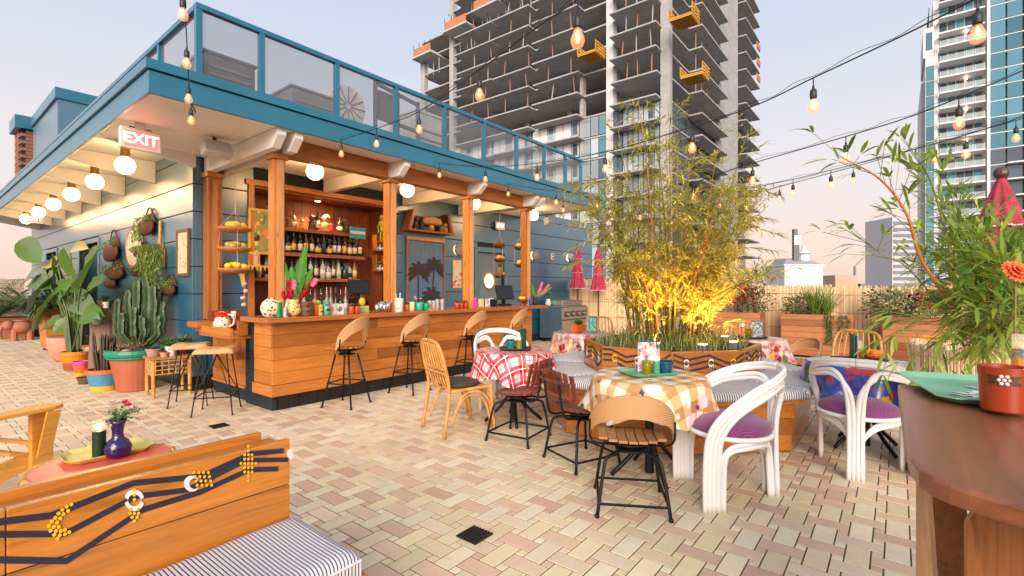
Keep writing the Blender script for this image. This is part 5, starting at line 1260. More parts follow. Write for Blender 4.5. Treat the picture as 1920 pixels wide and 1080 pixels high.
# big leaved bird of paradise
t = thing('bird_of_paradise', (P0.x,P0.y,.28), 'big leaved bird of paradise plant with torn green paddles', 'plant'); t.location = (0,0,0)
STK = plain('green_stalk', srgb(84,104,54), .5, .2, 6); SLF = leafmat('paddle_leaf', srgb(44,84,26), srgb(92,128,48), .35, .3); SLG = leafmat('grey_paddle_leaf', srgb(66,92,62), srgb(112,134,96), .3, .15); YLF = leafmat('yellow_paddle_leaf', srgb(170,140,40), srgb(190,170,70), .4, .3)
base = Vector((P0.x,P0.y,.27))
for (a, b, w, mt) in (((78,492),(34,428),.34,SLF), ((150,540),(188,452),.36,SLF), ((100,497),(38,520),.3,SLG), ((104,512),(52,558),.3,SLG), ((132,470),(166,446),.16,YLF), ((112,545),(62,580),.26,SLF), ((122,566),(90,528),.24,SLF), ((160,548),(204,512),.22,SLF), ((130,555),(188,566),.28,SLG), ((115,600),(74,606),.2,SLF), ((150,575),(172,600),.24,SLF), ((108,498),(86,480),.2,YLF), ((120,520),(98,470),.26,SLF), ((96,540),(50,500),.26,SLF), ((140,520),(120,455),.24,SLF), ((155,590),(196,590),.24,SLF), ((118,580),(150,610),.22,SLF), ((110,560),(140,520),.26,SLF), ((135,600),(100,625),.22,SLF), ((160,560),(182,530),.2,SLG)):
    A, B = PX(a[0],a[1],P0.x+U(-.15,.2)), PX(b[0],b[1],P0.x+U(-.25,.2)); m = MB()
    MB().tube(smoothpath([base+Vector((U(-.06,.06),U(-.06,.06),0)), base.lerp(A,.55)+Vector((0,0,.12)), A],6), [.022]+[.012]*12, 6).build('stalk', STK, t, smooth=True)
    paddle(m, A, B, w*1.5, (-.8,-.5,.5), U(.02,.12)); m.build('leaf', mt, t, smooth=True)
for s in (-.06,.05): m = MB(); ribbed(m, [base+Vector((s,0,-.02)), base+Vector((s*1.4,.0,.3)), base+Vector((s*1.8,0,.62)), base+Vector((s*1.8,0,.66))], .06, 4); m.build('trunk', CAC, t)
# stump with small things
sp_ = Vector((2.1,9.85,0)); t = thing('log_stump', sp_, 'tall split log stump standing behind the banded pot', 'stump')
LOGM = wood('weathered_log', (.24,.15,.1), 'z', .8); m = MB(); m.lathe([(.27,0),(.26,.3),(.24,.7),(.25,1.08),(.2,1.1)], (0,0,0), 14, 1.0, .8); m.v = [(x*(1+.08*math.sin(5*math.atan2(y,x))), y*(1+.06*math.cos(7*math.atan2(y,x))), z) for x,y,z in m.v]; m.build('log', LOGM, t); MB().ball((-.19,-.12,.93),.07,10,7,1.3).build('shell_inlay', plain('pearl', (.6,.58,.55), .3), t, smooth=True)
q = pot((2.05,9.9,1.1), .1, .11, plain('olive_clay', srgb(96,84,40), .6), 'olive clay pot on top of the log stump'); rosette(q, .1, .16, 20, leafmat('herb_leaf', srgb(50,84,30), srgb(96,130,54)), 'leaves', 1.1, .2, 6)
q = thing('painted_cup', (2.0,9.62,1.1), 'small white cup with orange flower on the log stump', 'cup'); MB().lathe([(.035,0),(.045,.09),(.04,.09),(.03,.01)], (0,0,0), 14).build('cup_body', plain('white_ceramic', (.75,.72,.68), .25), q); MB().ball((-.042,-.02,.05),.014,8,5).build('painted_flower', plain('orange_lacquer', srgb(226,96,26), .3), q)
# wicker plant table with small pots
tp = G(316,738); t = thing('plant_table', (tp.x,tp.y,0), 'small bamboo plant table with woven skirt beside the bar end', 'table', None, R(-4))
for (x, y) in ((-.2,-.17),(.2,-.17),(.2,.17),(-.2,.17)): MB().tube([(x,y,0),(x,y,.2),(x,y,.49)], .022, 8).build('leg', CAN, t)
MB().box((-.24,-.21,.49),(.24,.21,.515)).build('table_top', wood('cane_top', (.5,.27,.1), 'x', .5, knots=False), t)
for (a, b) in (((-.18,-.19),(.18,-.19)),((-.22,-.15),(-.22,.15)),((.22,-.15),(.22,.15))):
    for k in range(4): MB().tube([(*a,.3+.055*k),(*b,.3+.055*k)], .008, 5).build('skirt_cane', CAN, t)
    for k in range(6): f = k/5; MB().tube([(a[0]+(b[0]-a[0])*f,a[1]+(b[1]-a[1])*f,.29),(a[0]+(b[0]-a[0])*f,a[1]+(b[1]-a[1])*f,.485)], .006, 5).build('skirt_cane', CAN, t)
for (dx, dy, r_, h, mt, lab, lr, lm) in ((-.15,.05,.085,.1,plain('pale_clay', srgb(176,132,108), .7),'pale clay bowl of succulents on the plant table',.1,AGAVE), (0,-.09,.062,.13,plain('white_ceramic', (.75,.72,.68), .25),'white flower painted pot on the plant table',.16,leafmat('herb_leaf', srgb(50,84,30), srgb(96,130,54))), (.15,.0,.085,.15,plain('maroon_glaze', srgb(116,26,34), .4),'dark red glazed pot with agave on the plant table',.24,AGAVE), (.02,.1,.08,.13,plain('green_glaze', srgb(30,110,50), .3),'green glazed pot with bright leaves on the plant table',.22,leafmat('herb_leaf', srgb(50,84,30), srgb(96,130,54))), (-.08,-.12,.05,.06,plain('pink_clay', srgb(206,140,116), .75),'tiny pink clay bowl at the front of the plant table',.06,AGAVE)):
    q = pot((tp.x+dx,tp.y+dy,.515), r_, h, mt, lab, taper=.8); rosette(q, h*.9, lr, 22, lm, 'leaves', .95, .2, int(abs(dx)*100))
# square cedar planter with ginger leaves
P = G(93,660); t = thing('cedar_planter', (P.x+.35,P.y+.45,0), 'square stacked cedar planter further along the left wall', 'planter')
for k in range(6):
    z = .06+.15*k; e = .38+.012*k
    MB().box((-e,-e,z+.003),(-e+.03,e,z+.147)).build('board', CED['y'], t); MB().box((-e+.031,-e,z+.003),(e,-e+.03,z+.147)).build('board', CED['x'], t); MB().box((e-.03,-e+.031,z+.003),(e,e,z+.147)).build('board', CED['y'], t)
for (x, y) in ((-.3,-.3),(.3,-.3),(-.3,.3)): MB().box((x-.05,y-.05,0),(x+.05,y+.05,.06)).build('foot', BLK, t)
MB().box((-.36,-.36,.1),(.36,.36,.86)).build('soil', plain('dark_soil', (.04,.028,.018), .95), t)
shrub((P.x+.35,P.y+.45,.86), .42, .6, 220, SLF, 'dark leafy plant growing in the square cedar planter', L=.22, W=.08)
# far left palms, trough and elephant
def palm(p, h, n, lab):
    t = thing('potted_palm', p, lab, 'palm'); m = MB()
    for i in range(n):
        a = U(0,6.283); e = U(.5,1.3); d = Vector((math.cos(a)*math.cos(e),math.sin(a)*math.cos(e),math.sin(e))); L = h*U(.6,1); P_ = [d*L*k/8-Vector((0,0,.35*L*(k/8)**2.5)) for k in range(9)]; m.tube(P_, .005, 4)
        for k in range(2,9):
            ax = (P_[k]-P_[k-1]).normalized(); s = ax.cross(Vector((0,0,1))).normalized()
            for sg in (-1,1):
                for f in (0,.5): m.leaf(P_[k-1].lerp(P_[k],f), ax*.7+s*sg*.8, (0,0,1), .26*h, .022, .3, 3)
    m.build('fronds', leafmat('palm_frond', srgb(56,84,46), srgb(112,140,84)), t)
P = G(14,634); t = thing('clay_trough', (P.x-.3,P.y+.2,0), 'long terracotta trough at the far left end of the terrace', 'planter'); MB().box((-.8,-.3,0),(.8,.3,.55)).build('trough', TERRA, t, bevel=.02); MB().box((-.84,-.34,.5),(.84,.34,.58)).build('rim', TERRA, t, bevel=.01)
MB().box((-.7,-.25,.581),(.7,.25,.59)).build('soil', plain('dark_soil', (.04,.028,.018), .95), t)
palm((P.x-.2,P.y+.2,.55), 2.1, 44, 'potted palm with drooping fronds at the far left edge'); palm((P.x+.55,P.y+.3,.55), 1.7, 34, 'smaller potted palm near the far end of the wall')
P = G(30,637); t = thing('elephant_stool', (P.x+.1,P.y-.1,0), 'small terracotta elephant shaped garden stool', 'stool')
MB().ball((0,0,.36),.24,14,10,.8).build('body', TERRA, t, smooth=True)
for (x, y) in ((-.15,-.1),(.15,-.1),(-.15,.1),(.15,.1)): MB().lathe([(.075,0),(.065,.3)], (x,y,0), 10).build('leg', TERRA, t)
MB().ball((-.26,-.04,.42),.13,12,8).build('head', TERRA, t, smooth=True); MB().tube([(-.36,-.05,.42),(-.42,-.06,.25),(-.4,-.06,.08)], [.05,.04,.03], 8).build('trunk', TERRA, t); MB().lathe([(.18,.53),(.18,.56)], (0,0,0), 14).build('seat', TERRA, t)
# ---- wall hangings on the side wall (plane x = 2.5)
def wb(x0, y0, x1, y1): a, b = PX(x0, y1, WX), PX(x1, y0, WX); yl, yh = sorted((a.y, b.y)); c = PX((x0+x1)/2,(y0+y1)/2,WX); k = c.z-CAMH; return c.y, (yh-yl)/2, PX((x0+x1)/2,y1,WX).z, PX((x0+x1)/2,y0,WX).z
WICK = NB('brown_wicker'); n_ = WICK.noise(WICK.coords((1,1,3)), 60, 3, .6); WICK.base(WICK.ramp(n_, [(.3, srgb(50,26,14)), (.7, srgb(112,66,36))])).set(Roughness=.65).bump(n_, .8, .008); WICK = WICK.m
HERB = leafmat('herb_leaf', srgb(50,84,30), srgb(96,130,54)); TRAIL = leafmat('trailing_leaf', srgb(84,112,44), srgb(138,160,84), .5, .2)
def wall_basket(bx, lab, plab, trail=0, n=60):
    c, w, z0, z1 = wb(*bx); h = z1-z0; t = thing('wall_basket', (WX-.075,c,z0), lab, 'basket')
    MB().lathe([(w*.35,0),(w*.75,h*.07),(w*.95,h*.22),(w*.9,h*.4),(w*.78,h*.5),(w*.7,h*.5),(w*.8,h*.35),(w*.5,h*.1)], (0,0,0), 18, min(1,.07/w), 1).build('basket_body', WICK, t, smooth=True)
    MB().slab([(.06,-w*.75,h*.4),(.06,w*.75,h*.4),(.06,w*.3,h*.8),(.06,-w*.3,h*.8)], (.012,0,0)).build('back_panel', WICK, t)
    MB().tube(smoothpath([(.06,-w*.7,h*.45),(.05,-w*.35,h*.85),(.05,0,h),(.05,w*.35,h*.85),(.06,w*.7,h*.45)],5), .012, 6).build('handle', WICK, t, smooth=True)
    if plab:
        p = thing('basket_plant', (WX-.085,c,z0+h*.45), plab, 'plant'); m = MB()
        for i in range(n):
            q = Vector((U(-.05,.02), U(-w,w), U(0,h*.2))); leafspray(m, q, (-.4,U(-.3,.6),.3), 3, .06, .016, .9)
        for i in range(trail):
            y = U(0,w*1.2); z = 0
            for k in range(9): leafspray(m, (-.05+U(-.02,.02), y+k*.006+U(-.02,.02), z), (0,0,-1), 3, .045, .016, .9); z -= .03
        m.build('leaves', TRAIL, p)
wall_basket((270,389,298,441), 'teardrop wicker wall basket hanging highest beside the eave', 'trailing green plant in the highest wall basket', 9)
wall_basket((203,430,230,490), 'tall wicker wall basket with loop handle left of the oval plaque', 'leafy plant in the tall loop handled basket', 0, 80)
wall_basket((262,453,284,482), 'small wicker pocket to the right of the oval plaque', 'round green plant in the small wicker pocket', 0, 110)
wall_basket((308,513,338,553), 'low wicker trough basket at the lower right of the side wall', 'pale green creeper spilling from the low wicker trough', 14, 60)
wall_basket((257,492,276,518), 'tiny woven basket under the oval plaque', 'little plant in the tiny woven basket')
wall_basket((205,484,240,523), 'boat shaped wooden wall pocket below the loop handled basket', 'grey air plant in the boat shaped wall pocket')
wall_basket((206,508,226,540), 'clay wall pocket hanging above the tall cactus', None)
c, w, z0, z1 = wb(240,425,272,497); t = thing('oval_plaque', (WX,c,(z0+z1)/2), 'oval pale shell plaque with painted fish marks on the side wall', 'plaque')
PLAQ = NB('plaque_paint'); cc = blobs(PLAQ, PLAQ.coords(), srgb(206,186,160), 22, .3, [srgb(60,60,66), srgb(200,120,100), srgb(110,100,96)]); PLAQ.base(cc).set(Roughness=.6)
MB().slab([(-.01, w*.85*math.cos(a), (z1-z0)/2*math.sin(a)) for a in [2*math.pi*k/28 for k in range(28)]], (-.03,0,0)).build('board', PLAQ.m, t)
MB().tube([(-.042, w*.85*math.cos(a), (z1-z0)/2*math.sin(a)) for a in [2*math.pi*k/28 for k in range(28)]], .014, 6, closed=True).build('rim', plain('pink_clay', srgb(206,140,116), .75), t)
c, w, z0, z1 = wb(334,429,357,517); t = thing('picture_frame', (WX-.002,c,z0), 'tall narrow wooden framed picture near the wall corner', 'picture'); h = z1-z0; FW = wood('frame_brown', (.18,.08,.04), 'z', .5)
MB().box((-.03,-w,0),(0,-w+.04,h)).box((-.03,w-.04,0),(0,w,h)).box((-.03,-w+.04,0),(0,w-.04,.04)).box((-.03,-w+.04,h-.04),(0,w-.04,h)).build('frame', FW, t)
PIC = NB('bird_print'); cc = blobs(PIC, PIC.coords(), srgb(214,188,150), 16, .26, [srgb(70,130,140), srgb(170,90,60), srgb(90,80,60)]); PIC.base(cc).set(Roughness=.6); MB().box((-.016,-w+.04,.04),(-.004,w-.04,h-.04)).build('print', PIC.m, t)
c, w, z0, z1 = wb(287,415,320,500); t = thing('wooden_paddle', (WX-.03,c-.02,z0), 'long handled wooden paddle hung on the side wall', 'paddle'); h = z1-z0
MB().tube([(0,0,h*.5),(0,-.02,h)], .022, 7).build('handle', CAN, t); MB().slab([(0,-.16,0),(0,.16,0),(0,.18,h*.3),(0,.08,h*.52),(0,-.08,h*.52),(0,-.18,h*.3)], (.02,0,0)).build('blade', CAN, t)
c, w, z0, z1 = wb(286,462,320,560); p = thing('string_plant', (WX-.12,c,z1), 'long curtain of stringy trailing plant hanging before the paddle', 'plant'); m = MB(); h = z1-z0
for i in range(90):
    y = U(-w,w)*.95; x = U(-.07,.07); L = h*U(.45,1.15)*(1-.4*abs(y)/w); q = []
    for k in range(7): q.append((x-.04*math.sin(k*.5), y+.012*math.sin(k+i), -L*k/6+.03*(k == 0)))
    m.tube(q, .004, 3)
    for k in range(1,7): leafspray(m, q[k], (0,0,-1), 2, .05, .01, .7)
m.build('strands', TRAIL, p)['kind'] = 'stuff'
# ---- steel grill by the wall
STEEL = plain('brushed_steel', (.5,.5,.5), .32, .1, 40, .05, metal=.9); SIDEG = plain('grill_side_paint', srgb(70,92,104), .35)
t = thing('barbecue_grill', (10.55,6.75,0), 'stainless steel barbecue grill on castors at the end of the bar', 'grill')
MB().box((0,0,.1),(1.3,.68,.92)).build('cabinet', SIDEG, t, bevel=.01); MB().box((.02,-.012,.12),(.64,-.001,.56)).build('door', STEEL, t); MB().box((.66,-.012,.12),(1.28,-.001,.56)).build('door', STEEL, t)
cp = MB().box((.0,-.03,.6),(1.3,-.001,.9)).build('control_panel', STEEL, t); MB().box((.0,.0,.921),(1.3,.68,.94)).build('work_top', STEEL, t)
for k in range(4):
    MB().box((.1+.29*k,-.045,.66),(.33+.29*k,-.031,.8)).build('knob_plate', plain('dark_steel', (.1,.1,.1), .4, metal=.8), cp); MB().slab([(.215+.29*k+.04*math.cos(a),-.046,.73+.04*math.sin(a)) for a in [2*math.pi*q/12 for q in range(12)]], (0,-.04,0)).build('knob', STEEL, cp)
MB().box((.15,.05,.941),(1.15,.6,1.09)).build('hood', STEEL, t, bevel=.02); MB().tube([(.2,.02,1.02),(1.1,.02,1.02)], .015, 7).build('handle', STEEL, t)
for x in (.08,1.22):
    for y in (.08,.6): MB().lathe([(.04,0),(.045,.05),(.02,.1)], (x,y,0), 10).build('castor', BLK, t)
q = PY(1040,560,7.0); j = thing('flower_jug', (10.62,7.2,.941), 'white jug of small flowers standing behind the grill', 'jug'); MB().lathe([(.06,0),(.09,.06),(.05,.14),(.06,.18),(.05,.18)], (0,0,0), 14).build('jug_body', plain('white_ceramic', (.75,.72,.68), .25), j, smooth=True); m = MB()
for i in range(30): leafspray(m, (U(-.1,.1),U(-.06,.06),U(.2,.34)), (0,0,1), 3, .06, .02, 1)
m.build('leaves', FERN, j); bloom((.05,-.03,.34), .05, PLP, j); bloom((.12,0,.3), .045, PLP, j)
# ================================================================ things on and behind the bar
random.seed(51)
CZ = 1.073
def ctr(px, y=5.62, z=CZ): v = PY(px, 560, y); return (v.x, y, z)
def fontmesh(txt, size, depth, name='letters'):
    c = bpy.data.curves.new('f', 'FONT'); c.body = txt; c.size = size; c.extrude = depth; c.align_x = 'CENTER'; c.align_y = 'CENTER'; c.resolution_u = 3; c.offset = size*.012
    o = bpy.data.objects.new('f', c); COL.objects.link(o); dg = bpy.context.evaluated_depsgraph_get(); me = bpy.data.meshes.new_from_object(o.evaluated_get(dg)); bpy.data.objects.remove(o); me.name = name; return me
def exit_sign(p, rz, lab, s=1.0, brk=True):
    t = thing('exit_sign', p, lab, 'sign', 'red EXIT signs', rz)
    MB().box((-.19*s,0,-.115*s),(.19*s,.05*s,.115*s)).build('housing', plain('white_plastic', (.72,.66,.62), .4), t, bevel=.015*s)
    MB().box((-.15*s,-.003,-.085*s),(.15*s,-.0005,.085*s)).build('face', emit('exit_face_glow', (1,.06,.05), 1.6, (.6,.2,.18)), t)
    me = fontmesh('EXIT', .155*s, .002); me.materials.append(emit('exit_letter_glow', (1,.5,.4), 3.0, (.9,.6,.5))); o = inst(me, 'letters', t, (0,-.006,0), (R(90),0,0))
    if brk: MB().tube([(-.1*s,.025*s,.116*s),(-.1*s,.025*s,.13*s),(.1*s,.025*s,.13*s),(.1*s,.025*s,.116*s)], .006, 5).build('handle', BLK, t); MB().box((-.05*s,.01*s,.1152*s),(.05*s,.04*s,.19*s)).build('mount', plain('white_plastic', (.72,.66,.62), .4), t)
q = PY(265,267,6.45); exit_sign((q.x,6.45,3.02), R(2), 'red EXIT sign hanging under the eave corner')
q = PY(46,410,14.5); exit_sign((1.95,15.6,3.0), 0, 'red EXIT sign far along the side eave', .85)
q = PY(936,404,7.5); exit_sign((q.x,7.46,2.9), 0, 'small red EXIT sign over the round window door', .85, False)
# speakers and beam brackets
SPK = plain('speaker_grille', (.5,.48,.45), .6, .1, 60)
for (px, y, z, lab) in ((406,6.35,3.06,'pale grey box loudspeaker under the front eave'),(1030,6.6,3.02,'pale loudspeaker under the right end of the eave')):
    q = PY(px,280,y); t = thing('loudspeaker', (q.x,y,z), lab, 'speaker'); t.rotation_euler = (R(-22),0,R(0))
    MB().box((-.16,-.07,-.085),(.16,.07,.085)).build('cabinet', plain('speaker_case', (.62,.6,.57), .5), t, bevel=.03); MB().box((-.14,-.078,-.07),(.14,-.071,.07)).build('grille', SPK, t); MB().box((-.02,.0,.086),(.02,.04,.16)).build('bracket', BLK, t)
# bottles
BG = {'amber': srgb(96,44,12), 'dark': srgb(18,20,18), 'clear': srgb(190,196,190), 'green': srgb(26,56,28), 'gold': srgb(190,120,40), 'brown': srgb(60,28,12)}
BM = {}
for k, c in BG.items():
    b = NB('bottle_'+k); b.set(Base_Color=c, Roughness=.06, Specular_IOR_Level=.7, Transmission_Weight=.35 if k in ('clear','gold','amber') else .1); BM[k] = b.m
LBM = {'cream': plain('label_cream', srgb(222,206,176), .6), 'white': plain('label_white', (.75,.74,.72), .6), 'black': plain('label_black', (.03,.03,.03), .6), 'yellow': plain('label_yellow', srgb(222,176,80), .6), 'red': plain('label_red', srgb(160,40,30), .6)}
CAPM = plain('bottle_cap', (.05,.04,.04), .4); CAPG = plain('bottle_cap_gold', srgb(176,140,70), .3, metal=.7)
PRO = {'round': [(.036,0),(.038,.01),(.038,.17),(.03,.2),(.014,.225),(.013,.27),(.015,.272),(.015,.29)], 'stout': [(.045,0),(.047,.01),(.047,.12),(.04,.155),(.016,.18),(.015,.215),(.018,.217),(.018,.235)], 'slim': [(.03,0),(.032,.01),(.032,.19),(.02,.225),(.012,.25),(.012,.3),(.014,.302),(.014,.315)]}
BME = {}
def bottle(p, shp, colr, lb, lab, grp, tip=False):
    key = (shp, colr)
    if key not in BME: me = MB().lathe(PRO[shp], (0,0,0), 14).mesh('bottle_glass', True); me.materials.append(BM[colr]); BME[key] = me
    k2 = (shp, lb)
    if k2 not in BME: r_ = PRO[shp][2][0]+.0006; z1 = PRO[shp][2][1]; me = MB().lathe([(r_,z1*.25),(r_,z1*.8)], (0,0,0), 14).mesh('paper_label', True); me.materials.append(LBM[lb]); BME[k2] = me
    k3 = (shp, tip)
    if k3 not in BME:
        r_, z1 = PRO[shp][-1]
        m = MB().lathe([(r_+.001,z1-.03),(r_+.001,z1+.006)], (0,0,0), 10) if not tip else MB().lathe([(r_,z1-.02),(r_,z1),(.006,z1+.02),(.004,z1+.075)], (0,0,0), 8)
        me = m.mesh('cap'); me.materials.append(CAPM if not tip else plain('steel_spout', (.5,.5,.5), .25, metal=.9)); BME[k3] = me
    t = thing('bottle', p, lab, 'bottle', grp, U(0,6))
    t.scale = (1.1,1.1,1.14)
    inst(BME[key], 'bottle_glass', t); inst(BME[k2], 'paper_label', t); inst(BME[k3], 'cap', t); return t
NUM = ['first','second','third','fourth','fifth','sixth','seventh','eighth','ninth','tenth','eleventh','twelfth','thirteenth','fourteenth','fifteenth','sixteenth','seventeenth','eighteenth','nineteenth','twentieth','twenty-first','twenty-second','twenty-third','twenty-fourth']
def row(z, x0, x1, n, where, shapes, cols, labs, y=7.72, back=True):
    for i in range(n):
        s, c, l = random.choice(shapes), random.choice(cols), random.choice(labs)
        bottle((x0+(x1-x0)*i/(n-1)+U(-.01,.01), y+U(-.02,.02), z+.001), s, c, l, f'{c} {s} bottle with {l} label, {NUM[i]} from the left on {where}', 'bottles on '+where)
    if back:
        for i in range(n-1):
            s, c, l = random.choice(shapes), random.choice(cols), random.choice(labs)
            bottle((x0+(x1-x0)*(i+.5)/(n-1), y+.14, z+.001), s, c, l, f'{c} {s} bottle, {NUM[i]} from the left in the back row of {where}', 'bottles on '+where)
row(SHZ[1], 3.4, 5.24, 19, 'the middle shelf', ['round','slim','stout'], ['dark','brown','amber','dark'], ['cream','white','black','cream','yellow'])
row(SHZ[2], 3.45, 5.14, 17, 'the lowest shelf', ['round','stout','slim'], ['clear','gold','clear','green','amber'], ['white','cream','black'])
for i in range(15): s = random.choice(['round','slim']); c = random.choice(['clear','dark','clear','green']); bottle((3.75+.095*i, 7.45+U(-.03,.03), .981), s, c, 'white', f'{c} {s} speed pour bottle, {NUM[i]} from the left on the back counter', 'speed pour bottles on the back counter', True)
for i in range(4): bottle((3.6+.42*i, 7.75, SHZ[0]+.001), ['slim','stout'][i%2], ['clear','gold','dark','amber'][i], 'cream', f'bottle among the carvings, {NUM[i]} from the left on the top shelf', 'bottles on the top shelf')
# carvings on the top shelf
def carving(x, h, r_, col, lab, y=7.74, z=None, kind=0):
    z = SHZ[0]+.001 if z is None else z; t = thing('carved_figure', (x,y,z), lab, 'figurine'); mt = plain('carve_%d_%d_%d' % tuple(int(c*255) for c in col), col, .6, .3, 20)
    MB().lathe([(r_*.8,0),(r_,h*.05),(r_*.75,h*.3),(r_*.9,h*.5),(r_*.45,h*.6)], (0,0,0), 14).build('body', mt, t, smooth=True); MB().ball((0,0,h*.76), r_*.72, 12, 8, 1.15 if kind == 0 else .9).build('head', mt, t, smooth=True)
    for s in (-1,1): MB().ball((s*r_*.25,-r_*.62,h*.8), r_*.14, 8, 5).build('eye', CAPM, t); MB().ball((s*r_*.72,0,h*.78), r_*.18, 8, 5).build('ear', mt, t)
    MB().box((-r_*.3,-r_*.72,h*.66),(r_*.3,-r_*.55,h*.69)).build('mouth', plain('carve_mouth', (.4,.08,.06), .5), t)
for k, (x, h, r_, c, lab) in enumerate(((3.52,.24,.07,srgb(90,60,34),'dark carved figure at the left of the top shelf'),(3.72,.26,.06,srgb(120,120,84),'grey green tiki figure on the top shelf'),(3.98,.3,.08,srgb(150,100,60),'tan carved mask figure in the middle of the top shelf'),(4.14,.17,.05,srgb(206,140,40),'small yellow figure on the top shelf'),(4.36,.28,.07,srgb(70,46,30),'dark brown idol right of the small yellow figure'),(4.62,.3,.1,srgb(190,150,96),'straw hatted figure on the top shelf'),(4.66,.14,.05,srgb(226,64,44),'small red head in front of the straw hatted figure'),(4.98,.26,.09,srgb(80,50,34),'big dark face carving near the right of the top shelf'),(5.1,.12,.035,srgb(176,120,80),'tiny brown figure at the right end of the top shelf'))):
    carving(x, h, r_, c, lab, 7.7 if h < .18 else 7.78)
t = thing('postcard', (5.13,7.6,2.4), 'blue seascape card clipped to the top shelf edge', 'card'); MB().box((-.16,0,-.1),(.16,.006,.1)).build('card', bands('sea_card', [(0, srgb(60,140,170))]), t); MB().box((-.15,-.002,-.02),(.15,-.0005,.03)).build('waves', plain('sea_white', (.6,.68,.7), .5), t)
t = thing('skeleton_doll', (5.69,7.66,2.62), 'small yellow green skeleton doll hanging at the niche side', 'doll'); SKL = plain('skeleton_green', srgb(196,206,60), .5)
MB().ball((0,0,.12),.045,10,8,1.2).build('head', SKL, t, smooth=True); MB().lathe([(.02,-.16),(.04,-.12),(.03,-.06),(.05,.0),(.05,.05),(.015,.07)], (0,0,0), 10).build('torso', SKL, t)
for s in (-1,1): MB().tube([(s*.05,0,.04),(s*.085,0,-.06),(s*.08,-.01,-.17)], .01, 6).build('arm', SKL, t); MB().tube([(s*.025,0,-.16),(s*.035,-.01,-.28),(s*.03,0,-.4)], .012, 6).build('leg', SKL, t)
for (z, lab) in ((2.1,'upper'),(1.72,'lower')):      # spice racks on the niche side
    t = thing('wire_rack', (5.6,7.62,z), f'{lab} small wooden bottle rack on the right niche wall', 'rack')
    for zz in (0,.17): MB().box((-.1,-.06,zz),(.1,.06,zz+.012)).build('rack_shelf', CED['x'], t)
    for s in (-1,1): MB().box((s*.1-.008,-.06,.0125),(s*.1+.008,.06,.3)).build('rack_side', CED['z'], t)
    for i in range(3): bottle((5.54+.06*i,7.6,z+.013), 'stout', ['amber','clear','dark'][i], 'white', f'small bottle in the {lab} wooden rack, {NUM[i]} from the left', 'rack bottles').scale = (.5,.5,.6)
# monitors
def pos(p, rz, lab, s=1.0):
    t = thing('till_screen', p, lab, 'monitor', None, rz); MB().box((-.1*s,-.08*s,0),(.1*s,.08*s,.03*s)).build('base', BLK, t); MB().bar((0,.02*s,.03*s),(0,.03*s,.16*s), .04*s).build('stand', BLK, t)
    M = Matrix.Rotation(R(-18),3,'X'); MB().cbox((0,0,.24*s), (.19*s,.012*s,.135*s), M=M).build('screen_case', BLK, t, bevel=.004); MB().cbox((0,-.0135*s,.2435*s), (.175*s,.0015*s,.12*s), M=M).build('screen', plain('black_glass', (.012,.012,.014), .06, .1), t)
pos((4.97,7.33,1.2), R(-10), 'black till screen in front of the bottle shelves', .95); MB().box((4.85,7.25,.981),(5.1,7.45,1.199)).build('till_plinth', BLK, bld)
pos((PY(950,560,5.9).x,5.95,CZ), R(-15), 'black till screen standing on the right of the bar', 1.05)
t = thing('receipt_printer', ctr(920,5.95), 'black receipt printer left of the bar till', 'printer'); MB().box((-.1,-.09,0),(.1,.09,.13)).build('case', BLK, t, bevel=.02); MB().box((-.06,-.02,.1305),(.06,-.01,.15)).build('paper', plain('label_white', (.75,.74,.72), .6), t)
# things along the bar top
def mug(px, r_, h, col, lab, y=5.62, tik=False, name='cup', cat='cup'):
    t = thing(name, ctr(px,y), lab, cat); mt = plain('glaze_%d_%d_%d' % tuple(int(c*255) for c in col), col, .3, .12, 16)
    MB().lathe([(r_*.8,0),(r_*.95,h*.06),(r_*(1.05 if tik else .98),h*.45),(r_*(.9 if tik else 1),h*.6),(r_,h),(r_*.88,h),(r_*.8,h*.3)], (0,0,0), 16).build('cup_body', mt, t, smooth=not tik)
    if tik:
        for s in (-1,1): MB().ball((s*r_*.4,-r_*.9,h*.72), r_*.22, 8, 5).build('eye', CAPM, t)
        MB().box((-r_*.5,-r_*1.1,h*.3),(r_*.5,-r_*.88,h*.42)).build('mouth', CAPM, t); MB().box((-r_*.15,-r_*1.2,h*.45),(r_*.15,-r_*.85,h*.66)).build('nose', mt, t)
    return t
TALA = NB('painted_majolica'); cc = blobs(TALA, TALA.coords(), srgb(226,190,110), 30, .35, [srgb(40,30,24), srgb(180,80,30), srgb(60,70,130), srgb(230,200,120)]); TALA.base(cc).set(Roughness=.25); TALA = TALA.m
CREAMJ = NB('cream_flower_glaze'); cc = blobs(CREAMJ, CREAMJ.coords(), srgb(236,214,176), 26, .32, [srgb(70,50,120), srgb(130,60,120), srgb(60,60,90)]); CREAMJ.base(cc).set(Roughness=.25); CREAMJ = CREAMJ.m
t = thing('round_flask', ctr(508,5.6), 'round cream flask with purple flowers at the bar corner', 'flask'); MB().lathe([(.05,0),(.09,.03),(.115,.09),(.115,.13),(.09,.18),(.04,.215),(.035,.225)], (0,0,0), 20, 1, .6).build('flask_body', CREAMJ, t, smooth=True)
candle(ctr(523,5.56), .034, .19, srgb(16,130,60), 'green glass votive candle on the bar corner', False, .08); candle(ctr(533,5.58), .027, .12, (.75,.74,.7), 'white votive candle beside the green one', False, .1)
t = thing('flower_vase', ctr(550,5.64), 'yellow and black majolica vase with red ginger flowers and tall leaves', 'vase'); MB().lathe([(.05,0),(.085,.04),(.09,.09),(.06,.14),(.055,.17),(.075,.2),(.065,.2),(.045,.16)], (0,0,0), 20).build('vase_body', TALA, t, smooth=True)
GRED = leafmat('red_ginger_bract', srgb(150,10,40), srgb(204,20,64), .4); GPNK = leafmat('pink_ginger_bract', srgb(226,70,130), srgb(244,150,180), .4)
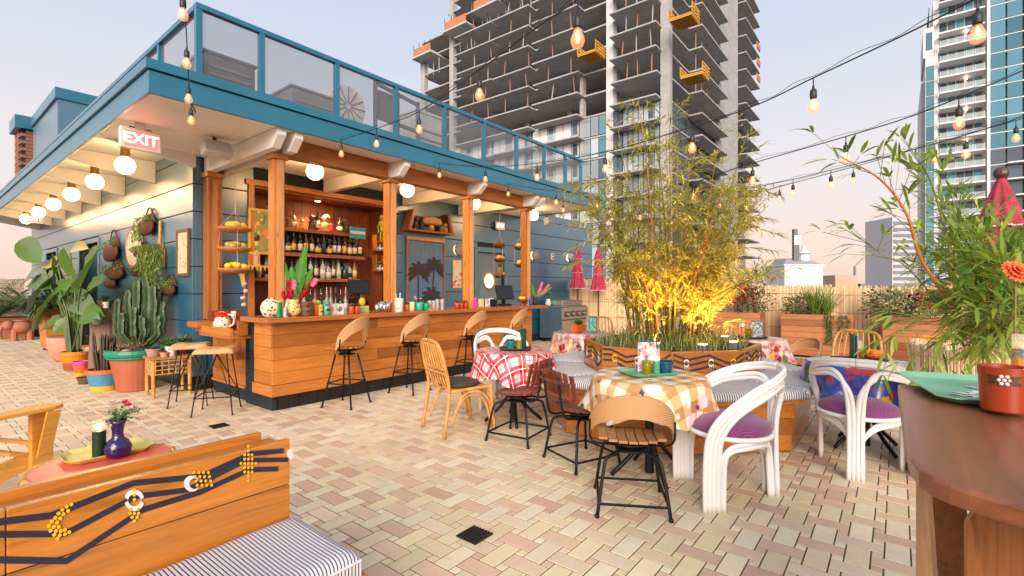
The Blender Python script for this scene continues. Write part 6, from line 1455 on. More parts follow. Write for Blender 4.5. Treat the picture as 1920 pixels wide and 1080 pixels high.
def ginger(parent, p, d, L, r_, mat):
    m = MB(); d = Vector(d).normalized(); p = Vector(p)
    for i in range(46): f = i/45; a = i*2.4; s = d.orthogonal().normalized(); w = d.cross(s); v = s*math.cos(a)+w*math.sin(a); m.leaf(p+d*L*f+v*r_*.2, v*.6+d, v, r_*1.3*(1-.55*f), r_*.75, 0, 3)
    m.build('ginger_bloom', mat, parent)
for (u, z, du, L, r_, mt) in ((-.09,.2,-.5,.2,.06,GRED),(-.02,.2,-.15,.22,.065,GRED),(.07,.2,.7,.26,.05,GRED),(.01,.3,.05,.12,.055,GPNK),(.22,.35,.6,.09,.05,GPNK),(-.14,.34,-.4,.07,.05,GPNK)):
    ginger(t, (RGT.x*u,RGT.y*u,z), (RGT.x*du,RGT.y*du,1), L, r_, mt)
for (u0, u1, z1, w) in ((-.03,-.14,.72,.12),(.01,-.02,.6,.13),(.04,.16,.88,.13),(.05,.24,.58,.12)):
    m = MB(); paddle(m, (RGT.x*u0,RGT.y*u0,.2), (RGT.x*u1,RGT.y*u1,z1), w, -FWD+Vector((0,0,.2)), .0); m.build('leaf', BAN, t, smooth=True)
mug(575,.075,.17,srgb(110,70,48),'brown carved face mug on the bar beside the majolica vase',5.6,True,'face_mug','mug'); mug(592,.035,.13,srgb(226,90,36),'orange cup of bright garnishes on the bar'); mug(601,.03,.13,srgb(200,176,70),'small yellow tiki cup on the bar',5.6,True,'tiki_mug','mug'); mug(612,.042,.18,srgb(90,160,130),'tall pale green tiki mug on the bar',5.6,True,'tiki_mug','mug')
for i, (px, c) in enumerate(((589,srgb(240,130,30)),(596,srgb(120,200,40)))): t = thing('cocktail_garnish', (*ctr(px,5.63)[:2],CZ+.13), ['orange paper garnish in the bright cup','lime green garnish in the bright cup'][i], 'garnish'); MB().ball((0,0,.03),.03,8,6).build('fruit', plain('garnish%d' % i, c, .5), t, smooth=True); MB().tube([(0,0,-.08),(0,0,.01)], .003, 4).build('pick', CAN, t)
for (px, lab, cc) in ((622,'small framed bee card on the bar',srgb(226,160,40)),(637,'small framed cactus card on the bar',srgb(40,110,60))):
    t = thing('framed_card', ctr(px,5.68), lab, 'picture', None, R(-10)); MB().box((-.055,0,0),(.055,.012,.13)).build('card', plain('label_white', (.75,.74,.72), .6), t); MB().box((-.062,.0125,-.0),(.062,.02,.136)).build('frame', CED['x'], t); MB().tube([(0,-.003,.03),(0,-.003,.1)], .009, 6).tube([(0,-.003,.05),(.025,-.003,.055),(.025,-.003,.085)], .007, 6).tube([(0,-.003,.045),(-.025,-.003,.05),(-.025,-.003,.075)], .007, 6).build('motif', plain('motif%d' % px, cc, .5), t)
def plantcup(px, col, leaf, lab, y=5.64, h=.1, lr=.1): t = mug(px, .037, h, col, lab, y, name='plant_cup', cat='pot'); rosette(t, h*.85, lr, 26, leaf, 'leaves', 1.0, .22, px)
plantcup(659,srgb(196,74,36),SUCP,'orange jar of mauve succulent on the bar'); plantcup(669,srgb(190,66,34),leafmat('dark_purple_leaf', srgb(50,30,56), srgb(90,60,90)),'orange jar of dark purple plant on the bar'); plantcup(763,srgb(206,80,34),SUCP,'orange jar beside the speckled tumbler'); plantcup(857,srgb(176,64,34),HERB,'left jar of herbs in the trio before the third post'); plantcup(865,srgb(176,64,34),SUCP,'middle jar of herbs in the trio before the third post'); plantcup(873,srgb(170,58,34),SUCP,'right jar of herbs in the trio before the third post')
t = thing('toy_pineapple', (*ctr(679,5.75)[:2],CZ+.1), 'small bright toy pineapple with green crown on the bar', 'ornament'); MB().ball((0,0,.05),.045,10,8,1.3).build('fruit', plain('pineapple_yellow', srgb(240,176,20), .5), t, smooth=True); rosette(t, .1, .07, 10, BAN, 'crown', 1.3, .3); MB().box((-.09,-.03,-.099),(.09,.05,-.01)).build('stand', plain('pale_green_box', srgb(170,190,120), .6), t)
CHR = plain('polished_chrome', (.7,.7,.7), .12, .05, metal=1.0)
for i, px in enumerate((707,714,721,727)): t = thing('shaker_tin', ctr(px,5.66+.02*(i%2)), f'steel shaker tin on the bar, {NUM[i]} from the left of the row', 'shaker', 'steel shaker tins'); MB().lathe([(.03,0),(.042,.12+.03*(i%2)),(.038,.12+.03*(i%2)),(.027,.01)], (0,0,0), 16).build('tin', CHR, t, smooth=True)
SPEC = NB('speckled_tumbler'); cc = blobs(SPEC, SPEC.coords(), srgb(236,222,210), 90, .45, [srgb(226,90,90), srgb(90,150,110), srgb(230,170,60), srgb(200,120,180)]); SPEC.base(cc).set(Roughness=.4)
t = thing('straw_tumbler', ctr(748,5.6), 'big speckled tumbler of straws on the bar', 'tumbler'); MB().lathe([(.055,0),(.068,.19),(.063,.19),(.05,.01)], (0,0,0), 18).build('tumbler_body', SPEC.m, t)
for (x, y) in ((.02,.01),(-.02,.02),(0,-.02)): MB().tube([(x*.5,y*.5,.05),(x*1.6,y*1.6,.27)], .004, 5).build('straw', plain('label_white', (.75,.74,.72), .6), t)
t = mug(772,.042,.13,srgb(226,206,140),'cream jar between the orange jar and the turquoise jar'); t = mug(786,.055,.12,srgb(60,170,150),'turquoise lidded jar on the bar'); t = mug(799,.05,.11,srgb(20,150,84),'emerald green cup on the bar')
t = thing('flower_posy', (*ctr(784,5.62)[:2],CZ+.12), 'posy of pale pink orchids in the turquoise jar', 'flowers')
for i in range(7): bloom((U(-.08,.08),U(-.03,.03),U(.02,.08)), .04, [PLP,PNK][i%3==0], t, 9)
for i, px in enumerate((806,813,820,829)): t = thing('glass_tumbler', ctr(px,5.66), f'ribbed clear tumbler on the bar, {NUM[i]} from the left of the group', 'glass', 'clear tumblers'); MB().lathe([(.026,0),(.034,.14+.02*(i>1)),(.031,.14+.02*(i>1)),(.023,.012)], (0,0,0), 12).build('glass_body', plain('clear_ribbed_glass', (.66,.66,.62), .08, .15, Transmission_Weight=.4), t)
t = thing('napkin_stack', ctr(809,5.58), 'stack of tan paper napkins on the bar', 'napkins')
for k in range(4): MB().box((-.07+.004*k,-.05,.009*k),(.07+.004*k,.05,.009*k+.007)).build('napkin', plain('tan_paper', srgb(196,150,104), .8), t)
candle(ctr(891,5.6), .03, .17, srgb(226,40,140), 'hot pink votive candle on the bar', False, .05)
for i, px in enumerate((902,914)): t = thing('menu_card', ctr(px,5.6), ['left','right'][i]+' flower printed menu card on the bar by the pink candle', 'menu', None, R(-8)); MB().box((-.055,0,0),(.055,.01,.15)).build('card', MPRINT if i else PIC.m, t); MB().box((-.06,-.01,0),(.06,-.0015,.02)).build('holder', CED['x'], t)
t = thing('fruit_compote', ctr(979,5.75), 'brown footed bowl of lemons on the right of the bar', 'bowl'); MB().lathe([(.06,0),(.02,.02),(.02,.06),(.09,.08),(.11,.13),(.1,.13),(.08,.09)], (0,0,0), 18).build('bowl', plain('brown_glaze', srgb(120,70,40), .3), t, smooth=True)
for (x, y) in ((-.04,0),(.04,.01),(0,.05),(0,-.04)): MB().ball((x,y,.14),.036,10,7,.85).build('lemon', plain('lemon_peel', srgb(236,190,40), .5), t, smooth=True)
mug(995,.035,.13,srgb(30,70,160),'cobalt blue cup near the right end of the bar')
t = thing('flower_vase', ctr(1003,5.72), 'dark vase of pink torch gingers at the right end of the bar', 'vase'); MB().lathe([(.04,0),(.05,.05),(.045,.14),(.055,.17),(.045,.17)], (0,0,0), 16).build('vase_body', plain('dark_vase', (.05,.03,.03), .2), t, smooth=True)
for (u, du, L) in ((-.1,-.6,.2),(.06,.35,.26),(.14,.7,.24)): ginger(t, (RGT.x*u,RGT.y*u,.2), (RGT.x*du,RGT.y*du,1), L, .05, GPNK)
for (u1, z1) in ((-.16,.62),(.35,.36)): m = MB(); paddle(m, (0,0,.15), (RGT.x*u1,RGT.y*u1,z1), .1, -FWD+Vector((0,0,.3)), 0); m.build('leaf', BAN, t, smooth=True)
# pitcher and card box on the wing
t = thing('pitcher', (2.62,6.9,.846), 'white pitcher with red rim and purple flower on the low bar wing', 'pitcher'); MB().lathe([(.07,0),(.1,.04),(.105,.1),(.08,.17),(.07,.19)], (0,0,0), 20).build('pitcher_body', CREAMJ, t, smooth=True); MB().lathe([(.0705,.19),(.078,.2),(.088,.25),(.08,.25),(.066,.2)], (0,0,0), 20).build('rim', plain('red_glaze', srgb(206,40,24), .3), t); MB().tube(smoothpath([(.07*RGT.x,.07*RGT.y,.22),(.15*RGT.x,.15*RGT.y,.2),(.15*RGT.x,.15*RGT.y,.1),(.1*RGT.x,.1*RGT.y,.06)],4), .012, 7).build('handle', CREAMJ, t, smooth=True)
t = thing('card_box', (2.75,7.16,.976), 'dark box with a red and white card row behind the pitcher', 'box'); MB().box((-.18,-.07,0),(.2,.08,.13)).build('box_body', DKW['x'], t)
for k in range(4): MB().box((-.17+.075*k,-.076,.02),(-.11+.075*k,-.071,.12)).build('card', LBM['white' if k % 2 else 'red'], t)
# tiered hanging fruit trays
def tiers(p, top, zs, r_, lab, short, fruits, wood_=True):
    t = thing('hanging_tray', (p[0],p[1],zs[0]), lab, 'hanging basket'); z0 = zs[0]
    MB().tube([(0,0,top-z0),(0,0,.28)], .006, 5).build('rope', plain('rope', srgb(206,176,140), .9), t)
    for i, z in enumerate(zs):
        tr = MB().lathe([(r_*.55,z-z0),(r_*.8,z-z0+.02),(r_,z-z0+.06),(r_*.97,z-z0+.065),(r_*.75,z-z0+.03)], (0,0,0), 20, 1, .75).build('tray', WICK if not wood_ else plain('tray_bamboo', srgb(176,112,70), .5, .3, 20), t, smooth=True)
        zt = .28 if i == 0 else zs[i-1]-z0
        for k in range(3): a = R(120*k+20); MB().tube([(r_*.95*math.cos(a),r_*.72*math.sin(a),z-z0+.06),(0 if i == 0 else r_*.9*math.cos(a), 0 if i == 0 else r_*.68*math.sin(a), zt+(.0 if i == 0 else .01))], .003, 4).build('cord', plain('rope', srgb(206,176,140), .9), t)
        c, n = fruits[i]
        f = thing('fruit', (p[0],p[1],z+.05), f'heap of fruit in the {(["upper","lower"] if len(zs) == 2 else ["upper","middle","lower"])[i]} tier of the {short}', 'fruit')
        for k in range(n): a = k*2.4; q = r_*.55*math.sqrt(k/n); MB().ball((q*math.cos(a),q*.7*math.sin(a),.03+.03*(1-k/n)), .045, 10, 7, .9).build('fruit_piece', plain('fruit_%d_%d_%d' % tuple(int(x*255) for x in c), c, .5), f, smooth=True)
    return t
q = PY(441,450,6.75); tiers((q.x,6.75), 2.99, [2.13,1.87,1.6], .22, 'three tier hanging bamboo tray with lemons left of the bar', 'hanging bamboo tray left of the bar', ((srgb(240,186,40),9),(srgb(180,150,70),8),(srgb(240,196,20),7)))
t = thing('shell_garland', (q.x+.1,6.72,1.56), 'string of pale shells hanging below the three tier tray', 'garland')
for k in range(4): MB().ball((.02*math.sin(k*2),.0,-.1-.09*k),.035,8,6,.8).build('shell', plain('shell_pink', srgb(206,160,140), .5), t, smooth=True)
MB().tube([(0,0,.05),(0,0,-.4)], .003, 4).build('cord', plain('rope', srgb(206,176,140), .9), t)
q = PY(937,450,6.5); tiers((q.x,6.5), 2.99, [2.25,1.95,1.62], .15, 'three tier wire hanging basket with pineapple before the round window', 'hanging basket before the round window', ((srgb(120,84,50),6),(srgb(226,150,40),6),(srgb(236,150,30),6)), False)
t = thing('pineapple', (q.x-.1,6.42,1.66), 'ripe pineapple lying in the lowest wire basket', 'pineapple'); MB().ball((0,0,.08),.07,12,9,1.6).build('fruit', plain('pineapple_skin', srgb(120,96,44), .7, .5, 60, .6), t, smooth=True); rosette(t, .18, .14, 16, HERB, 'crown', 1.2, .18)
q = PY(976,450,6.0); tiers((q.x,6.0), 2.99, [2.18,1.83], .16, 'two tier woven hanging basket with lemons by the last post', 'hanging basket by the last post', ((srgb(240,186,40),8),(srgb(200,190,50),6)), False)
# art behind the bar
t = thing('painting', (3.0,7.54,1.95), 'yellow framed bright figure painting left of the shelves', 'painting'); PT = NB('figure_painting'); cc = blobs(PT, PT.coords(), blobs(PT, PT.coords(), srgb(150,140,70), 14, .5, [srgb(236,170,120), srgb(90,120,90), srgb(220,200,120)], 4.0), 9, .5, [srgb(230,150,130), srgb(40,40,44), srgb(226,120,60), srgb(120,150,110)]); PT.base(cc).set(Roughness=.5)
t.location.x = PY(489,400,7.54).x; MB().box((-.16,-.02,0),(.2,0,.62)).build('canvas', PT.m, t); YF = plain('yellow_frame', srgb(216,180,50), .5); MB().box((-.19,-.03,-.03),(-.16,0,.65)).box((.2,-.03,-.03),(.23,0,.65)).box((-.16,-.03,-.03),(.2,0,0)).box((-.16,-.03,.62),(.2,0,.65)).build('frame', YF, t)
t = thing('wall_bracket_shelf', (PY(482,480,7.4).x,7.4,1.72), 'yellow fretwork bracket shelf behind the left hanging trays', 'shelf'); MB().box((-.3,-.1,.0),(.22,.12,.02)).build('shelf_board', YF, t); MB().slab([(-.26,.0,0),(-.2,.0,0),(-.16,.0,-.25),(-.2,.0,-.3)], (0,.02,0)).build('bracket', YF, t)
for k in range(9): MB().slab([(-.3+.058*k,-.102,0),(-.26+.058*k,-.102,0),(-.28+.058*k,-.102,-.06)], (0,.008,0)).build('fret', YF, t)
t = thing('pillar_candle', (PY(480,480,7.4).x,7.38,1.741), 'stout tan pillar candle on the yellow bracket shelf', 'candle'); MB().lathe([(.045,0),(.045,.17),(.03,.175)], (0,0,0), 12).build('wax', plain('tan_wax', srgb(206,150,110), .5), t); MB().tube([(0,0,.17),(0,0,.19)], .003, 4).build('wick', BLK, t)
t = thing('wall_painting', (PY(856,515,7.54).x,7.54,1.42), 'narrow pink flamingo painting right of the palm curtain', 'painting'); PF = NB('pink_painting'); cc = blobs(PF, PF.coords(), srgb(226,206,170), 10, .45, [srgb(230,90,70), srgb(236,140,120), srgb(90,120,60), srgb(230,190,80)]); PF.base(cc).set(Roughness=.5)
MB().box((-.12,-.03,0),(.12,0,.58)).build('canvas', PF.m, t); MB().box((-.13,-.02,-.012),(.13,0,-.001)).box((-.13,-.02,.581),(.13,0,.592)).build('edge', WPAINT, t)
# palm printed bead curtain
t = thing('bead_curtain', (6.66,7.5,0), 'blue bead curtain printed with dark palm trees in the doorway', 'curtain')
CUR = {'sky': plain('curtain_blue', srgb(96,120,146), .6, .15, 5), 'palm': plain('curtain_dark', srgb(52,48,46), .7, .15, 5)}
me = MB().box((-.012,-.008,0),(.012,.008,2.2)).mesh('bead_strand'); me.materials.append(CUR['sky'])
for k in range(34): inst(me, 'bead_strand', t, (-.45+.027*k, U(-.004,.004), .15))
MB().box((-.5,-.03,2.36),(.5,.02,2.43)).build('curtain_rail', CAN, t); MB().box((-.5,-.02,.1),(-.475,.02,2.359)).box((.475,-.02,.1),(.5,.02,2.359)).build('side_strand', plain('curtain_wood', srgb(150,104,80), .6), t)
for (x0, z0, lean, n_) in ((-.22,1.75,.0,9),(.2,1.85,.1,9),(.12,1.25,-.04,8)):
    m = MB(); m.slab([(x0-.03+lean*-1,-.012,.4),(x0+.02-lean,-.012,.4),(x0+.015,-.012,z0),(x0-.015,-.012,z0)], (0,.002,0))
    for i in range(n_):
        a = R(-30)+R(240)*i/(n_-1); d = Vector((math.cos(a),0,math.sin(a)*.8))
        m.leaf((x0,-.014,z0), d, (0,-1,0), .32, .1, .35, 6)
    m.build('palm_print', CUR['palm'], t)
# shelf above the curtain
t = thing('wall_shelf', (6.66,7.4,2.52), 'cedar display shelf with slanted ends above the palm curtain', 'shelf'); MB().box((-.6,-.1,0),(.6,.14,.035)).build('board', DKW['x'], t)
for s in (-1,1): MB().slab([(s*.52,-.08,.036),(s*.6,-.08,.036),(s*.42+s*.06,-.08,.42),(s*.42,-.08,.42)], (0,.2,0)).build('end_panel', DKW['z'], t)
for (x, h, c, lab) in ((6.3,.3,srgb(60,40,34),'dark doll on the shelf above the curtain'),(6.45,.28,srgb(40,36,34),'black bottle doll on the shelf above the curtain'),(6.98,.22,srgb(90,110,60),'green figure on the right of the display shelf'),(7.1,.2,srgb(170,120,90),'patterned pot figure at the right end of the display shelf')): carving(x, h, .06, c, lab, 7.4, 2.556)
t = thing('wicker_fish', (6.72,7.42,2.66), 'long tan woven fish trap lying on the display shelf', 'basket'); MB().tube([(-.28,0,.08),(-.2,0,.1),(0,0,.11),(.2,0,.1),(.26,0,.09)], [.03,.09,.1,.08,.04], 12).build('weave', TANW, t, smooth=True); MB().ball((-.02,-.02,-.04),.07,10,7).build('gourd', plain('gourd', srgb(170,130,50), .6), t, smooth=True)
# glowing half dome sconces
for (px, py, lab) in ((861,467,'shell wall sconce glowing between the curtain and the third post'),(1003,478,'shell wall sconce glowing behind the last post'),(1069,482,'shell wall sconce glowing by the folded umbrella')):
    q = PY(px,py,7.52); t = thing('wall_sconce', (q.x,7.54,q.z), lab, 'sconce', 'shell wall sconces'); MB().lathe([(.15,0),(.13,-.05),(.08,-.09),(.01,-.1)], (0,0,0), 20).build('dome', plain('sconce_grey', (.3,.29,.27), .4), t, smooth=True); t.children[0].rotation_euler = (R(-90),0,0); t.children[0].location = (0,-.03,0); t.children[0].scale = (1,1,-1) if False else (1,1,1)
    MB().lathe([(.11,0),(.11,.02)], (0,0,0), 20).build('lamp', emit('sconce_glow', (1,.66,.3), 7), t); t.children[1].rotation_euler = (R(90),0,0); t.children[1].location = (0,-.004,0)
q = PY(1035,480,7.54); t = thing('outlet_box', (q.x,7.545,q.z), 'white electrical outlet box on the right wall', 'outlet'); MB().box((-.07,-.03,-.09),(.07,0,.09)).build('plate', plain('white_plastic', (.72,.66,.62), .4), t, bevel=.006)
for s in (-1,1): MB().box((-.03,-.034,s*.04-.02),(.03,-.031,s*.04+.02)).build('socket', BLK, t)
# ================================================================ festoon strings
CAB = plain('black_cable', (.012,.012,.014), .5); SOCK = plain('bulb_socket', (.02,.02,.022), .5)
BULB = NB('bulb_glass'); BULB.set(Base_Color=(.9,.6,.35), Roughness=.03, Alpha=.3, Emission_Color=(1,.22,.04), Emission_Strength=.5, Specular_IOR_Level=.6); BULB = BULB.m
FIL = emit('bulb_filament', (1,.24,.03), 3)
bmesh_ = MB().lathe([(.013,0),(.02,-.02),(.03,-.045),(.031,-.06),(.024,-.078),(.008,-.087)], (0,0,-.075), 14).mesh('bulb', True); bmesh_.materials.append(BULB)
smesh = MB().lathe([(.006,0),(.008,-.02),(.017,-.024),(.019,-.045),(.019,-.07),(.015,-.078)], (0,0,0), 12).mesh('socket', True); smesh.materials.append(SOCK)
fmesh = MB().lathe([(.002,-.08),(.009,-.1),(.012,-.12),(.008,-.138),(.003,-.142)], (0,0,0), 8).mesh('filament', True); fmesh.materials.append(FIL)
pmesh = MB().tube([(0,0,0),(.003,0,-.03),(0,0,-.05)], .004, 5).mesh('pigtail'); pmesh.materials.append(CAB)
def string(pts, bulbs, lab):
    t = thing('string_lights', D(*pts[0]), lab, 'string lights', 'festoon string lights'); o0 = D(*pts[0])
    P = smoothpath([D(*p) for p in pts], 8)
    MB().tube([p-o0 for p in P], .0042, 6).build('cable', CAB, t, smooth=True)
    MB().tube([p-o0+Vector((0,0,.018+.01*math.sin(i))) for i, p in enumerate(P)], .0018, 5).build('support_wire', CAB, t, smooth=True)
    for (u, v) in bulbs:                             # nearest cable point to that direction
        best = min(((proj(*p)[0]-u)**2*1.0+(proj(*p)[1]-v)**2*.3, i) for i, p in enumerate(P))[1]
        a = P[best]; k = a
        for j in (best-1, best+1):
            if 0 <= j < len(P):
                pa, pb = proj(*a)[0], proj(*P[j])[0]
                if (pa-u)*(pb-u) < 0: k = a.lerp(P[j], (u-pa)/(pb-pa))
        h = inst(pmesh, 'pigtail', t, k-o0); s = inst(smesh, 'socket', t, k-o0+Vector((0,0,-.048)), (0,0,U(0,3))); b = inst(bmesh_, 'bulb', s, (0,0,0)); inst(fmesh, 'filament', s, (0,0,0))
fz = lambda px, py: proj(*PY(px, py, FY-.03))[2]
string([(367,212,4.62),(356,180,4.4),(352,110,4.0),(348,40,3.5),(340,-60,3.0),(330,-200,2.6)], [(357,190),(355,143),(352,75),(343,-20)], 'festoon lights rising from the eave corner over the camera')
string([(637,262,fz(637,262)),(706,240,5.4),(786,208,4.6),(899,130,3.3),(1000,55,2.6),(1083,-2,2.1),(1180,-80,1.7)], [(640,259),(706,240),(786,208),(899,130),(1083,-2)], 'festoon lights sweeping from the bar fascia up past the tower, left of the bamboo')
string([(822,306,fz(822,306)),(910,312,6.6),(1007,305,5.8),(1130,285,4.9),(1298,237,3.9),(1420,195,3.3),(1525,145,2.9),(1700,62,2.45),(1833,-6,2.2),(1950,-70,2.0)], [(824,307),(910,312),(1007,305),(1135,284),(1298,237),(1525,145),(1833,-6)], 'festoon lights crossing above the bamboo to the upper right corner')
string([(950,344,fz(950,344)),(1043,358,7.6),(1150,362,6.7),(1280,345,5.6),(1411,305,4.7),(1586,255,3.9),(1700,220,3.5),(1798,182,3.2),(1925,128,3.0),(2050,70,2.8)], [(953,344),(1043,358),(1120,362),(1300,340),(1411,305),(1586,255),(1798,182)], 'festoon lights crossing in front of the pale tower, second from the top')
string([(1030,372,fz(1030,372)),(1150,390,8.2),(1300,372,7.0),(1465,340,5.9),(1558,318,5.3),(1690,285,4.7),(1811,252,4.3),(1925,215,4.0),(2050,170,3.8)], [(1056,377),(1200,385),(1350,363),(1487,335),(1558,318),(1811,252)], 'festoon lights crossing low over the bamboo, third from the top')
string([(1090,393,fz(1090,393)),(1200,405,8.8),(1330,385,7.6),(1465,348,6.6),(1600,312,5.8),(1753,268,5.2),(1850,240,4.9),(1905,225,4.7),(2050,180,4.4)], [(1140,402),(1260,397),(1400,366),(1462,349),(1600,312),(1753,268),(1905,225)], 'lowest festoon lights reaching from the end of the eave to the right edge')
# ================================================================ towers beyond the terrace
random.seed(61)
CONC = NB('bare_concrete'); n_ = CONC.noise(CONC.coords((1,1,1)), .35, 6, .65); n2 = CONC.noise(CONC.coords((1,1,1)), 2.5, 4)
CONC.base(CONC.mix(.4, CONC.ramp(n_, [(.3,(.32,.305,.29)),(.7,(.5,.48,.46))]), CONC.ramp(n2, [(.3,(.28,.27,.26)),(.7,(.5,.48,.46))]))).set(Roughness=.85); CONC = CONC.m
PALE = plain('pale_tower_wall', (.66,.64,.63), .6, .06, .4); WHT = plain('white_tower_panel', (.7,.7,.7), .5, .05, .4)
def towerglass(name, c): b = NB(name); oi = b.new('ObjectInfo'); b.base(b.ramp(oi.outputs['Random'], [(0, mul(c,.65)), (.5, c), (1, mul(c,1.5))])).set(Roughness=.06, Metallic=.35, Specular_IOR_Level=.9); return b.m
TG1, TG2, TG3 = towerglass('dark_tower_glass', (.1,.13,.16)), towerglass('teal_tower_glass', (.1,.25,.31)), towerglass('pale_tower_glass', (.4,.46,.48))
RUST = plain('rusty_shore', srgb(168,124,98), .7); YELC = plain('yellow_formwork', srgb(206,150,50), .6); ORGB = plain('orange_formwork', srgb(186,122,82), .7); MULL = plain('dark_mullion', (.04,.045,.05), .4); STR = plain('scaffold_grey', (.5,.5,.5), .5)
tw = thing('unfinished_tower', (60,22.7,-42), 'unfinished concrete tower with open floors, props and balconies behind the bar', 'building'); tw.location = (0,0,0)
TX, TY, FH = 60.0, 22.7, 3.02
ly = lambda px: PX(px, 300, TX).y
rx = lambda px: PY(px, 300, TY).x
Z0 = 28.5-FH*12; fl = [Z0+FH*k for k in range(0, 25)]
YL, XR = ly(790), rx(1344); bays = [(851,925),(921,996),(996,1088),(1140,1236)]
ytop = lambda y: 46.5 if y > 62 else 53 if y > 56 else 70
GLZ = 25.6
for k, z in enumerate(fl):
    for (a, b, cap) in ((22.7,56,99),(56,62,53),(62,YL,47)):
        if z < cap: MB().box((TX, a+.01, z-.22), (TX+22 if a > 30 else XR, b-.01, z)).build('floor_slab', CONC, tw)
    for i, (p, q_) in enumerate(bays):
        a, b = sorted((PX(p,300,TX-1.6).y, PX(q_,300,TX-1.6).y))
        if z > ytop(b)-.5 or (z < 8 and i < 3): continue
        dx = 1.9 if (i+k) % 5 else 1.6
        MB().box((TX-dx, a+.3, z-.2), (TX-.002, b-.3, z+.0)).build('balcony', CONC, tw)
        if z > GLZ:
            n = 2 if i != 3 else 3
            for j in range(n):
                yy = a+.5+(b-a-1.0)*(j+U(.1,.5))/n; MB().bar((TX-.35-U(0,.9),yy,z),(TX-.35-U(0,.9),yy,z+FH-.2), .11).build('prop', RUST if random.random() < .7 else CONC, tw)
    for q_ in (1292,):                                 # right hand face balconies by the shaft
        a, b = rx(1292), rx(1345); MB().box((a, TY-1.8, z-.2), (b-.3, TY-.002, z)).build('balcony', CONC, tw)
        if z > GLZ:
            for j in range(3): MB().bar((a+1+2.6*j,TY-.6,z),(a+1+2.6*j,TY-.6,z+FH-.2), .11).build('prop', RUST, tw)
    a, b = rx(1380), rx(1404); MB().box((a+.4, TY-1.6, z-.2), (b+2, TY+10, z)).build('balcony', CONC, tw)
    if z < 33: MB().box((a+.6, TY+.6, z+.1), (b, TY+.7, z+FH-.25)).build('window', TG1, tw)
for (px, w, top, rec) in ((792,1.1,46,0),(846,.9,53,0),(901,.8,70,3),(967,.8,70,3),(1047,.8,70,3),(1090,.5,GLZ+6,0),(1143,1.0,72,-.02),(1247,1.2,72,0)):
    y = ly(px); MB().box((TX+rec+.003, y-w/2, -30), (TX+rec+(1.2 if rec else .9), y+w/2, top)).build('column', CONC if px != 1143 else PALE, tw)
    if rec: MB().box((TX+rec+1.2, y-.15, -30), (TX+rec+9, y+.15, top)).build('cross_wall', CONC, tw)
MB().box((TX+9, 34, -30), (TX+20, 60, 52)).build('core_wall', CONC, tw)
xs0, xs1 = rx(1344), rx(1379); sh = thing('lift_shaft', (0,0,0), 'a', 'shaft') if False else None
for k in range(-6, 16): z = k*4.9; MB().box((xs0, TY-.4, z), (xs1, TY+9, z+4.87)).build('shaft_lift', CONC, tw)
# glazed lower floors
for k, z in enumerate(fl):
    if z > GLZ-.5 or z < -12: continue
    a, b = PX(1149,300,TX).y, PX(1247,300,TX).y; n = 10
    for j in range(n):
        y1, y0 = a+(b-a)*j/n, a+(b-a)*(j+1)/n; MB().box((TX+.05, y0+.06, z+.12), (TX+.1, y1-.06, z+FH-.32)).build('window', TG1 if j < 2 else TG3, tw)
        if j in (7,): MB().box((TX-.05,y0+.08,z+.8),(TX+.03,y1-.08,z+FH-.5)).build('window_sash', TG1, tw)
    for j in range(6):
        x0, x1 = TX+1+(rx(1290)-TX-1)*j/6, TX+1+(rx(1290)-TX-1)*(j+1)/6; MB().box((x0+.08, TY+.05, z+.12), (x1-.08, TY+.1, z+FH-.32)).build('window', TG1, tw)
    for (p, q_) in ((851,921),(925,996),(998,1086)):
        a, b = PX(q_,300,TX).y, PX(p,300,TX).y; n = 6
        for j in range(n):
            y0, y1 = a+(b-a)*j/n, a+(b-a)*(j+1)/n; MB().box((TX+.05, y0+.06, z+.03), (TX+.12, y1-.06, z+FH-.25)).build('panel', WHT if j % 3 else TG3, tw)
            if j % 3 == 0: MB().box((TX-.02, y0+.3, z+.9), (TX+.04, y1-.3, z+FH-.5)).build('window', TG1, tw)
        MB().box((TX-1.85, a+.4, z+.0), (TX-1.82, b-.4, z+1.0)).build('balustrade', glassmat('balustrade_glass', (.7,.8,.82), .05, .25), tw) if z > 8 else None
    a, b = PX(1138,300,TX).y, PX(1092,300,TX).y
    for j in range(3): y0, y1 = a+(b-a)*j/3, a+(b-a)*(j+1)/3; MB().box((TX+.05, y0+.06, z+.12), (TX+.1, y1-.06, z+FH-.3)).build('window', TG3 if j else TG2, tw)
    MB().box((TX+.02, TY+.02, z-.21), (TX+.04, a, z+.1)).build('spandrel', MULL, tw)
MB().box((TX+.3, TY+.3, -30), (XR, 56, GLZ-.4)).build('interior_mass', plain('tower_interior', (.08,.08,.085), .9), tw)
# hanging yellow loading platforms and orange edge forms
for (px, py, w, side) in ((1109,104,3.2,'l'),(1283,38,3.4,'r'),(1303,145,3.4,'r')):
    q_ = PX(px,py,TX-3) if side == 'l' else PY(px,py,TY-3); o_ = Vector((q_.x,q_.y,q_.z))
    pf = MB().cbox(o_, (1.35,1.35,.08)).build('loading_platform', YELC, tw)
    for s in range(7): MB().cbox(o_+Vector((-1.26+.42*s,0,-.17)), (.06,1.35,.08)).build('platform_joist', YELC, pf)
    for (ax, ay, bx, by) in ((-1.35,1.35,1.35,1.35),(-1.35,-1.35,1.35,-1.35),(1.35,-1.35,1.35,1.35)):
        for zz in (.3,.7,1.1): MB().bar(o_+Vector((ax,ay,zz)), o_+Vector((bx,by,zz)), .1, .22).build('guard_rail', YELC, pf)
        for f in (0,.33,.67,1): MB().bar(o_+Vector((ax+(bx-ax)*f,ay+(by-ay)*f,.08)), o_+Vector((ax+(bx-ax)*f,ay+(by-ay)*f,1.25)), .08).build('guard_post', YELC, pf)
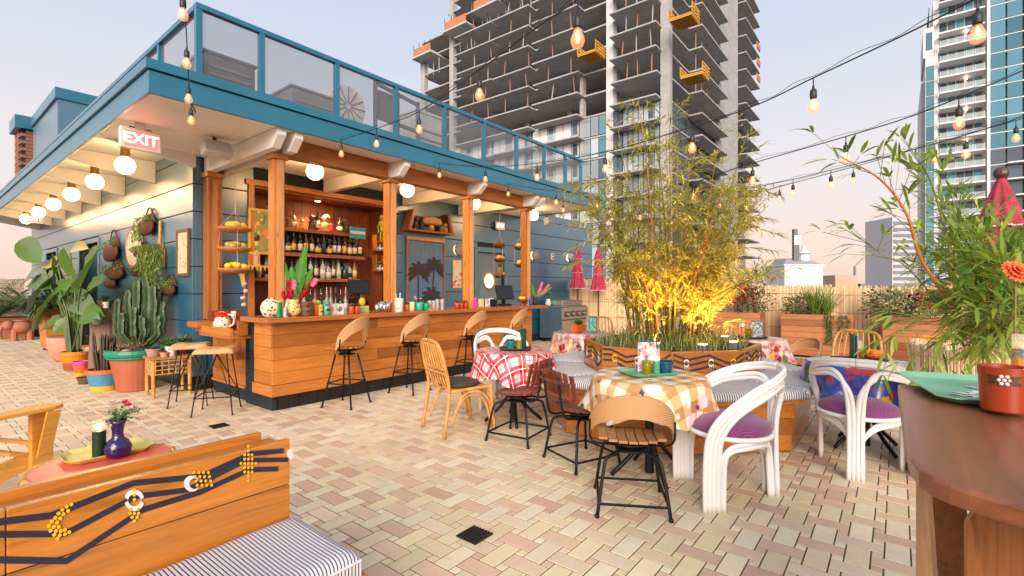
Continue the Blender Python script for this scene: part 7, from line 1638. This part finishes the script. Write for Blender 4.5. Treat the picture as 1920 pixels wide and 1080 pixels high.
for (px0, px1, py, zoff) in ((775,806,98,0),(833,873,48,0),(888,932,8,0),(940,1000,-30,0)):
    a, b = PX(px0,py,TX-2), PX(px1,py,TX-2); MB().box((TX-2, b.y, a.z-.9), (TX-1.85, a.y, a.z+.5)).build('edge_form', ORGB, tw)
    MB().box((TX-2.2, b.y-.3, a.z-1.2), (TX+4, a.y+.3, a.z-.92)).build('form_deck', STR, tw)
    for k in range(4): y = b.y+(a.y-b.y)*k/3; MB().bar((TX-1.9,y,a.z+.5),(TX-1.9,y,a.z+1.3),.07).build('guard_post', MULL, tw); MB().bar((TX+.2,y,a.z-4),(TX+.2,y,a.z-1.2),.1).build('prop', STR, tw)
for z in (38,41,44,47): MB().box((rx(1400), TY-1.9, z+.1),(rx(1400)+2.5, TY-1.7, z+1.2)).build('edge_form', ORGB, tw) if z > 40 else None
# ---- pale residential tower at the right
rt = thing('residential_tower', (129,-6,-42), 'pale finished apartment tower with teal glass at the right', 'building'); rt.location = (0,0,0)
BX_, BYc = 129.4, -5.5; fh = 3.05; ry_ = lambda px: PX(px, 300, BX_).y; yA, yB, yC, yD = ry_(1748), ry_(1757), ry_(1853), ry_(2060)
MB().box((BX_+2.2, yD, -40), (BX_+30, yA-.2, 60)).build('body', PALE, rt); MB().box((BX_+.01, yD, 60.01), (BX_+28, ry_(1775), 60.8)).build('roof_slab', PALE, rt)
MB().box((BX_, ry_(1857), -40), (BX_+2.19, ry_(1851), 60)).build('pier', WHT, rt); MB().box((BX_, ry_(1758), -40), (BX_+2.19, ry_(1752), 50)).build('pier', WHT, rt)
z = 58.5-fh*24; k = 0; fls = []
while z < 59: fls.append(z); z += fh
for k, z in enumerate(fls):
    hi = z > 50
    MB().box((BX_-(1.2 if not hi else .3), yC+.5, z-.3), (BX_+2.18, yB-.3, z)).build('balcony', WHT, rt)
    n = 5
    for j in range(n): y0, y1 = yC+.6+(yB-yC-1)*j/n, yC+.6+(yB-yC-1)*(j+1)/n; MB().box((BX_+2.1, y0+.1, z+.1), (BX_+2.19, y1-.1, z+fh-.45)).build('window', TG1 if (j+k) % 3 else TG2, rt)
    if not hi:
        MB().box((BX_-1.15, yC+.6, z+.01), (BX_-1.1, yB-.4, z+1.0)).build('balustrade', glassmat('balustrade_glass', (.7,.8,.82), .05, .25), rt)
        for j in range(6): MB().bar((BX_-1.12, yC+.6+(yB-yC-1)*j/5, z), (BX_-1.12, yC+.6+(yB-yC-1)*j/5, z+1.05), .06).build('rail_post', WHT, rt)
    if random.random() < .3: MB().ball((BX_+1.2, yC+3, z+fh-.6), .18, 8, 6).build('balcony_lamp', emit('warm_window_light', (1,.65,.35), 14), rt)
    yy = [ry_(1857)-.0, ry_(1888), ry_(1920), ry_(1960), ry_(2010), ry_(2060)]
    for j in range(5): MB().box((BX_+.6, yy[j+1]+.12, z+.1), (BX_+.7, yy[j]-.12, z+fh-.12)).build('window', TG2 if z > 28 else TG1, rt)
    MB().box((BX_+.7, yD, z-.15), (BX_+2.19, yy[0], z+.08)).build('floor_edge', WHT, rt)
    if z < 28: MB().box((BX_-.9, yy[4], z-.25), (BX_+.59, yy[1], z)).build('balcony', WHT, rt)
    if z < 46: MB().box((BX_-.1, ry_(1752)+.05, z+.1), (BX_+.0, ry_(1737), z+fh-.1)).build('window', TG2, rt)
MB().box((BX_+.02, ry_(1752), -40), (BX_+24, ry_(1735), 48)).build('side_wing', PALE, rt); MB().box((BX_+3, ry_(1735)+.01, -40), (BX_+26, ry_(1728), 44)).build('side_wing', PALE, rt)
MB().box((BX_+.01, ry_(1752)+.06, 48.01), (BX_+14, ry_(1731), 54)).build('upper_wing', PALE, rt); MB().box((BX_-.04, ry_(1748), 49.5), (BX_+.0, ry_(1736), 53)).build('window', TG2, rt)
for kz in range(5): MB().bar((BX_+1, ry_(1742), 54+kz*.9), (BX_+12, ry_(1742), 54+kz*.9), .12).build('roof_rail', MULL, rt)
MB().bar((BX_+1, ry_(1742), 53.9), (BX_+1, ry_(1742), 58.5), .12).build('roof_rail', MULL, rt)
# ---- small skyline
def far(d, px0, px1, py, zb=-42): a, b = D(px0,py,d), D(px1,py,d); return a, b
FAR = plain('far_office_wall', (.5,.49,.5), .7, .04, .1); FARW = plain('far_office_window', (.2,.21,.25), .4, .1, .1)
t = thing('office_block', D(1700,539,260), 'distant grey office block with ribbon windows left of the pale tower', 'building', None, VA); t.location.z = 0
w = 260/FPX*27; zt = CAMH+(539-406)/FPX*260
MB().box((-w,0,-42),(w+4,20,zt)).build('wall', FAR, t)
for k in range(11): MB().box((-w+.5,-.3,zt-4-3.3*k),(w-.5,-.02,zt-2.4-3.3*k)).build('window_band', FARW, t)
t = thing('rooftop_tower', D(1507,539,48), 'white rooftop plant tower with hipped cap and masts beyond the fence', 'building', None, VA); t.location.z = 0; s = 48/FPX; zt = CAMH+(539-497)*s
MB().box((-36*s,0,-20),(36*s,3.6,zt)).build('wall', PALE, t); MB().box((-38*s,-.1,zt+.001),(38*s,3.7,zt+.12)).build('cornice', WHT, t)
MB().slab([(-36*s,0,zt+.121),(36*s,0,zt+.121),(14*s,1.2,zt+15*s),(-20*s,1.2,zt+15*s)], (0,2.2,0)).build('roof', plain('grey_roofing', (.3,.3,.31), .7), t)
MB().lathe([(10*s,zt+10*s),(10*s,zt+24*s),(14*s,zt+24*s),(4*s,zt+32*s),(3*s,zt+40*s)], (14*s,1.2,0), 12).build('cupola', PALE, t); MB().bar((-8*s,.8,zt+8*s),(-8*s,.8,zt+70*s), .35).build('mast', GREY, t); MB().bar((-2*s,.8,zt+8*s),(-2*s,.8,zt+60*s), .18).build('mast', GREY, t); MB().box((-11*s,.6,zt+40*s),(2*s,1.0,zt+58*s)).build('antenna_panel', PALE, t)
t = thing('brown_block', D(1590,539,70), 'low tan roof block with a dark chimney beyond the fence', 'building', None, VA); t.location.z = 0; s = 70/FPX
MB().box((-24*s,0,-30),(18*s,4,CAMH+24*s)).build('wall', plain('tan_render', srgb(196,160,136), .8), t); MB().lathe([(2.2*s,-30),(2.2*s,CAMH+41*s)], (22*s,1,0), 10).build('chimney', plain('chimney_grey', (.2,.19,.19), .7), t); MB().box((24*s,0,-30),(36*s,3,CAMH+8*s)).build('plant_box', plain('chimney_grey', (.2,.19,.19), .7), t)
